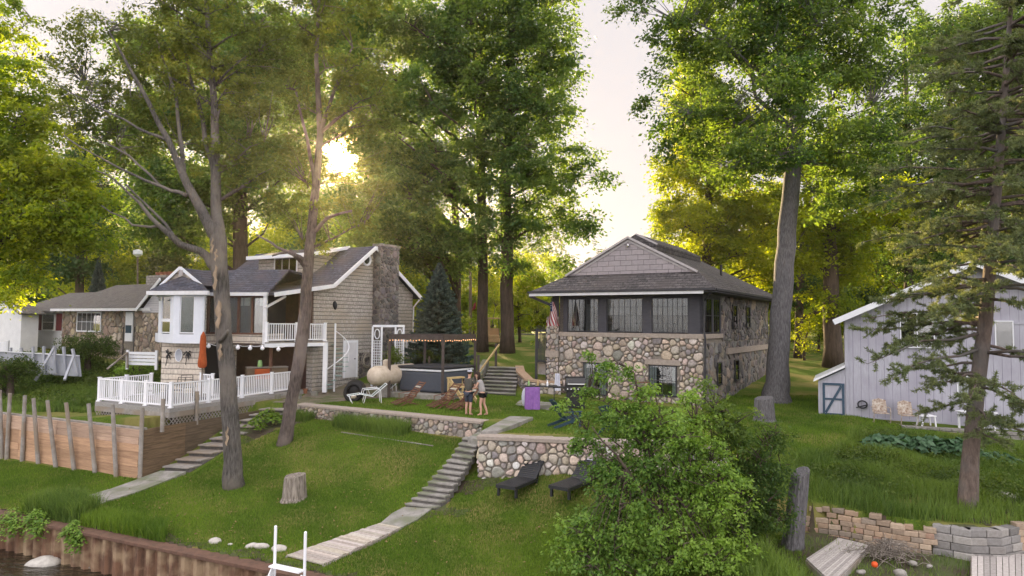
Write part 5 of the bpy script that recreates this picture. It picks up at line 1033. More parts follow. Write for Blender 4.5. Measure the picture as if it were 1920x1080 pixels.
# ---------------------------------------------------------------- right hand steps with curved wall and handrail
zb0, zb1 = RZ(-3.7), RZ(-2.45)
stair('terrace_stairs', 'broad grey stone steps rising between the trees and the curved wall', Vector((P(925, 0, 38.6).x, 38.6, zb1)), Vector((P(978, 0, 38.2).x, 38.2, zb1)), Vector((P(903, 0, 35.2).x, 35.2, zb0)), Vector((P(972, 0, 34.4).x, 34.4, zb0)), 8, 'concrete', seed=12, jit=.02)
sw2 = thing('curved_wall', P(1000, 720, 35), 'curved fieldstone wall with tan cap edging the terrace steps', 'stone wall')
cpts = [P(968, 700, 38.6), P(970, 720, 36.8), P(985, 720, 35.4), P(1012, 720, 35.0), P(1052, 720, 34.9)]; cz = [RZ(-2.4), RZ(-2.55), RZ(-2.85), RZ(-2.95), RZ(-2.95)]; mc = MB(); ms_ = MB(); mk = MB()
for i in range(len(cpts)-1):
    a, b = cpts[i].copy(), cpts[i+1].copy(); a.z = b.z = 0; d_ = b-a; Fc = Fr(a, d_, Vector((d_.y, -d_.x, 0)) if i else Vector((-1, -.3, 0))); Lc = d_.length
    mc.poly([Fc.p(0, -.03, RZ(-3.9)), Fc.p(Lc, -.03, RZ(-3.9)), Fc.p(Lc, -.03, cz[i+1]-.1), Fc.p(0, -.03, cz[i]-.1)], Fc.n*-.3)
    stones(Fc, Lc, RZ(-3.8), min(cz[i], cz[i+1])-.1, .28, ms_, b=-.02, seed=80+i)
    mk.poly([Fc.p(-.05, .06, cz[i]), Fc.p(Lc+.05, .06, cz[i+1]), Fc.p(Lc+.05, -.4, cz[i+1]), Fc.p(-.05, -.4, cz[i])], (0, 0, -.11))
mc.build('wall_core', 'mortar', sw2); ms_.build('stone_face', 'stone_tinted', sw2); pm('tan_cap', (.42, .3, .21), (.33, .23, .16), 6, .9); mk.build('cap', 'tan_cap', sw2)
lwall = thing('side_curb', P(900, 720, 36), 'low grey stone curb along the left of the terrace steps', 'curb'); mb = MB(); mb.beam(Vector((P(893, 0, 35).x, 35.0, RZ(-3.45))), Vector((P(918, 0, 39).x, 39, RZ(-2.3))), .35, .45); mb.build('curb_stone', 'concrete', lwall)
hr = thing('stair_handrail', P(895, 720, 34.4), 'dark timber handrail sloping up beside the terrace steps', 'handrail'); pa_, pb_ = P(897, 666, 34.9), P(930, 645, 38.6)
mb = MB(); mb.beam(Vector((pa_.x, pa_.y, RZ(-3.7))), pa_, .13); mb.build('post', 'pergola_brown', hr); mb = MB(); mb.beam(Vector((pb_.x, pb_.y, RZ(-2.9))), pb_+Vector((0, 0, .05)), .13); mb.build('post', 'pergola_brown', hr)
mb = MB(); mb.beam(P(895, 702, 34.6)+Vector((0, -.02, 0)), P(936, 646, 38.4)+Vector((0, 0, 0)), .06, .09); mb.build('rail', 'tan_lumber', hr)
# ---------------------------------------------------------------- left porch of the stone house: dark fence, flag
pfn = thing('porch_fence', P(1022, 700, 35.6), 'dark upright board gate panel beside the stone porch column', 'fence'); q0_, q1_ = P(1006, 620, 36.4), P(1026, 620, 35.9); q1_.z = q0_.z
mb = MB()
for k in range(9): p = q0_.lerp(q1_, k/8); mb.beam(Vector((p.x, p.y, RZ(-2.1))), Vector((p.x, p.y, q0_.z-.1)), .05)
mb.beam(q0_, q1_, .08, .12); mb.beam(q0_+Vector((0, 0, -1.6)), q1_+Vector((0, 0, -1.6)), .06, .1); mb.build('board', 'dark_trim', pfn)
for p in (q0_, q1_): mb = MB(); mb.beam(Vector((p.x, p.y-.02, RZ(-3.3))), p+Vector((0, -.02, .1)), .14); mb.build('post', 'dark_trim', pfn)
mb = MB(); mb.par(Vector((q0_.x+.1, q0_.y, RZ(-2.7))), (q1_-q0_)*.9, (0, .5, 0), (0, 0, .6)); mb.build('base_box', 'grey_wood', pfn)
fl = thing('flag', P(1040, 560, 34.4), 'limp striped red and white flag with blue corner hanging at the porch', 'flag')
fp0, fp1 = P(1034, 568, 34.3), P(1036, 612, 34.3)
mb = MB(); mb.tube([P(1050, 618, 34.6), P(1033, 558, 34.2)], .018, 6); mb.build('staff', 'dark_trim', fl)
top0 = P(1035, 566, 34.25); cols = MB(); whs = MB(); blu = MB(); NS = 13; W_, H_ = .62, 1.2
def fpt(u, v):                               # u across stripes, v down the fly
    x = (u-.5)*W_*(.25+.75*v)+.1*math.sin(v*5+u*7)*v; return top0+Vector((x+.12*v, -.12*math.sin(u*14+v*3)*(.3+v*.7), -v*H_))
for k in range(NS):
    vs = []; fs = []; nvv = 10
    for j in range(nvv+1): vs += [fpt(k/NS, j/nvv), fpt((k+1)/NS, j/nvv)]
    for j in range(nvv): 
        f = (2*j, 2*j+1, 2*j+3, 2*j+2)
        if j < 4 and k < 7: blu.add([vs[i] for i in f], [(0, 1, 2, 3)])
        elif k % 2 == 0: cols.add([vs[i] for i in f], [(0, 1, 2, 3)])
        else: whs.add([vs[i] for i in f], [(0, 1, 2, 3)])
cols.build('red_stripe', 'flag_red', fl); whs.build('white_stripe', 'flag_white', fl); blu.build('blue_canton', 'flag_blue', fl)
st_ = MB()
for k in range(6):
    for j in range(3): p = fpt((k+.5)/13, (j+.6)/10); st_.add([p+Vector((.02*math.cos(q*2.51), -.006, .02*math.sin(q*2.51))) for q in (0, 2, 4, 1, 3)][:5], [(0, 3, 1, 4, 2)])
st_.build('stars', 'flag_white', fl)
# ---------------------------------------------------------------- terrace furniture by the stone house
pt_ = thing('purple_table', P(998, 765, 29.6), 'folding table draped with a bright purple cloth on the terrace', 'table')
p = P(998, 765, 29.6); zg = RZ(-3.7); mb = MB(); base = [(-.32, -.3), (.3, -.34), (.34, .3), (-.3, .34)]
vs = []; nn = 28; fs = []
for j, z in enumerate((0.03, .45, .93, .95)):
    for k in range(nn):
        a = 2*math.pi*k/nn; cs, sn = math.cos(a), math.sin(a); m_ = max(abs(cs), abs(sn)); rr_x = .31/m_; w_ = 1+(.07*math.sin(a*9)+.03*math.sin(a*5))*(1-j/3)
        vs.append(Vector((p.x+cs*rr_x*w_, p.y+sn*rr_x*w_*1.3, zg+z)))
for j in range(3):
    for k in range(nn): a = j*nn+k; b = j*nn+(k+1) % nn; fs.append((a, b, b+nn, a+nn))
fs.append(tuple(3*nn+k for k in range(nn))); mb.add(vs, fs); mb.build('cloth', 'purple_cloth', pt_)
mb = MB(); mb.box(p.x-.35, p.x+1.1, p.y-.1, p.y+.65, zg+.952, zg+.99); mb.build('table_top', 'black_plastic', pt_)
for x in (.95,): mb = MB(); mb.beam((p.x+x, p.y+.2, zg), (p.x+x, p.y+.2, zg+.95), .04); mb.build('leg', 'black_metal', pt_)
bg_ = thing('white_bag', P(984, 756, 30), 'pale lavender bag hung behind the purple draped table', 'bag'); mb = MB(); c = P(985, 744, 30.1); mb.blob(c, (.16, .13, .42), 6, .12, 12, 8); mb.build('bag_body', 'pale_cloth', bg_, smooth=True)
Rr = random.Random(12)
for i in range(6):
    c = Vector((p.x-.15+i*.2, p.y+.25+Rr.uniform(-.15, .15), zg+1.04)); mb = MB()
    if i % 2: mb.blob(c+Vector((0, 0, .0)), (.12, .1, .06), i, .2); o = mb.build('food_bowl', 'rope', smooth=True); lb = ['tan food heap between the green and tan bottles', 'tan food heap between the tan and white bottles', 'tan food heap at the far right end of the purple table'][i//2]
    else: mb.lathe(c+Vector((0, 0, -.05)), [(.04, 0), (.045, .14), (.015, .2), (.015, .26)], 8); o = mb.build('bottle', ['green_glaze', 'tan_lumber', 'white_vinyl'][i//2]); lb = ['green bottle standing on the purple table', 'tan bottle standing in the middle of the purple table', 'white bottle at the right end of the purple table'][i//2]
    tag(o, lb, 'bowl' if i % 2 else 'bottle', 'things on the purple table')
tw_ = thing('hanging_towel', P(1045, 706, 33.6), 'pale lavender towel hanging on the stone corner by the grill', 'towel'); c = FF.p(-.12, .2, 0); c = P(1045, 700, 33.9)
mb = MB(); vs = []; fs = []
for j in range(6):
    for k in range(7): vs.append(c+Vector(((k-3)*.05*(.7+.08*j), -.03*math.sin(k*2.1)-.05, -j*.17)))
for j in range(5):
    for k in range(6): a = j*7+k; fs.append((a, a+1, a+8, a+7))
mb.add(vs, fs); mb.build('towel_cloth', 'pale_cloth', tw_)
gr = thing('gas_grill', P(1085, 770, 29.6), 'black gas grill with raised lid and silver knobs on the terrace', 'grill')
gp_ = P(1078, 770, 29.8); gx, gy = gp_.x, gp_.y; zg = RZ(-3.7)
mb = MB(); mb.box(gx-.38, gx+.42, gy-.28, gy+.28, zg+.08, zg+.78); mb.build('cart', 'black_metal', gr, bevel=.02)
mb = MB(); mb.box(gx-.46, gx+.5, gy-.32, gy+.3, zg+.785, zg+.98); mb.build('firebox', 'black_metal', gr, bevel=.02)
mb = MB(); L_ = [(-.3, .98), (-.3, 1.15), (-.18, 1.34), (.1, 1.4), (.28, 1.3), (.28, .98)]; mb.poly([Vector((gx-.42, gy+y, zg+z+.003)) for y, z in L_], (.86, 0, 0)); mb.build('lid', 'black_metal', gr, bevel=.02)
mb = MB(); mb.tube([(gx-.35, gy-.36, zg+1.1), (gx+.38, gy-.36, zg+1.1)], .018, 8); mb.build('handle', 'chrome', gr)
for s_, (x0, x1) in enumerate(((-.98, -.48), (.52, 1.0))): mb = MB(); mb.box(gx+x0, gx+x1, gy-.26, gy+.26, zg+.92, zg+.96); mb.build('side_shelf', 'black_metal', gr)
for k in range(6): mb = MB(); c = Vector((gx-.35+k*.15, gy-.325, zg+.88)); mb.lathe(c, [(.032, 0), (.03, .035), (.0, .04)], 10, axis=(0, -1, 0)); mb.build('knob', 'chrome', gr)
for k, (x, y) in enumerate(((-.35, -.25), (.39, -.25), (-.35, .25), (.39, .25))): mb = MB(); mb.lathe(Vector((gx+x, gy+y, zg+.04))-Vector((.02, 0, 0)), [(.045, 0), (.045, .04)], 10, axis=(1, 0, 0)); mb.build('wheel', 'rubber', gr)
sh_ = thing('wall_planter', P(1205, 745, 31.5), 'reddish brown plant stand against the fieldstone front by the window', 'planter'); c = P(1205, 750, 32.2); mb = MB()
for k in range(4): mb.box(c.x-.32, c.x+.32, c.y-.15, c.y+.1, RZ(-3.7)+.2+k*.25, RZ(-3.7)+.24+k*.25)
for x in (-.3, .3): mb.beam((c.x+x, c.y, RZ(-3.7)), (c.x+x, c.y, RZ(-2.9)), .05)
mb.build('shelf', 'chair_wood', sh_)
adc = thing('adirondack_chair', (0, 0, 0), 'blue black adirondack chair on the terrace behind the leafy shrub', 'chair', 'adirondack chairs on the terrace')
mb = MB()
for k in range(6): mb.beam((-.25+k*.1, .12, .32), (-.27+k*.108, .55, 1.0-.03*abs(k-2.5)), .09, .02, up=(0, 1, 0))
mb.build('backrest', 'teal_cloth', adc, local=True); mb = MB()
for k in range(6): mb.beam((-.28, -.38+k*.1, .36-k*.02), (.28, -.38+k*.1, .36-k*.02), .085, .02)
mb.build('seat', 'teal_cloth', adc, local=True)
for x in (-.33, .33): mb = MB(); mb.beam((x, -.45, .56), (x, .35, .54), .12, .025); mb.build('armrest', 'teal_cloth', adc, local=True); mb = MB(); mb.beam((x, -.38, 0), (x, -.38, .55), .03, .09); mb.build('leg', 'teal_cloth', adc, local=True); mb = MB(); mb.beam((x*.9, -.42, .33), (x*.9, .6, .0), .03, .1); mb.build('leg', 'teal_cloth', adc, local=True)
adc.location = G(1062, 800, 22.8); adc.rotation_euler = (0, 0, 1.9); dup(adc, G(1150, 812, 22.5), 2.6, 'second blue black adirondack chair mostly hidden by the shrub')
# ---------------------------------------------------------------- black sun loungers on the lawn
def lounger():
    t = thing('sun_lounger', (0, 0, 0), 'x', 'sun lounger', 'black sun loungers below the stone wall')
    mb = MB()
    for x in (-.33, .33): mb.beam((x, -.95, .3), (x, .35, .3), .05, .09)
    mb.beam((-.33, -.95, .3), (.33, -.95, .3), .05, .09); mb.build('frame', 'black_plastic', t, local=True)
    mb = MB()
    for k in range(15): y = -.93+k*.088; mb.beam((-.32, y, .345), (.32, y, .345), .074, .018)
    mb.build('seat', 'black_plastic', t, local=True)
    mb = MB()
    for x in (-.31, .31): mb.beam((x, .33, .33), (x, .98, .84), .05, .04)
    for k in range(11): f = (k+.4)/11; mb.beam((-.31, .33+.65*f, .345+.51*f), (.31, .33+.65*f, .345+.51*f), .02, .065, up=(0, .65, .51))
    mb.build('backrest', 'black_plastic', t, local=True)
    mb = MB(); mb.beam((-.1, .93, .84), (.1, .93, .84), .012, .04, up=(0, .65, .51)); mb.build('headrest_grip', 'grey_panel', t, local=True)
    for (x, y) in ((-.3, -.85), (.3, -.85), (-.3, .45), (.3, .45)): mb = MB(); mb.beam((x, y, 0), (x, y, .3), .07, .08); mb.build('leg', 'black_plastic', t, local=True)
    mb = MB(); mb.beam((-.28, .75, .8), (-.28, .5, .05), .03); mb.beam((.28, .75, .8), (.28, .5, .05), .03); mb.build('prop', 'black_plastic', t, local=True)
    return t
l1 = lounger(); pA, pB = G(952, 940), G(995, 900); 
def lplace(px, py, rz, o=None, lb=None):
    c = G(px, py); p = Vector((c.x, c.y, c.z))
    if o is None: l1.location = p; l1.rotation_euler = (.0, 0, rz); l1['label'] = lb; return l1
    return dup(l1, p, rz, lb)
lplace(977, 922, -.52, None, 'black slatted sun lounger fully in view on the lawn below the wall'); lplace(1078, 924, -.62, 1, 'black slatted sun lounger half hidden by the leafy shrub')
# ---------------------------------------------------------------- stumps
def stump(px, py, w_, top, label, Y=None, mat='dead_wood', lean=0, seed=1, ov=0):
    b = G(px, py) if Y is None else P(px, py, Y); r = w_/2*b.y/1280; hgt = (py-top)*b.y/1280; t = thing('stump', b, label, 'stump'); mb = MB(); n = 28; vs = []; fs = []; Rr = random.Random(seed); lob = [Rr.uniform(.85, 1.12) for _ in range(n)]
    for i in range(7):
        f = i/6; 
        for k in range(n): a = 2*math.pi*k/n; rr = r*(1.12-.18*f+(.18 if i == 0 else 0))*(lob[k]*.5+lob[(k+1) % n]*.5+.05*math.sin(a*5)); zz = f*hgt+(0 if i < 6 else .12*hgt*math.sin(a+1)*.5); vs.append(b+Vector((rr*math.cos(a)+lean*f*hgt, rr*math.sin(a), zz-.05)))
    for i in range(6):
        for k in range(n): a = i*n+k; bb = i*n+(k+1) % n; fs.append((a, bb, bb+n, a+n))
    fs.append(tuple(6*n+k for k in range(n))); mb.add(vs, fs); mb.build('trunk', mat, t); return t
stump(552, 936, 40, 890, 'grey weathered tree stump standing alone on the lawn', seed=3); stump(1433, 790, 36, 745, 'pale grey stump at the foot of the tall straight trunk', seed=5, mat='bark_big')
stump(1486, 1030, 34, 886, 'tall broken grey trunk leaning at the end of the block wall', Y=18.2, lean=.12, seed=7, mat='bark_big')
# loose board on the lawn, flat items
bd = G(640, 812); be = G(812, 838); mb = MB(); mb.beam(bd+Vector((0, 0, .03)), be+Vector((0, 0, .03)), .06, .03); tag(mb.build('loose_board', 'grey_wood'), 'thin long board lying on the lawn below the grass clump', 'board')
for i, (px, py, w_) in enumerate(((520, 748, .25), (500, 744, .22), (590, 742, .3), (572, 738, .22), (560, 748, .2))):
    p = G(px, py, 29.5); mb = MB(); (mb.box(p.x-w_/2, p.x+w_/2, p.y-.12, p.y+.12, p.z-.02, p.z+.22) if i % 2 == 0 else mb.lathe(p, [(.09, 0), (.13, .24)], 12)); tag(mb.build('concrete_block' if i % 2 == 0 else 'flower_pot', 'concrete' if i % 2 == 0 else 'terracotta'), ['grey block left of the leaning trunk', 'clay pot beside the leaning trunk', 'larger grey block resting on the end of the low wall', 'small clay pot on the end of the low wall', 'grey block between two clay pots'][i], 'block' if i % 2 == 0 else 'pot')
p = G(1000, 762, 28); slab = thing('stepping_slab', p, 'flat grey concrete slab under the purple table', 'slab'); mb = MB(); mb.poly([G(966, 760, 26)+Vector((0, 0, .04)), G(1030, 770, 26)+Vector((0, 0, .04)), G(1045, 757, 26)+Vector((0, 0, .04)), G(975, 752, 26)+Vector((0, 0, .04))], (0, 0, -.1)); mb.build('slab', 'concrete', slab)
# ---------------------------------------------------------------- parked truck, golf cart, far house, flagpole, poles
def wheel(par, c, r, ax, w_=.2):
    mb = MB(); mb.lathe(c-Vector(ax)*w_/2, [(r*.6, 0), (r, .02), (r, w_-.02), (r*.6, w_)], 18, axis=ax); t_ = mb.build('tyre', 'rubber', par); mb = MB(); mb.lathe(c-Vector(ax)*(w_/2+.005), [(r*.55, 0), (r*.5, w_+.01)], 12, axis=ax); mb.build('rim', 'chrome', t_)
tr = thing('pickup_truck', P(1010, 628, 66), 'dark pickup truck with pale windshield and chrome grille parked behind the yard', 'truck')
tz = gz(P(1012, 0, 66).x, 66); tx = P(1012, 0, 66).x; TF = Fr((tx, 66, tz), (math.cos(.15), math.sin(.15), 0), (0.15, -1, 0))
def tp_(a, b, z): return TF.p(a, b, z)
mb = MB(); mb.poly([tp_(-1.0, 0, .45), tp_(1.0, 0, .45), tp_(1.0, 0, 1.1), tp_(.92, 0, 1.22), tp_(-.92, 0, 1.22), tp_(-1.0, 0, 1.1)], TF.n*-5.4); mb.build('body', 'truck_paint', tr, bevel=.05)
mb = MB(); b0_, b1_ = -1.55, -4.0; q = [tp_(-.93, b0_+.1, 1.2), tp_(.93, b0_+.1, 1.2), tp_(.78, b0_-.5, 1.85), tp_(-.78, b0_-.5, 1.85)]; r_ = [tp_(-.93, b1_, 1.2), tp_(.93, b1_, 1.2), tp_(.78, b1_, 1.85), tp_(-.78, b1_, 1.85)]
mb.add(q+r_, [(0, 1, 2, 3), (5, 4, 7, 6), (1, 5, 6, 2), (4, 0, 3, 7), (3, 2, 6, 7)]); mb.build('cab', 'truck_paint', tr); mb = MB(); o_ = TF.n*.02; mb.poly([q[0].lerp(q[1], .06)+o_, q[1].lerp(q[0], .06)+o_, q[2].lerp(q[3], .06)+o_, q[3].lerp(q[2], .06)+o_], TF.n*.01); mb.build('windshield', 'sky_glass', tr)
mb = MB(); TF.box(mb, -.6, .6, .01, .05, .72, 1.06); TF.box(mb, -1.0, 1.0, .02, .14, .48, .66); mb.build('grille', 'chrome', tr); mb = MB()
for x in (-.95, .68): mb = MB(); TF.box(mb, x, x+.27, .01, .04, .8, 1.04); mb.build('headlight', 'white_vinyl', tr)
for a in (-1.0, 1.0):
    for b in (-.9, -4.3): wheel(tr, tp_(a, b, .4), .4, tuple(TF.a), .25)
gc = thing('golf_cart', P(930, 655, 51), 'tan roofed golf cart parked between the two dark trunks', 'golf cart'); gx = P(928, 0, 51).x; gy = 51; gzz = gz(gx, gy)
mb = MB(); mb.poly([Vector((gx-.62, gy-.2, gzz+2.06)), Vector((gx+.62, gy-.2, gzz+2.06)), Vector((gx+.55, gy+1.7, gzz+2.06)), Vector((gx-.55, gy+1.7, gzz+2.06))], (0, 0, .09)); mb.build('roof', 'cart_tan', gc, bevel=.04)
mb = MB(); mb.box(gx-.6, gx+.6, gy-.3, gy+2.0, gzz+.3, gzz+.62); mb.box(gx-.58, gx+.58, gy-.28, gy+.35, gzz+.622, gzz+.85); mb.build('body', 'cart_tan', gc, bevel=.05)
mb = MB(); mb.box(gx-.55, gx+.55, gy+.9, gy+1.4, gzz+.63, gzz+.85); mb.box(gx-.55, gx+.55, gy+1.4, gy+1.52, gzz+.63, gzz+1.35); mb.build('seat', 'cart_tan', gc)
mb = MB(); mb.box(gx-.56, gx-.1, gy-.06, gy-.04, gzz+.9, gzz+2.0); mb.build('windscreen', 'cart_tan', gc)
for x in (-.57, .57):
    for y in (-.1, 1.6): mb = MB(); mb.beam((gx+x, gy+y, gzz+.6), (gx+x*.9, gy+y, gzz+2.06), .035); mb.build('roof_post', 'black_metal', gc)
for x in (-.5, .5):
    for y in (.1, 1.7): wheel(gc, Vector((gx+x, gy+y, gzz+.23)), .23, (1, 0, 0), .16)
fh = thing('distant_house', P(1010, 600, 90), 'pale low house with brown roof far behind the pickup truck', 'house'); hx0, hx1 = P(975, 0, 90).x, P(1060, 0, 90).x; hz = gz(hx0, 90)
mb = MB(); mb.box(hx0, hx1, 90, 98, hz, RZ(1.4)); mb.build('wall', 'wall_cream', fh); mb = MB(); mb.poly([Vector((hx0-.5, 89.5, RZ(1.4))), Vector((hx0-.5, 94, RZ(3.4))), Vector((hx0-.5, 98.5, RZ(1.4)))], (hx1-hx0+1, 0, 0)); mb.build('roof', 'roof_grey', fh)
for x in (.45, .62, .8): mb = MB(); c = hx0+(hx1-hx0)*x; mb.box(c-.4, c+.4, 89.94, 90.01, RZ(-.2), RZ(1.0)); mb.build('window', 'dark_interior', fh)
fh2 = thing('distant_house', P(1495, 600, 80), 'small pale grey building glimpsed between the right hand trunks', 'house'); hx0, hx1 = P(1478, 0, 80).x, P(1508, 0, 80).x; mb = MB(); mb.box(hx0, hx1, 80, 86, gz(hx0, 80), RZ(1.6)); mb.build('wall', 'wall_cream', fh2); mb = MB(); mb.poly([Vector((hx0-.4, 79.5, RZ(1.6))), Vector((hx0-.4, 83, RZ(3.0))), Vector((hx0-.4, 86.5, RZ(1.6)))], (hx1-hx0+.8, 0, 0)); mb.build('roof', 'roof_grey', fh2)
up = thing('utility_pole', P(882, 640, 58), 'plain wooden utility pole with a small flag beyond the blue spruce', 'pole'); mb = MB(); p = P(882, 640, 58); mb.tube([Vector((p.x, p.y, gz(p.x, 58)-.2)), P(882, 440, 58)], [.16, .12], 8); mb.build('pole', 'wood_pole', up)
fp = thing('small_flag', P(889, 575, 57.6), 'small faded flag hanging from the wooden pole', 'flag'); mb = MB(); a = P(883, 568, 57.7); b = P(893, 566, 57.7); mb.add([P(885, 583, 57.7), P(892, 578, 57.8), P(892, 566, 57.7), P(888, 570, 57.8)], [(0, 1, 2, 3)]); mb.build('flag_cloth', 'flag_red', fp); mb = MB(); mb.beam(P(882, 584, 57.8), P(893, 564, 57.75), .04); mb.build('staff', 'wood_pole', fp)
wg = thing('garden_fence', P(775, 650, 39), 'short white picket fence panel behind the arbor and pergola', 'fence'); mb = MB()
for k in range(12): p = P(762+k*3, 638, 38.6); mb.beam(p, p+Vector((0, 0, -.95)), .05, .03)
mb.beam(P(761, 642, 38.65), P(797, 642, 38.65), .03, .06); mb.beam(P(761, 660, 38.65), P(797, 660, 38.65), .03, .06); mb.build('picket_panel', 'white_paint', wg)
rd = MB(); rd.box(-40, 30, 70, 77, RZ(-1.19), RZ(-1.165)); tag(rd.build('road', 'asphalt'), kind='structure')
# ================================================================ lilac cabin, right
PF = Fr(P(1587, 780, 30.2)*Vector((1, 1, 0)), Vector((.9, -.43, 0)), Vector((-.43, -.9, 0)))
pc = thing('lilac_cabin', PF.O+Vector((0, 0, RZ(-4))), 'lilac grey board cabin with white rake trim behind the pine', 'cabin')
def pat(px, py):
    r = ray(px, py); Y = PF.O.dot(PF.n)/r.dot(PF.n); p = r*Y; return (p-PF.O).dot(PF.a), p.z+ZC
za = pat(1587, 598)[1]; ak, zk = pat(1822, 497); sl2 = (zk-za)/ak
mb = MB(); PW = 9.5; mb.poly([PF.p(0, 0, RZ(-4.3)), PF.p(PW, 0, RZ(-4.3)), PF.p(PW, 0, za+sl2*(2*ak-PW) if PW < 2*ak else za), PF.p(ak, 0, zk), PF.p(0, 0, za)], PF.n*-8); body = mb.build('wall', 'lilac_siding', pc)
mb = MB(); Rr = random.Random(5)
k = 0; a = .3
while a < PW:
    zt = za+sl2*a if a < ak else zk-sl2*(a-ak); PF.box(mb, a-.006, a+.006, 0, .004, RZ(-3.95), zt-.05); a += .3
mb.build('board_seams', 'lilac_dark', pc)
mb = MB(); PF.box(mb, -.02, .12, 0, .05, RZ(-4.1), za); PF.box(mb, .125, PW, 0, .05, RZ(-4.25), RZ(-3.95)); PF.box(mb, .125, PW, .0, .03, za-.18, za-.1); mb.build('corner_trim', 'lilac_siding', pc)
mb = MB(); mb.beam(PF.p(-.45, .5, za-sl2*.45+.06), PF.p(ak, .5, zk+.06), .06, .24); mb.beam(PF.p(ak, .5, zk+.06), PF.p(ak+4, .5, zk-sl2*4+.06), .06, .24); mb.build('rake_board', 'white_paint', pc)
mb = MB(); mb.poly([PF.p(-.5, .5, za-sl2*.5+.12), PF.p(ak, .5, zk+.12), PF.p(ak, -8.3, zk+.12), PF.p(-.5, -8.3, za-sl2*.5+.12)], (0, 0, -.1)); mb.poly([PF.p(ak, .5, zk+.12), PF.p(ak+5, .5, zk-sl2*5+.12), PF.p(ak+5, -8.3, zk-sl2*5+.12), PF.p(ak, -8.3, zk+.12)], (0, 0, -.1)); mb.build('roof', 'roof_grey', pc)
def pwin(x0, x1, y0, y1, nx, ny, cur=None): a0, z0 = pat(x0, y1); a1, _ = pat(x1, y1); z1 = pat(x0, y0)[1]; window(PF, a0, a1, z0, z1, pc, 'white_paint', 'glass', nx, ny, .04, .03, b=.03, curtain=cur)
pwin(1690, 1751, 588, 650, 2, 1); pwin(1868, 1899, 603, 652, 1, 1); pwin(1797, 1822, 706, 745, 1, 1, [(0, 1, 0, 1)])
# lean-to with braced door
LTa = pat(1535, 780)[0]; mb = MB(); zt0, zt1 = pat(1535, 714)[1], pat(1587, 692)[1]; mb.poly([PF.p(LTa, .1, RZ(-4.2)), PF.p(-.03, .1, RZ(-4.2)), PF.p(-.03, .1, zt1), PF.p(LTa, .1, zt0)], PF.n*-2.5); lt = mb.build('lean_to', 'lilac_siding', pc)
mb = MB(); mb.poly([PF.p(LTa-.18, .3, zt0-.02), PF.p(-.03, .3, zt1+.08), PF.p(-.03, -2.6, zt1+.08), PF.p(LTa-.18, -2.6, zt0-.02)], (0, 0, .09)); mb.build('lean_to_roof', 'white_paint', lt)
a0, z0 = pat(1543, 780); a1, z1 = pat(1583, 716); z0 = RZ(-3.95); z1 = zt0-.06
mb = MB(); PF.box(mb, a0, a1, .1, .13, z0, z1); dd_ = mb.build('shed_door', 'lilac_siding', lt); mb = MB()
PF.box(mb, a0, a0+.1, .13, .16, z0, z1); PF.box(mb, a1-.1, a1, .13, .16, z0, z1); PF.box(mb, a0+.1, a1-.1, .13, .16, z1-.1, z1); PF.box(mb, a0+.1, a1-.1, .13, .16, z0, z0+.1); PF.box(mb, a0+.1, a1-.1, .13, .16, (z0+z1)/2-.03, (z0+z1)/2+.05)
mb.beam(PF.p(a0+.12, .15, z0+.12), PF.p(a1-.12, .15, z1-.12), .028, .1, up=(0, 0, 1)); mb.build('door_brace', 'teal_board', dd_)
def gpp(px, py, b): a, _ = pat(px, py); q = PF.p(a, b, 0); q.z = gz(q.x, q.y); return q
mc_ = thing('metal_chair', (0, 0, 0), 'x', 'chair', 'rusty white shell back chairs by the cabin')
mb = MB(); n = 9; vs = []; fs = []
for j in range(9):
    f = j/8
    for k in range(n): x = (k/(n-1)-.5)*.56*(1-.12*f*f) * (1 if f < .9 else .93); vs.append((x, .22+.13*f+.05*(1-abs(k-4)/4), .42+.55*f-(.06*abs(k-4)/4 if j == 8 else 0)))
for j in range(8):
    for k in range(n-1): a = j*n+k; fs.append((a, a+1, a+n+1, a+n))
mb.add(vs, fs); bk = mb.build('backrest', 'rusty_white', mc_, local=True); so = bk.modifiers.new('s', 'SOLIDIFY'); so.thickness = .015
mb = MB(); mb.box(-.28, .28, -.26, .24, .38, .41); mb.build('seat', 'rusty_white', mc_, local=True, bevel=.03)
for x in (-.31, .31): mb = MB(); mb.tube([(x, .3, .62), (x, -.2, .62), (x, -.3, .5), (x, -.22, .02), (x, .35, .01)], .018, 7); mb.build('leg', 'rusty_white', mc_, local=True)
mc_.location = gpp(1650, 796, .9); mc_.rotation_euler = (0, 0, -.3); mc_['label'] = 'rusty white shell back metal chair nearer the braced shed door'; dup(mc_, gpp(1698, 800, .95), -.2, 'rusty white shell back metal chair beside the small white table')
stb = thing('side_table', gpp(1732, 806, 1.0), 'small white plastic side table by the cabin wall', 'table'); b = stb.location; mb = MB(); mb.box(b.x-.3, b.x+.3, b.y-.22, b.y+.22, b.z+.42, b.z+.46); mb.build('top', 'white_vinyl', stb, bevel=.01)
for x in (-.26, .26):
    for y in (-.18, .18): mb = MB(); mb.beam((b.x+x*1.1, b.y+y, b.z-.05), (b.x+x*.9, b.y+y, b.z+.42), .05); mb.build('leg', 'white_vinyl', stb)
wt = thing('garden_table', gpp(1825, 815, .8), 'white plastic garden table behind the pine trunk', 'table'); b = wt.location; mb = MB(); mb.box(b.x-.6, b.x+.6, b.y-.4, b.y+.4, b.z+.7, b.z+.74); mb.build('top', 'white_vinyl', wt, bevel=.01)
for x in (-.5, .5):
    for y in (-.3, .3): mb = MB(); mb.beam((b.x+x, b.y+y, b.z-.05), (b.x+x, b.y+y, b.z+.7), .06); mb.build('leg', 'white_vinyl', wt)
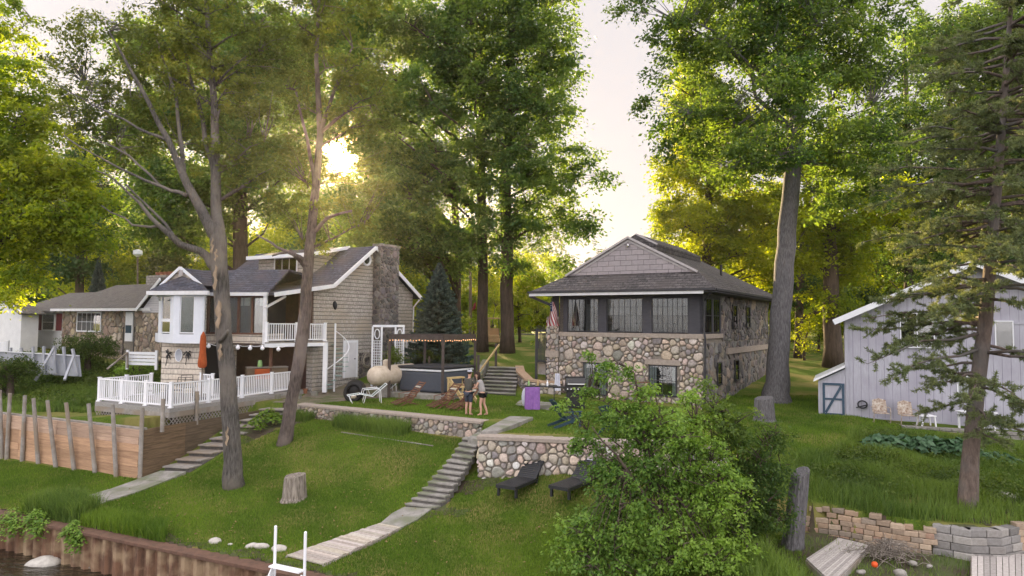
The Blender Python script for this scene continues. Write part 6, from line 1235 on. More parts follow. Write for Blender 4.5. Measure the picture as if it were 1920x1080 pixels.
a, z = pat(1617, 758); hk = MB(); c = PF.p(a, .08, z); hk.tube([c+PF.a*.18*math.cos(k*.5)+Vector((0, 0, .16*math.sin(k*.5))) for k in range(14)], .03, 6); hk.tube([c+PF.a*-.25+Vector((0, 0, -.15)), c+PF.a*.2], .025, 6); tag(hk.build('hose_reel', 'black_plastic'), 'small dark coiled hose on the lilac wall left of the chairs', 'hose')
ss = thing('stone_sill', PF.p(5.4, 1.6, RZ(-4.3)), 'low grey stone edging in front of the lilac cabin', 'edging'); mb = MB(); PF.box(mb, 2.0, 9.5, 1.3, 1.7, RZ(-4.5), RZ(-4.02)); mb.build('edging_stone', 'block_wall', ss)
# ---------------------------------------------------------------- block walls at lower right
bwl = thing('paver_wall', P(1620, 980, 18.5), 'tumbled tan paver retaining wall with uneven broken courses', 'stone wall'); Rr = random.Random(6)
pm('paver', (1, 1, 1), (.78, .76, .74), 14, .9, .01, 50, attr=True)
PL = [Vector((7.95, 19.35, 0)), Vector((8.9, 18.95, 0)), Vector((10.15, 18.05, 0)), Vector((10.75, 17.75, 0))]
def along(PL, s):
    for a, b in zip(PL[:-1], PL[1:]):
        l = (b-a).length
        if s <= l: return a+(b-a).normalized()*s, (b-a).normalized()
        s -= l
    return PL[-1], (PL[-1]-PL[-2]).normalized()
TL_ = sum((b-a).length for a, b in zip(PL[:-1], PL[1:]))
mb = MB()
def course(mb, PL, TL_, z, hh, sc0, sc1, topj, pal, dep=.26, wmin=.2, wmax=.36, batter=0, shift=0):
    s = sc0
    while s < sc1:
        w_ = Rr.uniform(wmin, wmax); p, d = along(PL, min(s+w_/2, TL_)); nrm_ = Vector((d.y, -d.x, 0)); c = Rr.choice(pal); kf = Rr.uniform(.75, 1.2); a_ = Rr.uniform(-.06, .06) if topj else Rr.uniform(-.02, .02)
        d2 = Vector((d.x*math.cos(a_)-d.y*math.sin(a_), d.x*math.sin(a_)+d.y*math.cos(a_), 0)); n2 = Vector((d2.y, -d2.x, 0)); o = p-n2*(.0-batter)+n2*Rr.uniform(-.02, .03); o.z = z+(Rr.uniform(-.01, .03) if topj else 0)
        if not (topj and Rr.random() < .25): mb.par(o-d2*(w_/2-.006)-n2*dep, d2*(w_-.012), n2*dep, Vector((0, 0, hh-.01)), tuple(x*kf for x in c))
        s += w_
tanp = [(.42, .31, .22), (.36, .28, .21), (.45, .36, .27), (.3, .25, .2), (.4, .27, .2)]
for k in range(6): course(mb, PL, TL_, RZ(-5.85)+k*.135+0, .135, 0, TL_-.0 if k < 5 else TL_*.6, k >= 4, tanp, batter=-.03*k)
mb.build('paver', 'paver', bwl, bevel=.012)
PL2 = [Vector((10.85, 17.85, 0)), Vector((11.5, 17.35, 0)), Vector((12.3, 17.3, 0)), Vector((12.9, 17.6, 0))]; T2 = sum((b-a).length for a, b in zip(PL2[:-1], PL2[1:]))
PLs, TLs = PL, TL_; cw2 = thing('block_ring', P(1810, 1000, 17.4), 'curved grey concrete block wall bulging forward beside the tan pavers', 'stone wall'); mb = MB()
for k in range(4): course(mb, PL2, T2, RZ(-5.85)+k*.19, .19, 0, T2, False, [(.27, .26, .25), (.31, .3, .285), (.24, .235, .23)], dep=.3, wmin=.38, wmax=.46, batter=-.03*k)
mb.build('block', 'paver', cw2, bevel=.015)
PL3 = [Vector((12.95, 17.7, 0)), Vector((16.5, 17.3, 0))]; T3 = 3.5; cw3 = thing('paver_wall', P(1900, 1000, 17.6), 'tan paver wall at the right edge beyond the grey block curve', 'stone wall'); mb = MB()
for k in range(5): course(mb, PL3, T3, RZ(-5.85)+k*.17, .17, 0, T3, k == 4, tanp, wmin=.28, wmax=.4, batter=-.02*k)
mb.build('paver', 'paver', cw3, bevel=.012)
def woodpad(pts, label, n, seed):
    t = thing('dock_platform', pts[0], label, 'deck'); mb = MB(); R2 = random.Random(seed); a, b, c, d = pts
    for k in range(n):
        f0, f1 = k/n, (k+.9)/n; cc = R2.uniform(.75, 1.15); mb.poly([a.lerp(d, f0), b.lerp(c, f0), b.lerp(c, f1), a.lerp(d, f1)], (0, 0, -.04), (cc, cc, cc*1.03))
    mb.build('plank', 'deck_board', t); mb = MB()
    for p, q in ((a, d), (b, c), (a, b), (d, c)): mb.beam(p+Vector((0, 0, -.12)), q+Vector((0, 0, -.12)), .05, .14)
    mb.build('frame', 'grey_wood', t)
def gq(px, py, z): r = ray(px, py); Y = z/r.z; return Vector((r.x*Y, Y, RZ(z)))
woodpad([gq(1512, 1047, -5.72), gq(1572, 1008, -5.72), gq(1632, 1022, -5.72), gq(1560, 1092, -5.72)], 'weathered grey plank platform beside the brush pile', 16, 1)
woodpad([gq(1822, 1026, -5.7), gq(1822, 1110, -5.7), gq(1990, 1120, -5.7), gq(1990, 1048, -5.7)], 'weathered grey plank platform at the lower right edge', 14, 2)
bp_ = thing('brush_pile', gq(1665, 1040, -5.8), 'tangled pile of dry grey twigs between the two platforms', 'brush pile'); mb = MB(); Rr = random.Random(9); c0_ = gq(1665, 1045, -5.8)
for k in range(240):
    a = Rr.uniform(0, 6.28); r = abs(Rr.gauss(0, .42)); c = c0_+Vector((math.cos(a)*r*1.2, math.sin(a)*r*.7, max(.02, .45-r*.4)*Rr.uniform(.1, 1))); d = Vector((Rr.uniform(-1, 1), Rr.uniform(-1, 1), Rr.uniform(-.25, .35)))*Rr.uniform(.12, .4); mb.tube([c-d, c+Vector((0, 0, Rr.uniform(-.05, .1))), c+d], [.006, .008, .004], 4)
mb.build('twigs', 'dead_wood', bp_)
c = gq(1640, 1063, -5.75); mb = MB(); mb.lathe(c, [(.05, 0), (.07, .03), (.07, .09), (.04, .12)], 12); tag(mb.build('orange_float', 'orange_plastic', smooth=True), 'small bright orange float beside the twig pile', 'float')
for i, (px, py, r, z) in enumerate([(1612, 1072, .09, -5.8), (1712, 1056, .09, -5.8), (1742, 1062, .07, -5.8), (1690, 1074, .12, -5.8), (1830, 912, .18, -4.85), (1790, 905, .12, -4.8), (1888, 935, .2, -4.95), (1706, 912, .1, -4.8), (1735, 905, .09, -4.8), (1712, 925, .13, -4.9)]):
    c = gq(px, py, z); mb = MB(); mb.blob(c, (r*1.3, r, r*.7), 90+i, .25); tag(mb.build('garden_rock', 'pale_rock' if i > 3 else 'rock', smooth=True), ['grey rock at the corner of the left platform', 'grey rock right of the twig pile', 'small grey rock nearest the right platform', 'broad flat rock in front of the twig pile', 'pale rock in weeds right of the pine trunk', 'small pale rock just left of the pine trunk', 'largest pale rock in the weeds at the right edge', 'leftmost tiny pale stone in the weedy slope', 'tiny pale stone above its two neighbours in the weedy slope', 'pale stone lowest of the three in the weedy slope'][i], 'rock', 'rocks on the weedy slope')
# ================================================================ people
def skin_obj(name, joints, edges, mat, parent, root, sub=2):
    me = bpy.data.meshes.new(name); names = list(joints); idx = {k: i for i, k in enumerate(names)}
    me.from_pydata([joints[k][:3] for k in names], [(idx[a], idx[b]) for a, b in edges], [])
    o = bpy.data.objects.new(name, me); COL.objects.link(o); o.parent = parent; sk_ = o.modifiers.new('skin', 'SKIN'); sk_.use_smooth_shade = True
    lay = me.skin_vertices[0].data if me.skin_vertices else None
    if lay is None:
        import bmesh; bm = bmesh.new(); bm.from_mesh(me); bm.verts.layers.skin.verify(); bm.to_mesh(me); bm.free(); lay = me.skin_vertices[0].data
    for k in names: r = joints[k][3]; lay[idx[k]].radius = (r, joints[k][4] if len(joints[k]) > 4 else r); lay[idx[k]].use_root = (k == root)
    o.modifiers.new('sub', 'SUBSURF').levels = sub; o.modifiers['sub'].render_levels = sub
    me.materials.append(MATS[mat]); return o
def hand(J, E, side, wrist, dirv, sp=(0, 1, 0)):
    w = Vector(wrist); d = Vector(dirv).normalized(); s_ = Vector(sp); p = w+d*.07; J['palm'+side] = (*p, .026, .018); E.append(('wr'+side, 'palm'+side))
    for k, (off, ln) in enumerate(((-.03, .07), (-.011, .08), (.009, .075), (.028, .06))):
        b = p+d*.03+s_*off; m_ = b+d*ln*.55+Vector((0, 0, -.008)); t = m_+d*ln*.45+Vector((0, 0, -.02)); J[f'f{k}a{side}'] = (*b, .009); J[f'f{k}b{side}'] = (*m_, .0085); J[f'f{k}c{side}'] = (*t, .007); E += [('palm'+side, f'f{k}a{side}'), (f'f{k}a{side}', f'f{k}b{side}'), (f'f{k}b{side}', f'f{k}c{side}')]
    b = p-d*.02+s_*-.035; t = b+d*.045+s_*-.02; J['t1'+side] = (*b, .011); J['t2'+side] = (*t, .009); E += [('palm'+side, 't1'+side), ('t1'+side, 't2'+side)]
def person(loc, rz, label, lean, hgt, legs, arms, hairlen, mats, cap=False, female=False, scale=1):
    """local +X is the way the figure faces"""
    t = thing('person', loc, label, 'person', rz=rz); t.scale = (scale,)*3
    hx = 0; J = {'pel': (0, 0, .93, .14, .115)}; E = []
    ch = (lean*.6, 0, 1.32); nk = (lean*1.0, 0, 1.48); hd = (lean*1.25, 0, 1.58)
    J['waist'] = (lean*.25, 0, 1.08, .12 if not female else .1, .1); J['chest'] = (*ch, .155 if not female else .125, .11); J['neck'] = (*nk, .05); E += [('pel', 'waist'), ('waist', 'chest'), ('chest', 'neck')]
    J['head0'] = (hd[0], 0, hd[2], .075); J['head1'] = (hd[0]+.01, 0, hd[2]+.1, .092, .085); J['head2'] = (hd[0], 0, hd[2]+.17, .07); E += [('neck', 'head0'), ('head0', 'head1'), ('head1', 'head2')]
    for i, s_ in enumerate((-1, 1)):
        S_ = 'LR'[i]; kx, fx = legs[i]; J['hip'+S_] = (0, s_*.09, .86, .092); J['kn'+S_] = (kx, s_*.1, .48, .056); J['cf'+S_] = (kx*.5+fx*.5-.015, s_*.1, .3, .052); J['an'+S_] = (fx, s_*.1, .08, .034); J['toe'+S_] = (fx+.15, s_*.115, .03, .032)
        J['heel'+S_] = (fx-.03, s_*.1, .035, .032)
        E += [('pel', 'hip'+S_), ('hip'+S_, 'kn'+S_), ('kn'+S_, 'cf'+S_), ('cf'+S_, 'an'+S_), ('an'+S_, 'toe'+S_), ('an'+S_, 'heel'+S_)]
        el, wr = arms[i]; shw = .19 if not female else .165; J['sh'+S_] = (ch[0]+.01, s_*shw, 1.4, .05); J['el'+S_] = (*el, .038); J['wr'+S_] = (*wr, .026); E += [('chest', 'sh'+S_), ('sh'+S_, 'el'+S_), ('el'+S_, 'wr'+S_)]
        hand(J, E, S_, wr, Vector(wr)-Vector(el))
    skin_obj('body', J, E, 'skin', t, 'pel')
    sub_ = {k: J[k] for k in ('pel', 'waist', 'chest', 'shL', 'shR')}; e = 1.16
    TJ = {'pel': (0, 0, .93, .175, .155), 'waist': (*J['waist'][:3], J['waist'][3]*1.38, .145), 'chest': (*ch, J['chest'][3]*1.3, .16), 'col': (lean*.85, 0, 1.45, .1)}; TE = [('pel', 'waist'), ('waist', 'chest'), ('chest', 'col')]
    for S_ in 'LR':
        s3 = Vector(J['sh'+S_][:3]); e3 = Vector(J['el'+S_][:3]); m_ = s3.lerp(e3, .7 if not female else .2); TJ['sh'+S_] = (*s3, .088 if not female else .066); TJ['sl'+S_] = (*m_, .07 if not female else .055); TE += [('chest', 'sh'+S_), ('sh'+S_, 'sl'+S_)]
    skin_obj('shirt', TJ, TE, mats[0], t, 'pel')
    BJ = {'pel': (0, 0, .95, .155, .135)}; BE = []
    for i, s_ in enumerate((-1, 1)):
        S_ = 'LR'[i]; h3 = Vector(J['hip'+S_][:3]); k3 = Vector(J['kn'+S_][:3]); m_ = h3.lerp(k3, .95 if not female else .45); BJ['h'+S_] = (*h3, .105); BJ['k'+S_] = (*m_, .088 if not female else .1); BE += [('pel', 'h'+S_), ('h'+S_, 'k'+S_)]
    skin_obj('shorts', BJ, BE, mats[1], t, 'pel')
    hx_, hz_ = hd[0], hd[2]+.1
    fc = MB()
    for s_ in (-1, 1): fc.blob((hx_+.083, s_*.032, hz_-.005), (.009, .012, .008), 1, 0, 8, 6)
    fc.build('eyes', 'hair_dark', t, local=True, smooth=True); fc = MB(); fc.blob((hx_+.098, 0, hz_-.03), (.018, .013, .024), 1, 0, 8, 6); fc.build('nose', 'skin', t, local=True, smooth=True); fc = MB(); fc.blob((hx_+.082, 0, hz_-.068), (.01, .024, .008), 1, 0, 8, 6); fc.build('mouth', 'flag_red', t, local=True, smooth=True)
    for s_ in (-1, 1): fc = MB(); fc.blob((hx_, s_*.088, hz_-.01), (.018, .01, .03), 1, 0, 8, 6); fc.build('ear', 'skin', t, local=True, smooth=True)
    hm = MB(); hm.blob((hx_-.018, 0, hz_+.035), (.1, .096, .105), 3, .04, 16, 10)
    if hairlen: hm.blob((hx_-.075, 0, hz_-.08), (.07, .1, .2), 5, .12, 14, 10)
    hm.build('hair', 'hair_dark', t, local=True, smooth=True)
    if cap:
        c = MB(); c.blob((hx_-.005, 0, hz_+.055), (.108, .1, .085), 1, .0, 16, 10); c.poly([Vector((hx_+.07, -.07, hz_+.06)), Vector((hx_+.19, -.045, hz_+.035)), Vector((hx_+.19, .045, hz_+.035)), Vector((hx_+.07, .07, hz_+.06))], (0, 0, .012)); c.build('cap', mats[2], t, local=True, smooth=True)
    return t
mp_ = P(878, 778, 27.3); mp_.z = gz(mp_.x, mp_.y)
person(mp_, math.radians(60), 'man in grey cap, dark t-shirt and blue shorts standing by the low wall', .06, 1.75, ((.02, -.01), (.04, 0.0)), (((.06, -.28, 1.16), (.27, -.14, 1.14)), ((.04, .27, 1.16), (.26, .12, 1.15))), False, ('shirt_dark', 'shorts_blue', 'cap_grey'), cap=True)
wp_ = P(905, 779, 27.2); wp_.z = gz(wp_.x, wp_.y)
person(wp_, math.radians(165), 'woman with long dark hair, grey top and black shorts leaning towards the man', .2, 1.66, ((-.02, -.16), (.07, .05)), (((.24, -.2, 1.12), (.42, -.1, 1.08)), ((.26, .2, 1.14), (.45, .06, 1.1))), True, ('shirt_grey', 'shorts_black'), female=True, scale=.96)
# ================================================================ vegetation
pm('bark_ash', (.15, .12, .11), (.04, .032, .03), 13, .95, .06, 22, stretch=(1.8, 1.8, .22), c3=(.2, .165, .15), s3=.7)
leafm('leaf_maple', (.16, .2, .05), (.075, .11, .03), (1.5, 1.35, .5), .55)
leafm('leaf_bright', (.27, .33, .04), (.11, .19, .03), (1.9, 1.7, .3), .62)
leafm('leaf_oak', (.155, .225, .055), (.05, .1, .03), (1.5, 1.5, .5), .52)
leafm('leaf_gold', (.25, .3, .026), (.1, .155, .02), (1.9, 1.7, .2), .64)
leafm('leaf_deep', (.09, .15, .05), (.04, .08, .032), (1.4, 1.4, .5), .48)
leafm('leaf_hazy', (.12, .17, .06), (.07, .1, .045), (1.2, 1.2, .8), .25)
leafm('leaf_shrub', (.25, .38, .07), (.09, .18, .04), (1.4, 1.4, .5), .45)
leafm('leaf_bush', (.13, .18, .035), (.05, .09, .022), (1.3, 1.3, .5), .4)
leafm('needle_pine', (.21, .25, .115), (.1, .14, .068), (1.3, 1.2, .5), .35)
leafm('needle_spruce', (.09, .14, .12), (.03, .06, .055), (1, 1, .9), .2)
leafm('blade_lawn', (.17, .27, .035), (.06, .125, .016), (1.4, 1.3, .4), .4)
leafm('blade_wild', (.19, .28, .06), (.07, .13, .03), (1.3, 1.25, .4), .4)
leafm('leaf_hosta', (.1, .19, .1), (.04, .09, .045), (1.1, 1.3, .6), .3, .4)
def quads_from(c, a, b, va, mat, name, parent, tri=False):
    """leaf shaped quads: centre c, half length a, half width b"""
    n = len(c)
    v = np.stack([c-a, c+b-a*.1, c+a, c-b-a*.1], 1).reshape(-1, 3); q = np.arange(4*n).reshape(n, 4)
    return npmesh(name, v, q, mat, va, parent, smooth=False)
def unit(v): return v/np.maximum(np.linalg.norm(v, axis=1, keepdims=True), 1e-6)
def leafcloud(centres, sizes, per, leaf, flat=.5, droop=.25, seed=0, vbase=None, asp=.55):
    r = np.random.default_rng(seed); n = len(centres); per_ = r.poisson(per, n).clip(4); idx = np.repeat(np.arange(n), per_); m = len(idx)
    tilt = unit(np.stack([r.normal(0, .35, n), r.normal(0, .35, n), np.ones(n)], 1))[idx]
    d = r.normal(0, .5, (m, 3)); h = (d*tilt).sum(1, keepdims=True); d = d - tilt*h*(1-flat)
    c = centres[idx] + d*sizes[idx][:, None]; rr = np.linalg.norm(d, axis=1)
    c[:, 2] -= droop*sizes[idx]*rr**2
    out = unit(d*np.array([1, 1, .4])+r.normal(0, .5, (m, 3))); L_ = leaf*r.uniform(.45, 1.4, m)[:, None]
    a = unit(out+np.array([0, 0, -.35]))*L_*.5; nr = unit(tilt+r.normal(0, .55, (m, 3))); b = unit(np.cross(a, nr))*L_*asp*.5
    v = (vbase[idx] if vbase is not None else .5)+r.normal(0, .22, m)
    return c, a, b, np.clip(v, 0, 1)
def lobe_pts(lobes, Yc, dens, seed, scale=1):
    r = np.random.default_rng(seed); out = []
    for lb in lobes:
        px, py, rx, ry = lb[:4]; dY = lb[4] if len(lb) > 4 else 0; k = (Yc+dY)/1280; c = P(px, py, Yc+dY); R3 = np.array([rx*k, (rx*k*.8+ry*k*.2)*(lb[5] if len(lb) > 5 else 1), ry*k])
        n = max(3, int(math.pi*R3[0]*R3[2]*dens*(1+.25*R3[1]))); d = unit(r.normal(0, 1, (n, 3))); u = r.uniform(0, 1, n)**.5; out.append(np.array(c)[None]+d*u[:, None]*R3)
    return np.concatenate(out)
DEN, PER, LEAF = 2.0, 1.1, 1.22
def tree(name, label, trunk, lobes, Yc, leafmat, bark, dens=1.6, per=90, cs=.6, leaf=.16, seed=1, group='trees around the houses', cat='tree', limbs=.09, stems=(), base=None, twigs=True, droop=.25, minz=None, crown='crown', lmin=2):
    pts = [(P(px, py, Y), w_/2*Y/1280) for px, py, Y, w_ in trunk]
    bz = gz(pts[0][0].x, pts[0][0].y)
    if base: pts = [(Vector((pts[0][0].x, pts[0][0].y, bz-.3)), pts[0][1]*1.02)]+pts
    else: pts[0] = (Vector((pts[0][0].x, pts[0][0].y, bz-.25)), pts[0][1])
    b0 = pts[0][0]; t = thing(name, (b0.x, b0.y, bz), label, cat, group)
    rr = random.Random(seed)
    # smooth the trunk a little and flare its foot
    tp, tr_ = [], []
    for i in range(len(pts)-1):
        for k in range(4): f = k/4; tp.append(pts[i][0].lerp(pts[i+1][0], f)); tr_.append(pts[i][1]*(1-f)+pts[i+1][1]*f)
    tp.append(pts[-1][0]); tr_.append(pts[-1][1])
    fl = [p+Vector((rr.uniform(-1, 1), rr.uniform(-1, 1), 0))*r_*.08 for p, r_ in zip(tp, tr_)]
    tr2 = [r_*(1+.18*max(0, 1-(p.z-bz)/.7)) for p, r_ in zip(tp, tr_)]
    mb = MB(); mb.tube(fl, tr2, 14)
    for st in stems:
        sp_ = [(P(px, py, Y), w_/2*Y/1280) for px, py, Y, w_ in st]; q = []; qr = []
        for i in range(len(sp_)-1):
            for k in range(3): f = k/3; q.append(sp_[i][0].lerp(sp_[i+1][0], f)+Vector((rr.uniform(-1, 1), rr.uniform(-1, 1), rr.uniform(-1, 1)))*.05); qr.append(sp_[i][1]*(1-f)+sp_[i+1][1]*f)
        q.append(sp_[-1][0]); qr.append(sp_[-1][1]); mb.tube(q, qr, 9)
    big = cat == 'tree' and name != 'background_tree'
    if big: dens, per, leaf = dens*DEN*(1 if Yc > 30 else .9), per*PER, leaf*(LEAF if Yc > 30 else 1.25); limbs = limbs/1.8
    C = lobe_pts(lobes, Yc, dens, seed)
    zmin_ = bz+.3; C[:, 2] = np.where(C[:, 2] < zmin_, zmin_+abs(C[:, 2]-zmin_)*.3, C[:, 2])
    rel = C-np.array([0, 0, ZC]); dirs = rel/np.linalg.norm(rel, axis=1, keepdims=True); ang = np.degrees(np.arccos(np.clip(dirs@np.array(SUNDIR), -1, 1))); C = C[ang > np.random.default_rng(seed+7).uniform(.35, 1.5, len(C))+np.degrees(cs*.45/np.linalg.norm(rel, axis=1).mean())]
    r = np.random.default_rng(seed+50)
    sz = cs*r.uniform(.65, 1.35, len(C))
    # limbs
    spine = np.array([list(p) for p in tp]+[list(P(px, py, Y)) for st in stems for px, py, Y, _ in st]); sr_ = np.array(tr_+[w_/2*Y/1280 for st in stems for _, _, Y, w_ in st])
    br = MB(); nodes = [spine]; nl = max(4, int(len(C)*limbs)); tg = r.choice(len(C), min(nl, len(C)), replace=False)
    for i in tg:
        e = C[i]; want = e[2]-.55*np.hypot(spine[:, 0]-e[0], spine[:, 1]-e[1]); j = int(np.argmin(np.abs(spine[:, 2]-want)+.25*np.hypot(spine[:, 0]-e[0], spine[:, 1]-e[1])+(spine[:, 2] < bz+lmin)*9)); s = Vector(spine[j]); E_ = Vector(e); ln = (E_-s).length
        m1 = s.lerp(E_, .35)+Vector((rr.uniform(-.1, .1)*ln, rr.uniform(-.1, .1)*ln, .06*ln)); m2 = s.lerp(E_, .7)+Vector((rr.uniform(-.07, .07)*ln, rr.uniform(-.07, .07)*ln, .07*ln))
        r0 = min(sr_[j]*.55, .022*ln+.012); br.tube([s, m1, m2, E_], [r0, r0*.62, r0*.38, .008], 6)
        for a_, b_3 in ((s, m1), (m1, m2), (m2, E_)): nodes.append(np.array([list(a_.lerp(b_3, k/4)) for k in range(1, 5)]))
    if twigs:
        ND = np.concatenate(nodes[1:])
        for i in range(len(C)):
            dd = np.linalg.norm(ND-C[i], axis=1)+1.2*np.maximum(0, ND[:, 2]-C[i, 2]); j = int(np.argmin(dd))
            if .15 < dd[j] < 4: s = Vector(ND[j]); E_ = Vector(C[i]); br.tube([s, s.lerp(E_, .5)+Vector((rr.uniform(-.12, .12), rr.uniform(-.12, .12), rr.uniform(0, .15))), E_], [.018+.006*dd[j], .013, .005], 3, cap=False)
    tko = mb.build('trunk', bark, t, smooth=True)
    if len(br.v): br.build('limbs', bark, t, smooth=True)
    vb = np.clip(.5+.28*np.sin(C[:, 0]*1.1+seed)+.2*np.sin(C[:, 2]*1.7+C[:, 1])+r.normal(0, .1, len(C)), 0, 1)
    c, a, b, v = leafcloud(C, sz, per, leaf, seed=seed+9, vbase=vb, droop=droop)
    off = np.array(wloc(t)); quads_from(c-off, a, b, v, leafmat, crown, t)
    return t, tko
BG = 'tall trees behind the houses'
# left foreground tree with forked pale trunk
t1, tk1 = tree('maple_tree', 'big forked grey maple with peeling pale scars and bare lower limbs on the left lawn', [(440, 893, 23.9, 35), (433, 800, 23.9, 31), (425, 690, 23.9, 30), (416, 560, 24, 29), (409, 450, 24, 31), (405, 400, 24.1, 20), (404, 320, 24.2, 18), (402, 200, 24.4, 13), (390, 60, 24.6, 9), (384, -60, 24.8, 6)],
    [(300, 110, 130, 90), (200, 190, 90, 60), (400, 60, 110, 80), (470, 180, 80, 90), (430, 290, 90, 60), (330, 230, 90, 70), (150, 60, 60, 40, 1), (240, 290, 60, 35), (520, 60, 70, 60), (500, 330, 50, 40), (330, -30, 160, 60), (130, 130, 70, 40, 1), (130, 220, 50, 30, 1), (200, 260, 60, 35, 1)], 24.6, 'leaf_maple', 'bark_grey', dens=1.9, per=80, cs=.42, leaf=.11, seed=2, group=None, limbs=.16,
    stems=[[(409, 450, 24, 26), (385, 410, 23.9, 20), (352, 345, 23.6, 15), (318, 265, 23.4, 11), (262, 160, 23.2, 7), (205, 60, 23, 3)], [(352, 345, 23.6, 10), (338, 280, 23.8, 8), (330, 180, 24, 6), (290, 60, 24.4, 3)], [(404, 330, 24.2, 10), (380, 230, 24.6, 8), (350, 120, 25, 5), (330, 0, 25.3, 3)],
           [(405, 500, 24, 20), (388, 478, 23.9, 16), (340, 458, 23.5, 12), (298, 425, 23.2, 9), (262, 380, 23, 6), (215, 335, 22.8, 3), (180, 320, 22.7, 2)], [(352, 365, 23.6, 8), (300, 350, 23.3, 6), (220, 315, 23, 4), (120, 255, 22.8, 2)], [(298, 425, 23.2, 6), (250, 420, 23, 4), (190, 385, 22.9, 2)], [(318, 265, 23.4, 7), (260, 240, 23.2, 5), (180, 200, 23, 3), (110, 160, 22.8, 2)],
           [(300, 350, 23.3, 5), (240, 290, 23.2, 4), (160, 250, 23.1, 2)], [(340, 458, 23.5, 7), (290, 400, 23.2, 5), (235, 345, 23.1, 3)], [(405, 250, 24.3, 7), (412, 205, 24.2, 3)], [(415, 640, 23.7, 10), (428, 620, 23.2, 6)]])
# peeled pale scars on its trunk: thin shells of bare wood
Rr = random.Random(5)
for (px, py, w_, h_) in ((417, 590, 8, 26), (411, 522, 7, 24), (405, 462, 5, 15), (420, 660, 5, 16), (433, 815, 5, 18), (412, 480, 4, 12)):
    k = 23.9/1280; c = P(px, py, 23.9); vs = []; fs = []; mb = MB(); base_ = P(float(ip(py, [450, 560, 690, 893], [409, 416, 425, 440])), py, 23.9).x
    for i in range(11):
        f = (i/10-.5)*2; ww = w_*.6*k*math.sqrt(max(.02, 1-f*f))*Rr.uniform(.5, 1.3); cx = c.x+.03*math.sin(i*1.3)
        for q in (-1, -.3, .3, 1):
            x = cx+q*ww; dx = (x-base_); y = 23.9-math.sqrt(max(.02, .33*.33-dx*dx)); vs.append((x, y, c.z-f*h_*k))
    for i in range(10):
        for q in range(3): a = i*4+q; fs.append((a, a+1, a+5, a+4))
    mb.add(vs, fs); mb.build('bare_wood', 'bark_scar', t1)
tree('leaning_tree', 'slender dark tree leaning right in front of the balcony', [(533, 832, 27, 25), (548, 745, 27, 22), (560, 680, 27, 23), (571, 600, 27, 23), (574, 545, 27, 20), (583, 440, 27.2, 18), (592, 350, 27.4, 15), (600, 250, 27.6, 12), (593, 110, 27.8, 8), (600, -40, 28, 5)],
    [(600, 60, 80, 90), (700, 130, 80, 60), (540, 170, 60, 60), (560, 400, 75, 30), (660, 400, 70, 32), (600, 460, 40, 16), (620, 330, 30, 30), (550, 300, 45, 50), (690, 230, 60, 40), (640, -20, 120, 60), (720, 340, 50, 30), (660, 160, 60, 60), (620, 210, 50, 30), (690, 300, 40, 30), (580, 350, 40, 30)], 27.8, 'leaf_maple', 'bark_ash', dens=1.5, per=75, cs=.42, leaf=.12, seed=3, group=None, limbs=.2,
    stems=[[(578, 500, 27, 10), (560, 480, 26.8, 8), (520, 462, 26.5, 5), (480, 440, 26.3, 3)], [(583, 440, 27.2, 9), (610, 410, 27, 7), (660, 395, 27, 4)], [(592, 350, 27.4, 8), (575, 260, 27.4, 6), (555, 170, 27.4, 4)], [(600, 250, 27.6, 8), (625, 170, 27.6, 6), (660, 90, 27.6, 3)], [(572, 500, 27.1, 8), (545, 470, 26.8, 5), (510, 480, 26.7, 3)]])
# oaks behind the hot tub
tree('oak_tree', 'tall oak rising between the blue spruce and the golf cart, left of the darker pair', [(905, 655, 47, 21), (905, 500, 47, 19), (902, 300, 47, 16), (906, 100, 47, 11), (900, -60, 47, 6)], [(860, 40, 170, 90), (800, 190, 140, 80), (900, 150, 110, 80), (740, 60, 110, 70), (760, 300, 110, 70), (850, 330, 110, 80), (700, 190, 70, 60, -3), (880, 460, 70, 50)], 46, 'leaf_oak', 'bark_brown', dens=.74, per=95, cs=.8, leaf=.21, seed=4, group=BG, lmin=6)
tree('oak_tree', 'stout dark oak on the right of the golf cart spreading towards the open sky', [(951, 657, 46, 26), (950, 500, 46, 24), (948, 330, 46, 20), (955, 120, 46, 13), (960, -60, 46, 8)], [(1000, 60, 90, 90), (1010, 200, 90, 90), (1000, 330, 110, 70), (960, 420, 100, 50), (1070, 420, 60, 35), (1075, 300, 45, 40), (1130, 335, 35, 16), (1110, 425, 40, 18), (1045, 120, 50, 60), (940, 250, 80, 90), (1000, -30, 110, 60), (1050, 500, 40, 18), (960, 500, 60, 20)], 45, 'leaf_oak', 'bark_brown', dens=.74, per=95, cs=.8, leaf=.21, seed=5, group=BG, lmin=6)
tree('oak_tree', 'slim oak just behind the blue spruce with low spreading branches', [(857, 640, 52, 17), (857, 470, 52, 15), (850, 330, 52, 11), (850, 150, 52, 7)], [(740, 420, 110, 55, -5), (820, 440, 90, 40), (720, 350, 70, 50, -6), (830, 500, 60, 22), (780, 480, 60, 30), (700, 450, 40, 25, -6), (640, 230, 65, 60, -4), (660, 140, 60, 60, -4), (630, 370, 65, 45, -4), (700, 280, 60, 50, -4), (640, 50, 80, 60, -2), (590, 440, 40, 25, -2)], 50, 'leaf_oak', 'bark_brown', dens=1.0, per=90, cs=.85, leaf=.22, seed=6, group=BG)
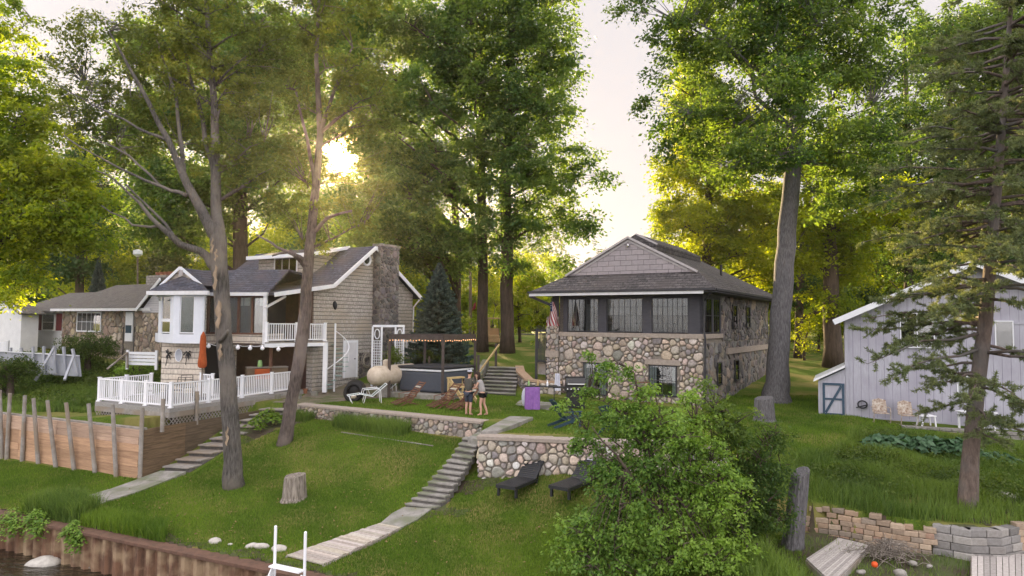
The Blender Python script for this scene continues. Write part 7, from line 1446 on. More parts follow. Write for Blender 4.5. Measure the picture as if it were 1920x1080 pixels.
tree('oak_tree', 'dark straight trunked tree behind the shingled house and forked maple', [(452, 640, 52, 28), (452, 470, 52, 27), (450, 330, 52, 24), (455, 200, 52, 17), (450, 60, 52, 9)], [(340, 420, 120, 45), (390, 350, 130, 60), (500, 280, 90, 70), (480, 120, 130, 80), (330, 200, 90, 60), (540, 390, 60, 40), (290, 330, 70, 50), (560, 200, 60, 60), (420, 30, 120, 50), (570, 300, 60, 60), (400, 230, 80, 60), (260, 250, 70, 50), (560, 80, 70, 60), (290, 90, 90, 60)], 51, 'leaf_oak', 'bark_brown', dens=.95, per=90, cs=.9, leaf=.23, seed=7, group=BG)
tree('maple_tree', 'bright yellow green maple filling the left edge above the white neighbour house', [(-70, 660, 36, 40), (-60, 450, 36, 34), (-50, 250, 36, 22), (-40, 60, 36, 10)], [(30, 180, 90, 80), (50, 320, 120, 70), (100, 420, 100, 50), (40, 420, 110, 80), (30, 520, 75, 35), (15, 548, 50, 22, -2), (150, 450, 60, 35), (10, 60, 60, 70), (-60, 300, 120, 200), (90, 240, 60, 40), (110, 330, 80, 50), (160, 380, 60, 40)], 34, 'leaf_bright', 'bark_brown', dens=1.4, per=90, cs=.6, leaf=.17, seed=8, group=BG)
tree('pine_tree', 'dull blue green tree far behind the white neighbour house', [(150, 620, 62, 16), (150, 400, 62, 12), (150, 270, 62, 6)], [(150, 330, 60, 50), (190, 290, 60, 40), (150, 430, 90, 50), (230, 380, 60, 40), (120, 500, 90, 30)], 62, 'leaf_deep', 'bark_brown', dens=.8, per=80, cs=1.0, leaf=.25, seed=9, group=BG)
# right side
tree('maple_tree', 'tall maple with a long straight pale grey trunk beside the fieldstone house', [(1455, 755, 34, 48), (1458, 680, 34, 39), (1466, 560, 34, 36), (1476, 430, 34, 33), (1486, 330, 34, 30), (1494, 220, 34, 28), (1504, 100, 34, 24), (1512, -60, 34, 14)],
    [(1480, 60, 170, 90), (1330, 90, 110, 70), (1350, 210, 110, 80), (1600, 130, 130, 90), (1580, 270, 130, 70), (1440, 280, 90, 50, -3), (1280, 60, 70, 40), (1180, 15, 45, 22), (1200, 195, 32, 16), (1220, 150, 35, 14), (1240, 250, 40, 40), (1350, -20, 150, 60), (1560, -20, 180, 70), (1500, 160, 80, 70, -4), (1390, 320, 70, 40), (1610, 350, 80, 50), (1300, 280, 50, 40), (1540, 380, 40, 30)], 33, 'leaf_oak', 'bark_big', dens=1.3, per=95, cs=.62, leaf=.16, seed=10, group=BG, base=True, limbs=.08, lmin=11.5)
tree('maple_tree', 'golden backlit tree directly behind the grey roof of the fieldstone house', [(1325, 640, 56, 18), (1325, 450, 56, 17), (1330, 330, 56, 13), (1320, 200, 56, 7)], [(1310, 420, 85, 60), (1380, 470, 90, 45), (1290, 320, 70, 60), (1390, 380, 80, 60), (1340, 250, 90, 50), (1440, 510, 50, 30), (1260, 400, 40, 35), (1420, 260, 80, 60), (1300, 180, 60, 60), (1450, 400, 60, 60)], 56, 'leaf_gold', 'bark_brown', dens=1.1, per=85, cs=.85, leaf=.22, seed=11, group=BG)
tree('maple_tree', 'broad dark trunked tree in deep shade between the stone house and cabin', [(1562, 655, 46, 34), (1558, 520, 46, 27), (1555, 380, 46, 22), (1560, 200, 46, 12)], [(1540, 400, 90, 55), (1600, 470, 90, 60), (1560, 560, 60, 30), (1500, 470, 50, 50), (1650, 380, 80, 60), (1530, 300, 90, 50)], 46, 'leaf_gold', 'bark_brown', dens=1.1, per=85, cs=.75, leaf=.2, seed=12, group=BG)
tree('maple_tree', 'slim reddish trunked tree near the yellow bushes right of the pale trunk', [(1497, 650, 52, 16), (1500, 520, 52, 14), (1520, 300, 52, 8)], [(1490, 540, 45, 35), (1530, 420, 60, 50), (1620, 560, 60, 35)], 52, 'leaf_deep', 'bark_brown', dens=1.1, per=85, cs=.75, leaf=.2, seed=13, group=BG)
for i, (x, lobes, lb) in enumerate(((1700, [(1690, 430, 90, 60), (1700, 320, 90, 60), (1650, 250, 70, 60), (1720, 500, 80, 30)], 'dark leafy tree behind the cabin roof peak, left of two'), (1780, [(1790, 90, 130, 90), (1760, 230, 90, 70), (1850, 330, 90, 80), (1780, 420, 80, 40), (1880, 100, 90, 120)], 'tall deep green tree behind the cabin filling the upper right corner'), (1900, [(1900, 470, 90, 60), (1880, 250, 80, 80), (1940, 350, 70, 150), (1820, 520, 60, 30)], 'deep green tree at the right edge behind the foreground pine'))):
    tree('maple_tree', lb, [(x, 620, 50, 18), (x+5, 450, 50, 15), (x+2, 250, 50, 10), (x-5, 60, 50, 5)], lobes, 50, 'leaf_deep' if i != 1 else 'leaf_oak', 'bark_brown', dens=.9, per=85, cs=.9, leaf=.22, seed=14+i, group=BG)
tree('young_tree', 'small fresh green tree in front of the parked pickup truck', [(975, 640, 56, 6), (973, 590, 56, 5), (970, 540, 56, 3)], [(965, 555, 35, 30), (1010, 560, 30, 22), (960, 600, 18, 18), (985, 600, 22, 14), (990, 520, 45, 20)], 56, 'leaf_bright', 'bark_brown', dens=2.2, per=70, cs=.55, leaf=.17, seed=20, group=None)
tree('young_tree', 'yellow green shrub beside the utility pole left of the oak trunks', [(888, 650, 55, 5), (888, 620, 55, 4)], [(889, 608, 20, 26), (930, 565, 30, 25, 8)], 55, 'leaf_gold', 'bark_brown', dens=2.4, per=70, cs=.5, leaf=.16, seed=21, group=None, cat='shrub')
tree('shrub', 'golden sunlit shrub glowing between the pale trunk and the dark trunk', [(1508, 665, 50, 5), (1508, 640, 50, 4)], [(1510, 630, 24, 38), (1525, 610, 14, 20)], 50, 'leaf_gold', 'bark_brown', dens=3, per=70, cs=.5, leaf=.15, seed=22, group=None, cat='shrub')
tree('shrub', 'small yellow green bush on the lawn in front of the pickup truck', [(1010, 645, 50, 4), (1010, 640, 50, 3)], [(1012, 638, 20, 9)], 50, 'leaf_bright', 'bark_brown', dens=5, per=70, cs=.3, leaf=.12, seed=23, group=None, cat='shrub')
tree('shrub', 'rounded dark green bush in front of the stone neighbour house', [(165, 690, 38, 12), (165, 660, 38, 10)], [(165, 650, 48, 28), (140, 655, 25, 22), (195, 655, 26, 22)], 38, 'leaf_bush', 'bark_brown', dens=14, per=110, cs=.4, leaf=.09, seed=24, group=None, cat='bush')
tree('shrub', 'dense green hedge mound at the left edge on the bank', [(20, 720, 33, 12), (20, 700, 33, 10)], [(15, 695, 55, 26), (45, 690, 28, 18), (-30, 690, 50, 30)], 33, 'leaf_bush', 'bark_brown', dens=14, per=110, cs=.38, leaf=.09, seed=25, group=None, cat='hedge')
for i, (px, py, rx, ry, lb) in enumerate(((250, 690, 40, 12, 'low green shrub growing through the white rail fence'), (110, 735, 45, 12, 'low weedy shrub under the slanted props'), (205, 715, 40, 14, 'spreading green shrub on the bank left of the deck'), (735, 668, 25, 16, 'small dark green bush behind the arbor'), (805, 668, 26, 14, 'dark bush between arbor and blue spruce'))):
    tree('shrub', lb, [(px, py+ry+6, 36, 4), (px, py, 36, 3)], [(px, py, rx, ry)], 36 if i != 4 else 37, 'leaf_bush' if i != 0 else 'leaf_shrub', 'bark_brown', dens=14, per=90, cs=.34, leaf=.1, seed=30+i, group='shrubs on the bank and terrace', cat='shrub')
# foreground shrub over the terrace wall
tree('maple_shrub', 'large light green maple shrub in front of the tall terrace wall', [(1275, 1085, 16.8, 14), (1262, 1020, 16.8, 11), (1240, 950, 16.9, 10), (1222, 880, 17, 8), (1205, 800, 17, 6), (1190, 700, 17.2, 3)],
    [(1165, 865, 70, 45), (1150, 900, 50, 40, -.3), (1240, 810, 90, 50), (1180, 780, 55, 45), (1300, 830, 80, 60, .4), (1240, 900, 80, 60), (1150, 980, 85, 60, -.6), (1250, 1010, 110, 60, -.6), (1085, 1010, 50, 55, -.8), (1330, 930, 80, 70), (1360, 1030, 90, 50, -.4), (1120, 780, 35, 20), (1150, 1065, 110, 35, -1), (1140, 700, 20, 34), (1185, 690, 16, 26, .3), (1215, 740, 26, 26), (1095, 740, 20, 22), (1105, 665, 14, 18), (1100, 825, 40, 30), (1050, 760, 18, 12, .3), (1290, 740, 25, 20)], 17, 'leaf_shrub', 'bark_brown', dens=24, per=50, cs=.24, leaf=.095, seed=40, group=None, limbs=.12, cat='shrub',
    stems=[[(1275, 1085, 16.8, 10), (1230, 960, 16.6, 9), (1175, 880, 16.5, 5), (1110, 800, 16.4, 2)], [(1285, 1085, 16.9, 10), (1300, 960, 17.2, 7), (1290, 860, 17.3, 5), (1310, 760, 17.3, 2)], [(1275, 1080, 16.9, 9), (1278, 960, 17.1, 7), (1262, 840, 17.3, 5), (1225, 720, 17.4, 2)]])
tree('maple_shrub', 'darker green rounded shrub mass left of the leaning broken trunk', [(1400, 1085, 17.6, 12), (1395, 1000, 17.6, 10), (1390, 900, 17.7, 6)], [(1400, 850, 70, 55), (1440, 890, 55, 60), (1390, 930, 80, 60), (1450, 960, 40, 50), (1340, 770, 60, 35), (1325, 730, 16, 24), (1400, 1040, 80, 50), (1460, 820, 28, 28), (1375, 800, 60, 40)], 17.8, 'leaf_oak', 'bark_brown', dens=24, per=52, cs=.24, leaf=.085, seed=41, group=None, limbs=.1, cat='shrub')
# blue spruce
def spruce(label, px, ytop, Y, R_, seed, mat='needle_spruce'):
    top = P(px, ytop, Y); bz = gz(top.x, Y); H_ = top.z-bz; t = thing('spruce_tree', (top.x, Y, bz), label, 'tree'); mb = MB(); mb.tube([(top.x, Y, bz-.1), (top.x, Y, top.z)], [.14, .01], 8); mb.build('trunk', 'bark_brown', t)
    r = np.random.default_rng(seed); cs_, as_, bs_, vs_ = [], [], [], []; nb = 380
    for i in range(nb):
        f = (i/nb)**.9; z = bz+.25+f*(H_-.25); L_ = R_*(1-f)**.85*r.uniform(.8, 1.12)+.06; az = i*2.399+r.normal(0, .2); d = np.array([math.cos(az), math.sin(az), 0]); n = int(20+L_*170); s = r.uniform(.12, 1, n)**.7
        side = np.array([-d[1], d[0], 0]); p = np.array([top.x, Y, z])+d*(s*L_)[:, None]+np.array([0, 0, 1.])*(-.28*L_*s+.22*L_*s**3)[:, None]+side*(r.normal(0, .16, n)*L_*(1.1-s)*.8)[:, None]; p[:, 2] -= np.abs(r.normal(0, .05, n))
        a = unit(d*.8+side*r.normal(0, .7, n)[:, None]+np.array([0, 0, -.3])+r.normal(0, .25, (n, 3)))*.075; b = unit(np.cross(a, r.normal(0, 1, (n, 3))+np.array([0, 0, 1.5])))*.028; cs_.append(p); as_.append(a); bs_.append(b); vs_.append(np.clip(.35+.4*(s > .75)+r.normal(0, .18, n), 0, 1))
    quads_from(np.concatenate(cs_)-np.array(wloc(t)), np.concatenate(as_), np.concatenate(bs_), np.concatenate(vs_), mat, 'crown', t)
spruce('conical blue spruce behind the lit pergola', 824, 492, 38.5, 2.25, 3); spruce('small dark spruce tip poking above the neighbour roof by its chimney', 185, 487, 52, 1.2, 4)
# foreground pine
def pine(label, trunk, whorls, seed):
    pts = [(P(px, py, Y), w_/2*Y/1280) for px, py, Y, w_ in trunk]; bz = gz(pts[0][0].x, pts[0][0].y); pts[0] = (Vector((pts[0][0].x, pts[0][0].y, bz-.15)), pts[0][1]*1.15); t = thing('pine_tree', (pts[0][0].x, pts[0][0].y, bz), label, 'tree')
    tp, tr_ = [], []
    for i in range(len(pts)-1):
        for k in range(4): f = k/4; tp.append(pts[i][0].lerp(pts[i+1][0], f)); tr_.append(pts[i][1]*(1-f)+pts[i+1][1]*f)
    mb = MB(); mb.tube(tp, tr_, 12); mb.build('trunk', 'bark_pine', t, smooth=True); rr = random.Random(seed); r = np.random.default_rng(seed); br = MB(); CS, AS, BS, VS = [], [], [], []
    TP = np.array([list(p) for p in tp])
    for (py, span, n, tiltz) in whorls:
        zc = P(1850, py, trunk[0][2]).z
        for k in range(int(n*1.2)):
            az = rr.uniform(0, 6.283); d = Vector((math.cos(az), math.sin(az), 0)); L_ = span*rr.uniform(.5, 1.12); dv_ = rr.uniform(-.12, .12); z = zc+rr.uniform(-.6, .6); j = int(np.argmin(abs(TP[:, 2]-z))); s = Vector(TP[j]); s.z = z
            pp_ = [s+d*L_*f+Vector((0, 0, L_*((tiltz+dv_)*f-.1*f*f+.02*math.sin(f*9+k)))) for f in (0, .25, .5, .75, 1)]; sd = Vector((-d.y, d.x, 0)); bend = rr.uniform(-.25, .25); pp_ = [p+sd*bend*L_*f*f for p, f in zip(pp_, (0, .25, .5, .75, 1))]; br.tube(pp_, [.05, .038, .028, .018, .006], 6)
            for m in range(int(6+L_*7.5)):
                f = rr.uniform(.28, 1.0); i = min(3, int(f*4)); q = pp_[i].lerp(pp_[i+1], f*4-i); td = (d*rr.uniform(.1, 1)+sd*rr.uniform(-1.2, 1.2)+Vector((0, 0, rr.uniform(-.55, .5)))).normalized(); tl = rr.uniform(.15, .6)*(1.2-f*.5); e = q+td*tl; br.tube([q, e], [.009, .004], 3, cap=False)
                nn = int(40+tl*115); s_ = r.uniform(.25, 1.08, nn); base_ = np.array(q)[None]+np.array(td)[None]*tl*s_[:, None]; rd_ = unit(r.normal(0, 1, (nn, 3))); a = unit(np.array(td)[None]*.7+rd_)*r.uniform(.035, .062, nn)[:, None]; b = unit(np.cross(a, r.normal(0, 1, (nn, 3))))*.0095
                CS.append(base_+a); AS.append(a); BS.append(b); VS.append(np.clip(rr.uniform(.15, .85)+r.normal(0, .15, nn), 0, 1))
    br.build('limbs', 'bark_pine', t, smooth=True); quads_from(np.concatenate(CS)-np.array(wloc(t)), np.concatenate(AS), np.concatenate(BS), np.concatenate(VS), 'needle_pine', 'crown', t)
pine('foreground pine with scaly brown trunk and thin olive needles at the right', [(1813, 952, 19, 32), (1820, 850, 19, 28), (1833, 720, 19, 26), (1848, 600, 19, 24), (1858, 480, 19, 20), (1870, 340, 19, 17), (1884, 170, 19, 12), (1896, 0, 19, 7), (1900, -100, 19, 4)],
    [(-40, 1.7, 7, .15), (20, 2.0, 9, .15), (80, 2.3, 10, .12), (140, 2.6, 11, .1), (200, 2.8, 12, .08), (260, 3.0, 13, .05), (320, 3.1, 14, .03), (380, 3.2, 14, .0), (440, 3.2, 14, -.02), (500, 3.2, 13, -.03), (555, 3.2, 11, -.05), (625, 3.5, 9, -.06), (700, 2.6, 6, -.1), (770, 1.7, 5, -.1)], 5)
# distant woods as one mass, lower where the sky opens
r = np.random.default_rng(77); n = 3600; X = r.uniform(-150, 150, n); Y = r.uniform(105, 150, n); pxs = 960+X/Y*1280
Hh = np.where((pxs > 1060) & (pxs < 1230), 10, 22)+2.5*np.sin(X*.13)+1.5*np.sin(X*.37+1); zz = r.uniform(0, 1, n)**.8*Hh
C = np.stack([X, Y, ZC-.9+zz], 1); c, a, b, v = leafcloud(C, np.full(n, 2.4), 34, .8, seed=78, vbase=np.clip(.5+.3*np.sin(X*.3), 0, 1)); tag(quads_from(c, a, b, v, 'leaf_hazy', 'distant_woods', None), kind='stuff')
# near woods: individual crowns closing the gaps at eye level
fill = [(-30, 78, 15, 'leaf_deep'), (70, 84, 12, 'leaf_bush'), (520, 72, 12, 'leaf_gold'), (600, 66, 11, 'leaf_deep'), (660, 80, 14, 'leaf_gold'), (760, 70, 10, 'leaf_gold'), (840, 76, 9, 'leaf_bright'), (920, 78, 9, 'leaf_gold'), (1060, 84, 8, 'leaf_bright'), (1430, 74, 12, 'leaf_gold'), (1540, 72, 13, 'leaf_gold'), (1640, 66, 12, 'leaf_gold'), (1740, 70, 13, 'leaf_deep'), (1880, 72, 14, 'leaf_bush'), (1290, 78, 11, 'leaf_bright'), (210, 74, 13, 'leaf_gold'), (330, 78, 14, 'leaf_bush'), (440, 76, 13, 'leaf_gold'), (710, 84, 17, 'leaf_deep'), (560, 84, 17, 'leaf_gold'), (990, 88, 11, 'leaf_gold')]
desc = ['at the far left edge', 'behind the white neighbour wing', 'behind the left end of the dormer roof', 'directly behind the dormer ridge', 'behind the stone chimney', 'behind the blue spruce, to its left', 'behind the slim oak', 'behind the golf cart', 'behind the distant pale house', 'behind the far end of the stone house', 'behind the dark shaded trunk', 'just left of the cabin roof', 'behind the cabin rake board', 'behind the cabin at the right edge', 'behind the middle of the grey stone house roof', 'beside the distant lamp pole', 'behind the little gable of the bay', 'left of the dormer, behind the forked maple', 'rising behind the stone chimney, taller', 'rising high behind the dormer roof', 'behind the parked pickup truck']
for i, (px, Y, h, mt) in enumerate(fill):
    k = 1280/Y; yb = 604+1.2*k; tree('background_tree', {'leaf_deep': 'dark', 'leaf_bush': 'mid green', 'leaf_gold': 'golden green', 'leaf_bright': 'light green'}[mt]+' distant tree '+desc[i], [(px, yb, Y, 8), (px, yb-h*k*.6, Y, 4)], [(px, yb-h*k*.62, h*k*.33, h*k*.36), (px+30, yb-h*k*.3, h*k*.36, h*k*.24), (px-40, yb-h*k*.35, h*k*.3, h*k*.28)], Y, mt, 'bark_brown', dens=1.1, per=70, cs=1.3, leaf=.36, seed=60+i, group='distant trees beyond the houses', twigs=False)
hedge = [(470, 60, 3.0), (545, 58, 2.6), (620, 62, 3.2), (690, 60, 2.8), (790, 56, 2.4), (845, 60, 2.6), (925, 66, 2.6), (1075, 62, 2.2), (1475, 60, 3.0), (1535, 58, 3.4), (1590, 56, 3.0), (340, 64, 3.0), (260, 66, 2.4), (80, 62, 2.6)]
hd = ['left of the dormer', 'behind the dormer window', 'behind the dormer roof end', 'behind the round gable window', 'behind the spruce on its left', 'behind the slim oak trunk', 'behind the golf cart', 'behind the flag porch', 'just right of the pale straight trunk', 'behind the dark shaded trunk', 'at the cabin eave', 'left of the forked maple', 'by the distant lamp pole', 'behind the white neighbour wing']
for i, (px, Y, h) in enumerate(hedge):
    k = 1280/Y; yb = 604+1.3*k; tree('garden_shrub', ('golden' if i % 3 else 'mid green')+' shrub on the back lawn '+hd[i], [(px, yb, Y, 5), (px, yb-h*k*.4, Y, 3)], [(px, yb-h*k*.45, h*k*.55, h*k*.5), (px+22, yb-h*k*.3, h*k*.45, h*k*.35)], Y, 'leaf_gold' if i % 3 else 'leaf_bright', 'bark_brown', dens=3.0, per=70, cs=.6, leaf=.2, seed=160+i, group='shrubs on the back lawns', cat='shrub', twigs=False)
sl_ = lambda X, off: 16.6-.454*(X+3.9)+off
def patch(name, poly, mat, up=.012, amp=.25):
    cx_ = (XX[:-1, :-1]+XX[1:, 1:])/2; cy_ = (YY[:-1, :-1]+YY[1:, 1:])/2; m = inpoly(cx_+amp*np.sin(cy_*5.3)*.5, cy_+amp*np.sin(cx_*4.1+1)*.5, poly).ravel()
    q = quads[m]; u, inv = np.unique(q, return_inverse=True); c = co[u].copy(); c[:, 2] += up; tag(npmesh(name, c, inv.reshape(-1, 4), mat), kind='structure')
GRV = [(-10.7, 31.2), (-8.9, 31.0), (-7.6, 32.2), (-6.2, 33.2), (-5.4, 36.2), (-9.0, 36.9), (-10.4, 34.5)]
pm('gravel', (.24, .2, .16), (.13, .11, .085), 40, 1, .02, 60, c3=(.1, .11, .05), s3=1.2); patch('path', GRV, 'gravel')
PSL = [(6.3, 8), (6.3, 17.3), (7.7, 19.4), (9.0, 19.0), (10.3, 18.1), (11, 17.8), (20, 17.3), (20, 8)]; patch('ground_patch', PSL, 'soil')
SLP = [(-11.3, 28.5), (-10.2, 27.6), (-8.9, 29.2), (-8.8, 30.2), (-10.2, 31.0)]; patch('ground_patch', SLP, 'soil', amp=.5)
EDG = [(-16.5, sl_(-16.5, .14)), (-3, sl_(-3, .14)), (-3, sl_(-3, .42)), (-9, sl_(-9, .6)), (-16.5, sl_(-16.5, .35))]
patch('ground_patch', EDG, 'soil'); patch('ground_patch', [(-1.9, 21.9), (-.3, 21.9), (-.5, 22.5), (-1.6, 22.6)], 'soil'); patch('ground_patch', [(-2.6, 20.3), (-1.4, 20.6), (-1.2, 21.0), (-2.4, 21.1)], 'soil')
# ---------------------------------------------------------------- grass
def blades(name, poly, n, h, w_, mat, seed, clump=0, hvar=.4, excl=(), lean=.5, dens_fn=None, kind='stuff', parent=None):
    r = np.random.default_rng(seed); poly_ = np.array(poly); x0, y0 = poly_.min(0); x1, y1 = poly_.max(0); X = r.uniform(x0, x1, n*3); Y = r.uniform(y0, y1, n*3)
    if clump: X = X+clump*np.sin(Y*9+X*3)*.5; Y = Y+clump*np.sin(X*8)*.5
    m = inpoly(X, Y, poly)
    for e in excl: m &= ~inpoly(X, Y, e)
    X, Y = X[m][:n], Y[m][:n]; Z = hrel(X, Y)+ZC; k = len(X); hh = h*r.uniform(1-hvar, 1+hvar, k)*(1 if not clump else (1+.5*np.sin(X*2.1)*np.sin(Y*1.7)))
    az = r.uniform(0, 6.283, k); ln = r.uniform(0, lean, k)*hh; az2 = r.uniform(0, 6.283, k); wx, wy = np.cos(az)*w_/2, np.sin(az)*w_/2
    p0 = np.stack([X-wx, Y-wy, Z-.01], 1); p1 = np.stack([X+wx, Y+wy, Z-.01], 1); mid = np.stack([X+np.cos(az2)*ln*.4, Y+np.sin(az2)*ln*.4, Z+hh*.65], 1); tip = np.stack([X+np.cos(az2)*ln, Y+np.sin(az2)*ln, Z+hh], 1); d = np.stack([wx, wy, 0*wx], 1)
    if h > .12:
        v = np.stack([p0, p1, mid+d*.7, tip, mid-d*.7], 1).reshape(-1, 3); b = np.arange(k)[:, None]*5; q = np.concatenate([b+np.array([0, 1, 2, 4])], 0); q2 = b+np.array([4, 2, 3, 3]); q2 = b+np.array([4, 2, 3]); 
        o = npmesh(name, v, np.concatenate([q]), mat, None, parent, smooth=False)
        me = o.data; o_ = bpy.data.meshes.new(name); nv_ = len(v); o_.vertices.add(nv_); o_.vertices.foreach_set('co', v.astype(np.float32).ravel()); L4, L3 = q.ravel(), q2.ravel(); o_.loops.add(len(L4)+len(L3)); o_.loops.foreach_set('vertex_index', np.concatenate([L4, L3]).astype(np.int32)); o_.polygons.add(2*k); o_.polygons.foreach_set('loop_start', np.concatenate([np.arange(k)*4, 4*k+np.arange(k)*3]).astype(np.int32)); o_.update(calc_edges=True)
        vv = np.clip(.5+.25*np.sin(X*1.3+seed)+r.normal(0, .22, k), 0, 1); at = o_.attributes.new('v', 'FLOAT', 'FACE'); at.data.foreach_set('value', np.concatenate([vv, vv]).astype(np.float32)); o_.materials.append(MATS[mat]); o.data = o_; bpy.data.meshes.remove(me)
    else:
        v = np.stack([p0, p1, tip], 1).reshape(-1, 3); q = np.arange(3*k).reshape(k, 3); vv = np.clip(.45+.3*np.sin(X*.9+seed)*np.sin(Y*.8)+.15*np.sin(X*2.7+Y*1.9)+r.normal(0, .33, k), 0, 1); o = npmesh(name, v, q, mat, vv, parent, smooth=False)
    if parent is None: tag(o, kind=kind)
    return o
STR = [(-3.5, 20.9), (-2.0, 20.9), (-.7, 24.2), (-1.9, 24.9)]; BWK = [(L0.x, L0.y), (L1.x, L1.y), (R1.x, R1.y), (R0_.x, R0_.y)]; LND = [(p.x, p.y) for p in [G(758, 954), G(712, 985), G(752, 994), G(810, 957)]]
SP = [(G(*p[0]).x, G(*p[0]).y) for p in pth[:4]]+[(G(*p[1]).x, G(*p[1]).y) for p in pth[:4]][::-1]; SST = [(-13.2, 25.4), (-11.7, 25.4), (-9.8, 30.9), (-11.2, 31.2)]
sl = lambda X, off: 16.6-.454*(X+3.9)+off
lawn = [(-23, sl(-23, .25)), (8, sl(8, .25)), (7.4, 19), (6.5, 21.2), (-1.0, 22.5), (-1.6, 25.6), (-9.6, 30.3), (-13.4, 25.2), (-22.5, 29.2)]
blades('lawn_blades', lawn, 300000, .065, .017, 'blade_lawn', 1, excl=(SLP, STR, BWK, LND, SP, SST))
blades('terrace_blades', [(-9.5, 31.1), (-1.0, 26.3), (1.0, 26.6), (-.2, 23.3), (6.4, 21.8), (7, 30), (2.2, 34.5), (-1.5, 34.5), (-5.6, 34.5), (-6.0, 33), (-7.6, 31.9), (-8.8, 30.9)], 70000, .06, .018, 'blade_lawn', 2)
blades('side_lawn_blades', [(7.2, 20), (17, 20), (17, 27), (14.5, 31), (16, 36), (10.5, 36), (9.2, 31.6), (7, 22)], 80000, .08, .018, 'blade_lawn', 3)
wild = [(7.4, 19.7), (8.9, 19.25), (10.3, 18.3), (10.9, 18.1), (12.8, 17.9), (17.5, 17.8), (19, 25.5), (13.3, 26.8), (11.6, 24.5), (8, 22)]
patch('ground_patch', [(12.0, 18.4), (17, 18.2), (17, 20), (13, 20.5)], 'soil', amp=.9)
blades('pit_grass', [(6.4, 13), (6.4, 17), (7.7, 19.1), (10.2, 17.8), (16, 17), (16, 13)], 5000, .14, .016, 'blade_wild', 9, lean=.9)
blades('wild_grass', wild, 42000, .3, .014, 'blade_wild', 4, clump=.3, lean=.8)
blades('bank_grass', [(-32, 37), (-22.5, 29.9), (-17.4, 29.5), (-16.6, 31), (-16.8, 37), (-22, 39.5), (-34, 44)], 60000, .26, .02, 'blade_wild', 5, clump=.3, lean=.8)
leafm('leaf_litter', (.3, .22, .1), (.12, .075, .035), (1.2, 1.0, .6), .2)
rl = np.random.default_rng(5); X = rl.uniform(-16, 7, 2600); Y = rl.uniform(15, 31, 2600); m = inpoly(X, Y, lawn); X, Y = X[m], Y[m]; k = len(X); az = rl.uniform(0, 6.28, k)
tag(quads_from(np.stack([X, Y, hrel(X, Y)+ZC+.055], 1), np.stack([np.cos(az), np.sin(az), rl.normal(0, .3, k)], 1)*.035, np.stack([-np.sin(az), np.cos(az), rl.normal(0, .3, k)], 1)*.022, rl.uniform(0, 1, k), 'leaf_litter', 'leaf_litter', None), kind='stuff')
def undergrowth(name, poly, n, hmax, size, per, leaf, mat, seed):
    r = np.random.default_rng(seed); pl = np.array(poly); a, b = pl.min(0), pl.max(0); X = r.uniform(a[0], b[0], n*3); Y = r.uniform(a[1], b[1], n*3); m = inpoly(X, Y, poly); X, Y = X[m][:n], Y[m][:n]
    k = np.clip(np.sin(X*1.7+seed)*np.sin(Y*1.3)+.5*np.sin(X*.6+Y*.9), -.2, 1); keep = k+r.uniform(-.3, .5, len(X)) > .15; X, Y, k = X[keep], Y[keep], k[keep]
    C = np.stack([X, Y, hrel(X, Y)+ZC+.05+hmax*r.uniform(.2, 1, len(X))*(.5+.5*k)], 1); c, a_, b_2, v = leafcloud(C, size*r.uniform(.6, 1.3, len(C)), per, leaf, seed=seed, vbase=np.clip(.5+.4*np.sin(X*2.3)*np.sin(Y*1.9), 0, 1)); tag(quads_from(c, a_, b_2, v, mat, name, None), kind='stuff')
undergrowth('undergrowth', [(8.6, 20.2), (12, 19), (17, 19), (18, 25.5), (13.5, 26.6), (11.5, 24.5), (9, 22.5)], 700, .4, .32, 45, .09, 'leaf_bush', 91)
undergrowth('bank_undergrowth', [(-30, 38), (-22.5, 31), (-18, 30.8), (-17, 33), (-17.2, 37), (-22, 39), (-32, 43)], 900, .55, .4, 50, .12, 'leaf_bush', 92)
pz = [G(652, 800), G(806, 812), G(806, 832), G(650, 812)]
def plantpatch(name, label, cat, poly, n, h, w_, mat, seed, lean=.7): 
    c = np.mean(poly, 0); t = thing(name, (c[0], c[1], gz(c[0], c[1])), label, cat); o = blades('leaves', poly, n, h, w_, mat, seed, lean=lean, parent=t); o.location = -wloc(t); return t
def wallpoly(a0, a1, d0, d1): 
    A = Vector((-9.5, 30.45, 0)); B = Vector((-1.15, 25.6, 0)); d = (B-A).normalized(); nn = Vector((d.y, -d.x, 0)); return [tuple((A+d*a0+nn*d0)[:2]), tuple((A+d*a1+nn*d0)[:2]), tuple((A+d*a1+nn*d1)[:2]), tuple((A+d*a0+nn*d1)[:2])]
plantpatch('daylily_clump', 'wide clump of long grassy leaves along the low terrace wall', 'plant', wallpoly(2.9, 6.6, .15, .8), 3800, .44, .022, 'blade_wild', 21); plantpatch('daylily_clump', 'smaller grassy clump at the left end of the low terrace wall', 'plant', wallpoly(.1, 1.3, .1, .7), 1000, .36, .022, 'blade_wild', 22)
plantpatch('weed_clump', 'tall grassy weeds growing over the seawall where the slab path ends', 'weeds', [(-15.6, sl(-15.6, .15)), (-13.2, sl(-13.2, .1)), (-12.8, sl(-12.8, 1.2)), (-14.8, sl(-14.8, 1.5))], 3600, .55, .02, 'blade_wild', 23); plantpatch('weed_clump', 'soft pale green grass clump just behind the rusty cap', 'weeds', [(-13.0, sl(-13, .15)), (-9.6, sl(-9.6, .15)), (-10, sl(-10, .9)), (-12.6, sl(-12.6, 1.1))], 4200, .32, .016, 'blade_lawn', 24)
plantpatch('weed_clump', 'tuft of long grass at the bottom right corner below the broken trunk', 'weeds', [(5.3, 14.8), (6.9, 14.8), (6.7, 16.6), (5.2, 16.8)], 3000, .42, .02, 'blade_wild', 25)
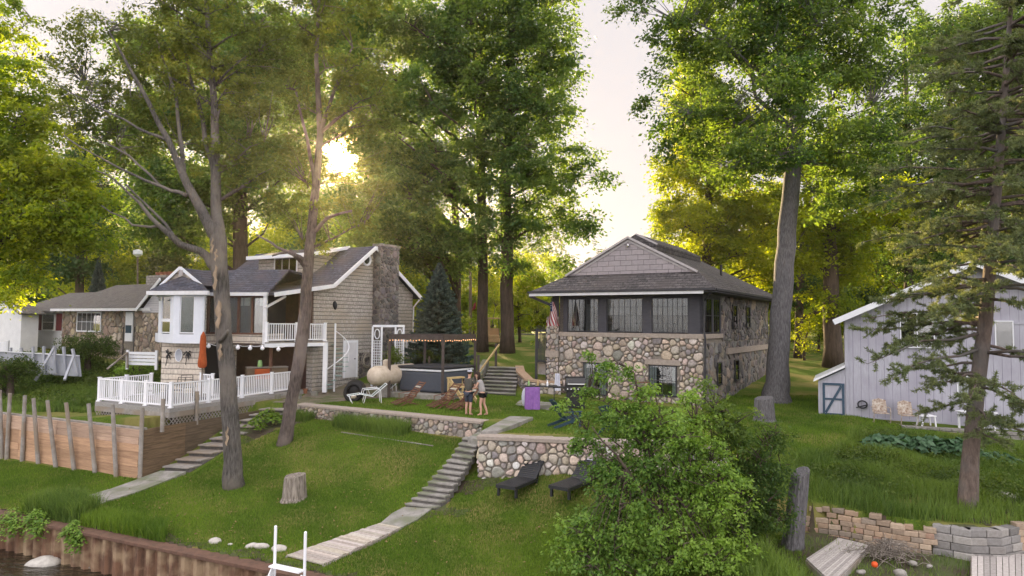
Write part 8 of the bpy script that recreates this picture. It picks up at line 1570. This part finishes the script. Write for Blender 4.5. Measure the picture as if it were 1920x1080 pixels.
# broad leaved plants
def broad(name, label, cat, spots, R_, n, leaf, mat, seed, asp=.75, hgt=.35, group=None):
    c0 = np.mean(spots, 0); t = thing(name, tuple(c0), label, cat, group); r = np.random.default_rng(seed); C, A, B, V = [], [], [], []
    for s in spots:
        az = r.uniform(0, 6.28, n); rr = R_*r.uniform(.15, 1, n); hz_ = hgt*(1.1-.6*(rr/R_)**2)*r.uniform(.7, 1.1, n); d = np.stack([np.cos(az), np.sin(az), np.zeros(n)], 1); c = np.array(s)[None]+d*rr[:, None]+np.stack([0*az, 0*az, hz_], 1)
        a = unit(d+np.array([0, 0, -.45])+r.normal(0, .2, (n, 3)))*leaf*r.uniform(.35, .6, n)[:, None]; b = unit(np.cross(a, np.array([0, 0, 1.])+r.normal(0, .25, (n, 3))))*leaf*asp*.5; C.append(c); A.append(a); B.append(b); V.append(r.uniform(.1, 1, n))
    quads_from(np.concatenate(C)-np.array(wloc(t)), np.concatenate(A), np.concatenate(B), np.concatenate(V), mat, 'leaves', t); return t
hs_s = [tuple(G(px, py, 20)) for px, py in ((1648, 846), (1672, 850), (1698, 848), (1722, 852), (1748, 850), (1772, 856), (1796, 854), (1812, 862))]
broad('hosta_bed', 'row of dark blue green hostas below the metal chairs', 'plant', hs_s, .6, 110, .3, 'leaf_hosta', 3, hgt=.5); broad('hosta_bed', 'smaller hosta group right of the pine trunk', 'plant', [tuple(G(px, py, 20)) for px, py in ((1846, 872), (1866, 872), (1888, 874))], .45, 70, .22, 'leaf_hosta', 4)
broad('leafy_plant', 'bright green broad leaved plant left of the leaning trunk', 'plant', [tuple(G(px, py, 20)) for px, py in ((488, 800), (505, 792), (516, 800), (478, 812))], .45, 80, .2, 'blade_lawn', 5, hgt=.5)
for i, (px, py, R_, lb) in enumerate(((25, 985, .8, 'green weeds hanging over the seawall at the left edge'), (68, 988, .6, 'green weed tuft hanging in front of the rusty wall, second from left'), (138, 1010, .45, 'tall narrow weed growing from the rocks below the slab path'))):
    r_ = ray(px, py); k = (sw0.dot(swn)+.16)/(r_.dot(swn)); p = Vector((r_.x*k, r_.y*k, ZC+r_.z*k)); p.z -= .35; sp_ = [tuple(p+swd*dx+Vector((0, 0, dz))) for dx, dz in ((0, 0), (-.3, .1), (.3, .05), (0, .3), (.1, -.2))]
    broad('seawall_weed', lb, 'weeds', sp_, R_*.6, 160, .1, 'leaf_shrub', 60+i, hgt=.5, group='weeds on the seawall')
# ---------------------------------------------------------------- evening haze, one even closed box round everything
hm_ = bpy.data.materials.new('haze_air'); hm_.use_nodes = True; hn = hm_.node_tree.nodes; hn.remove(hn['Principled BSDF']); hv = hn.new('ShaderNodeVolumePrincipled'); hv.inputs['Color'].default_value = (.97, .9, .8, 1); hv.inputs['Density'].default_value = .00023; hv.inputs['Anisotropy'].default_value = .78
hm_.node_tree.links.new(hv.outputs[0], hn['Material Output'].inputs['Volume']); MATS['haze_air'] = hm_
mb = MB(); mb.box(-1600, 1600, -1600, 3200, -12, 38); tag(mb.build('haze', 'haze_air'), kind='stuff')
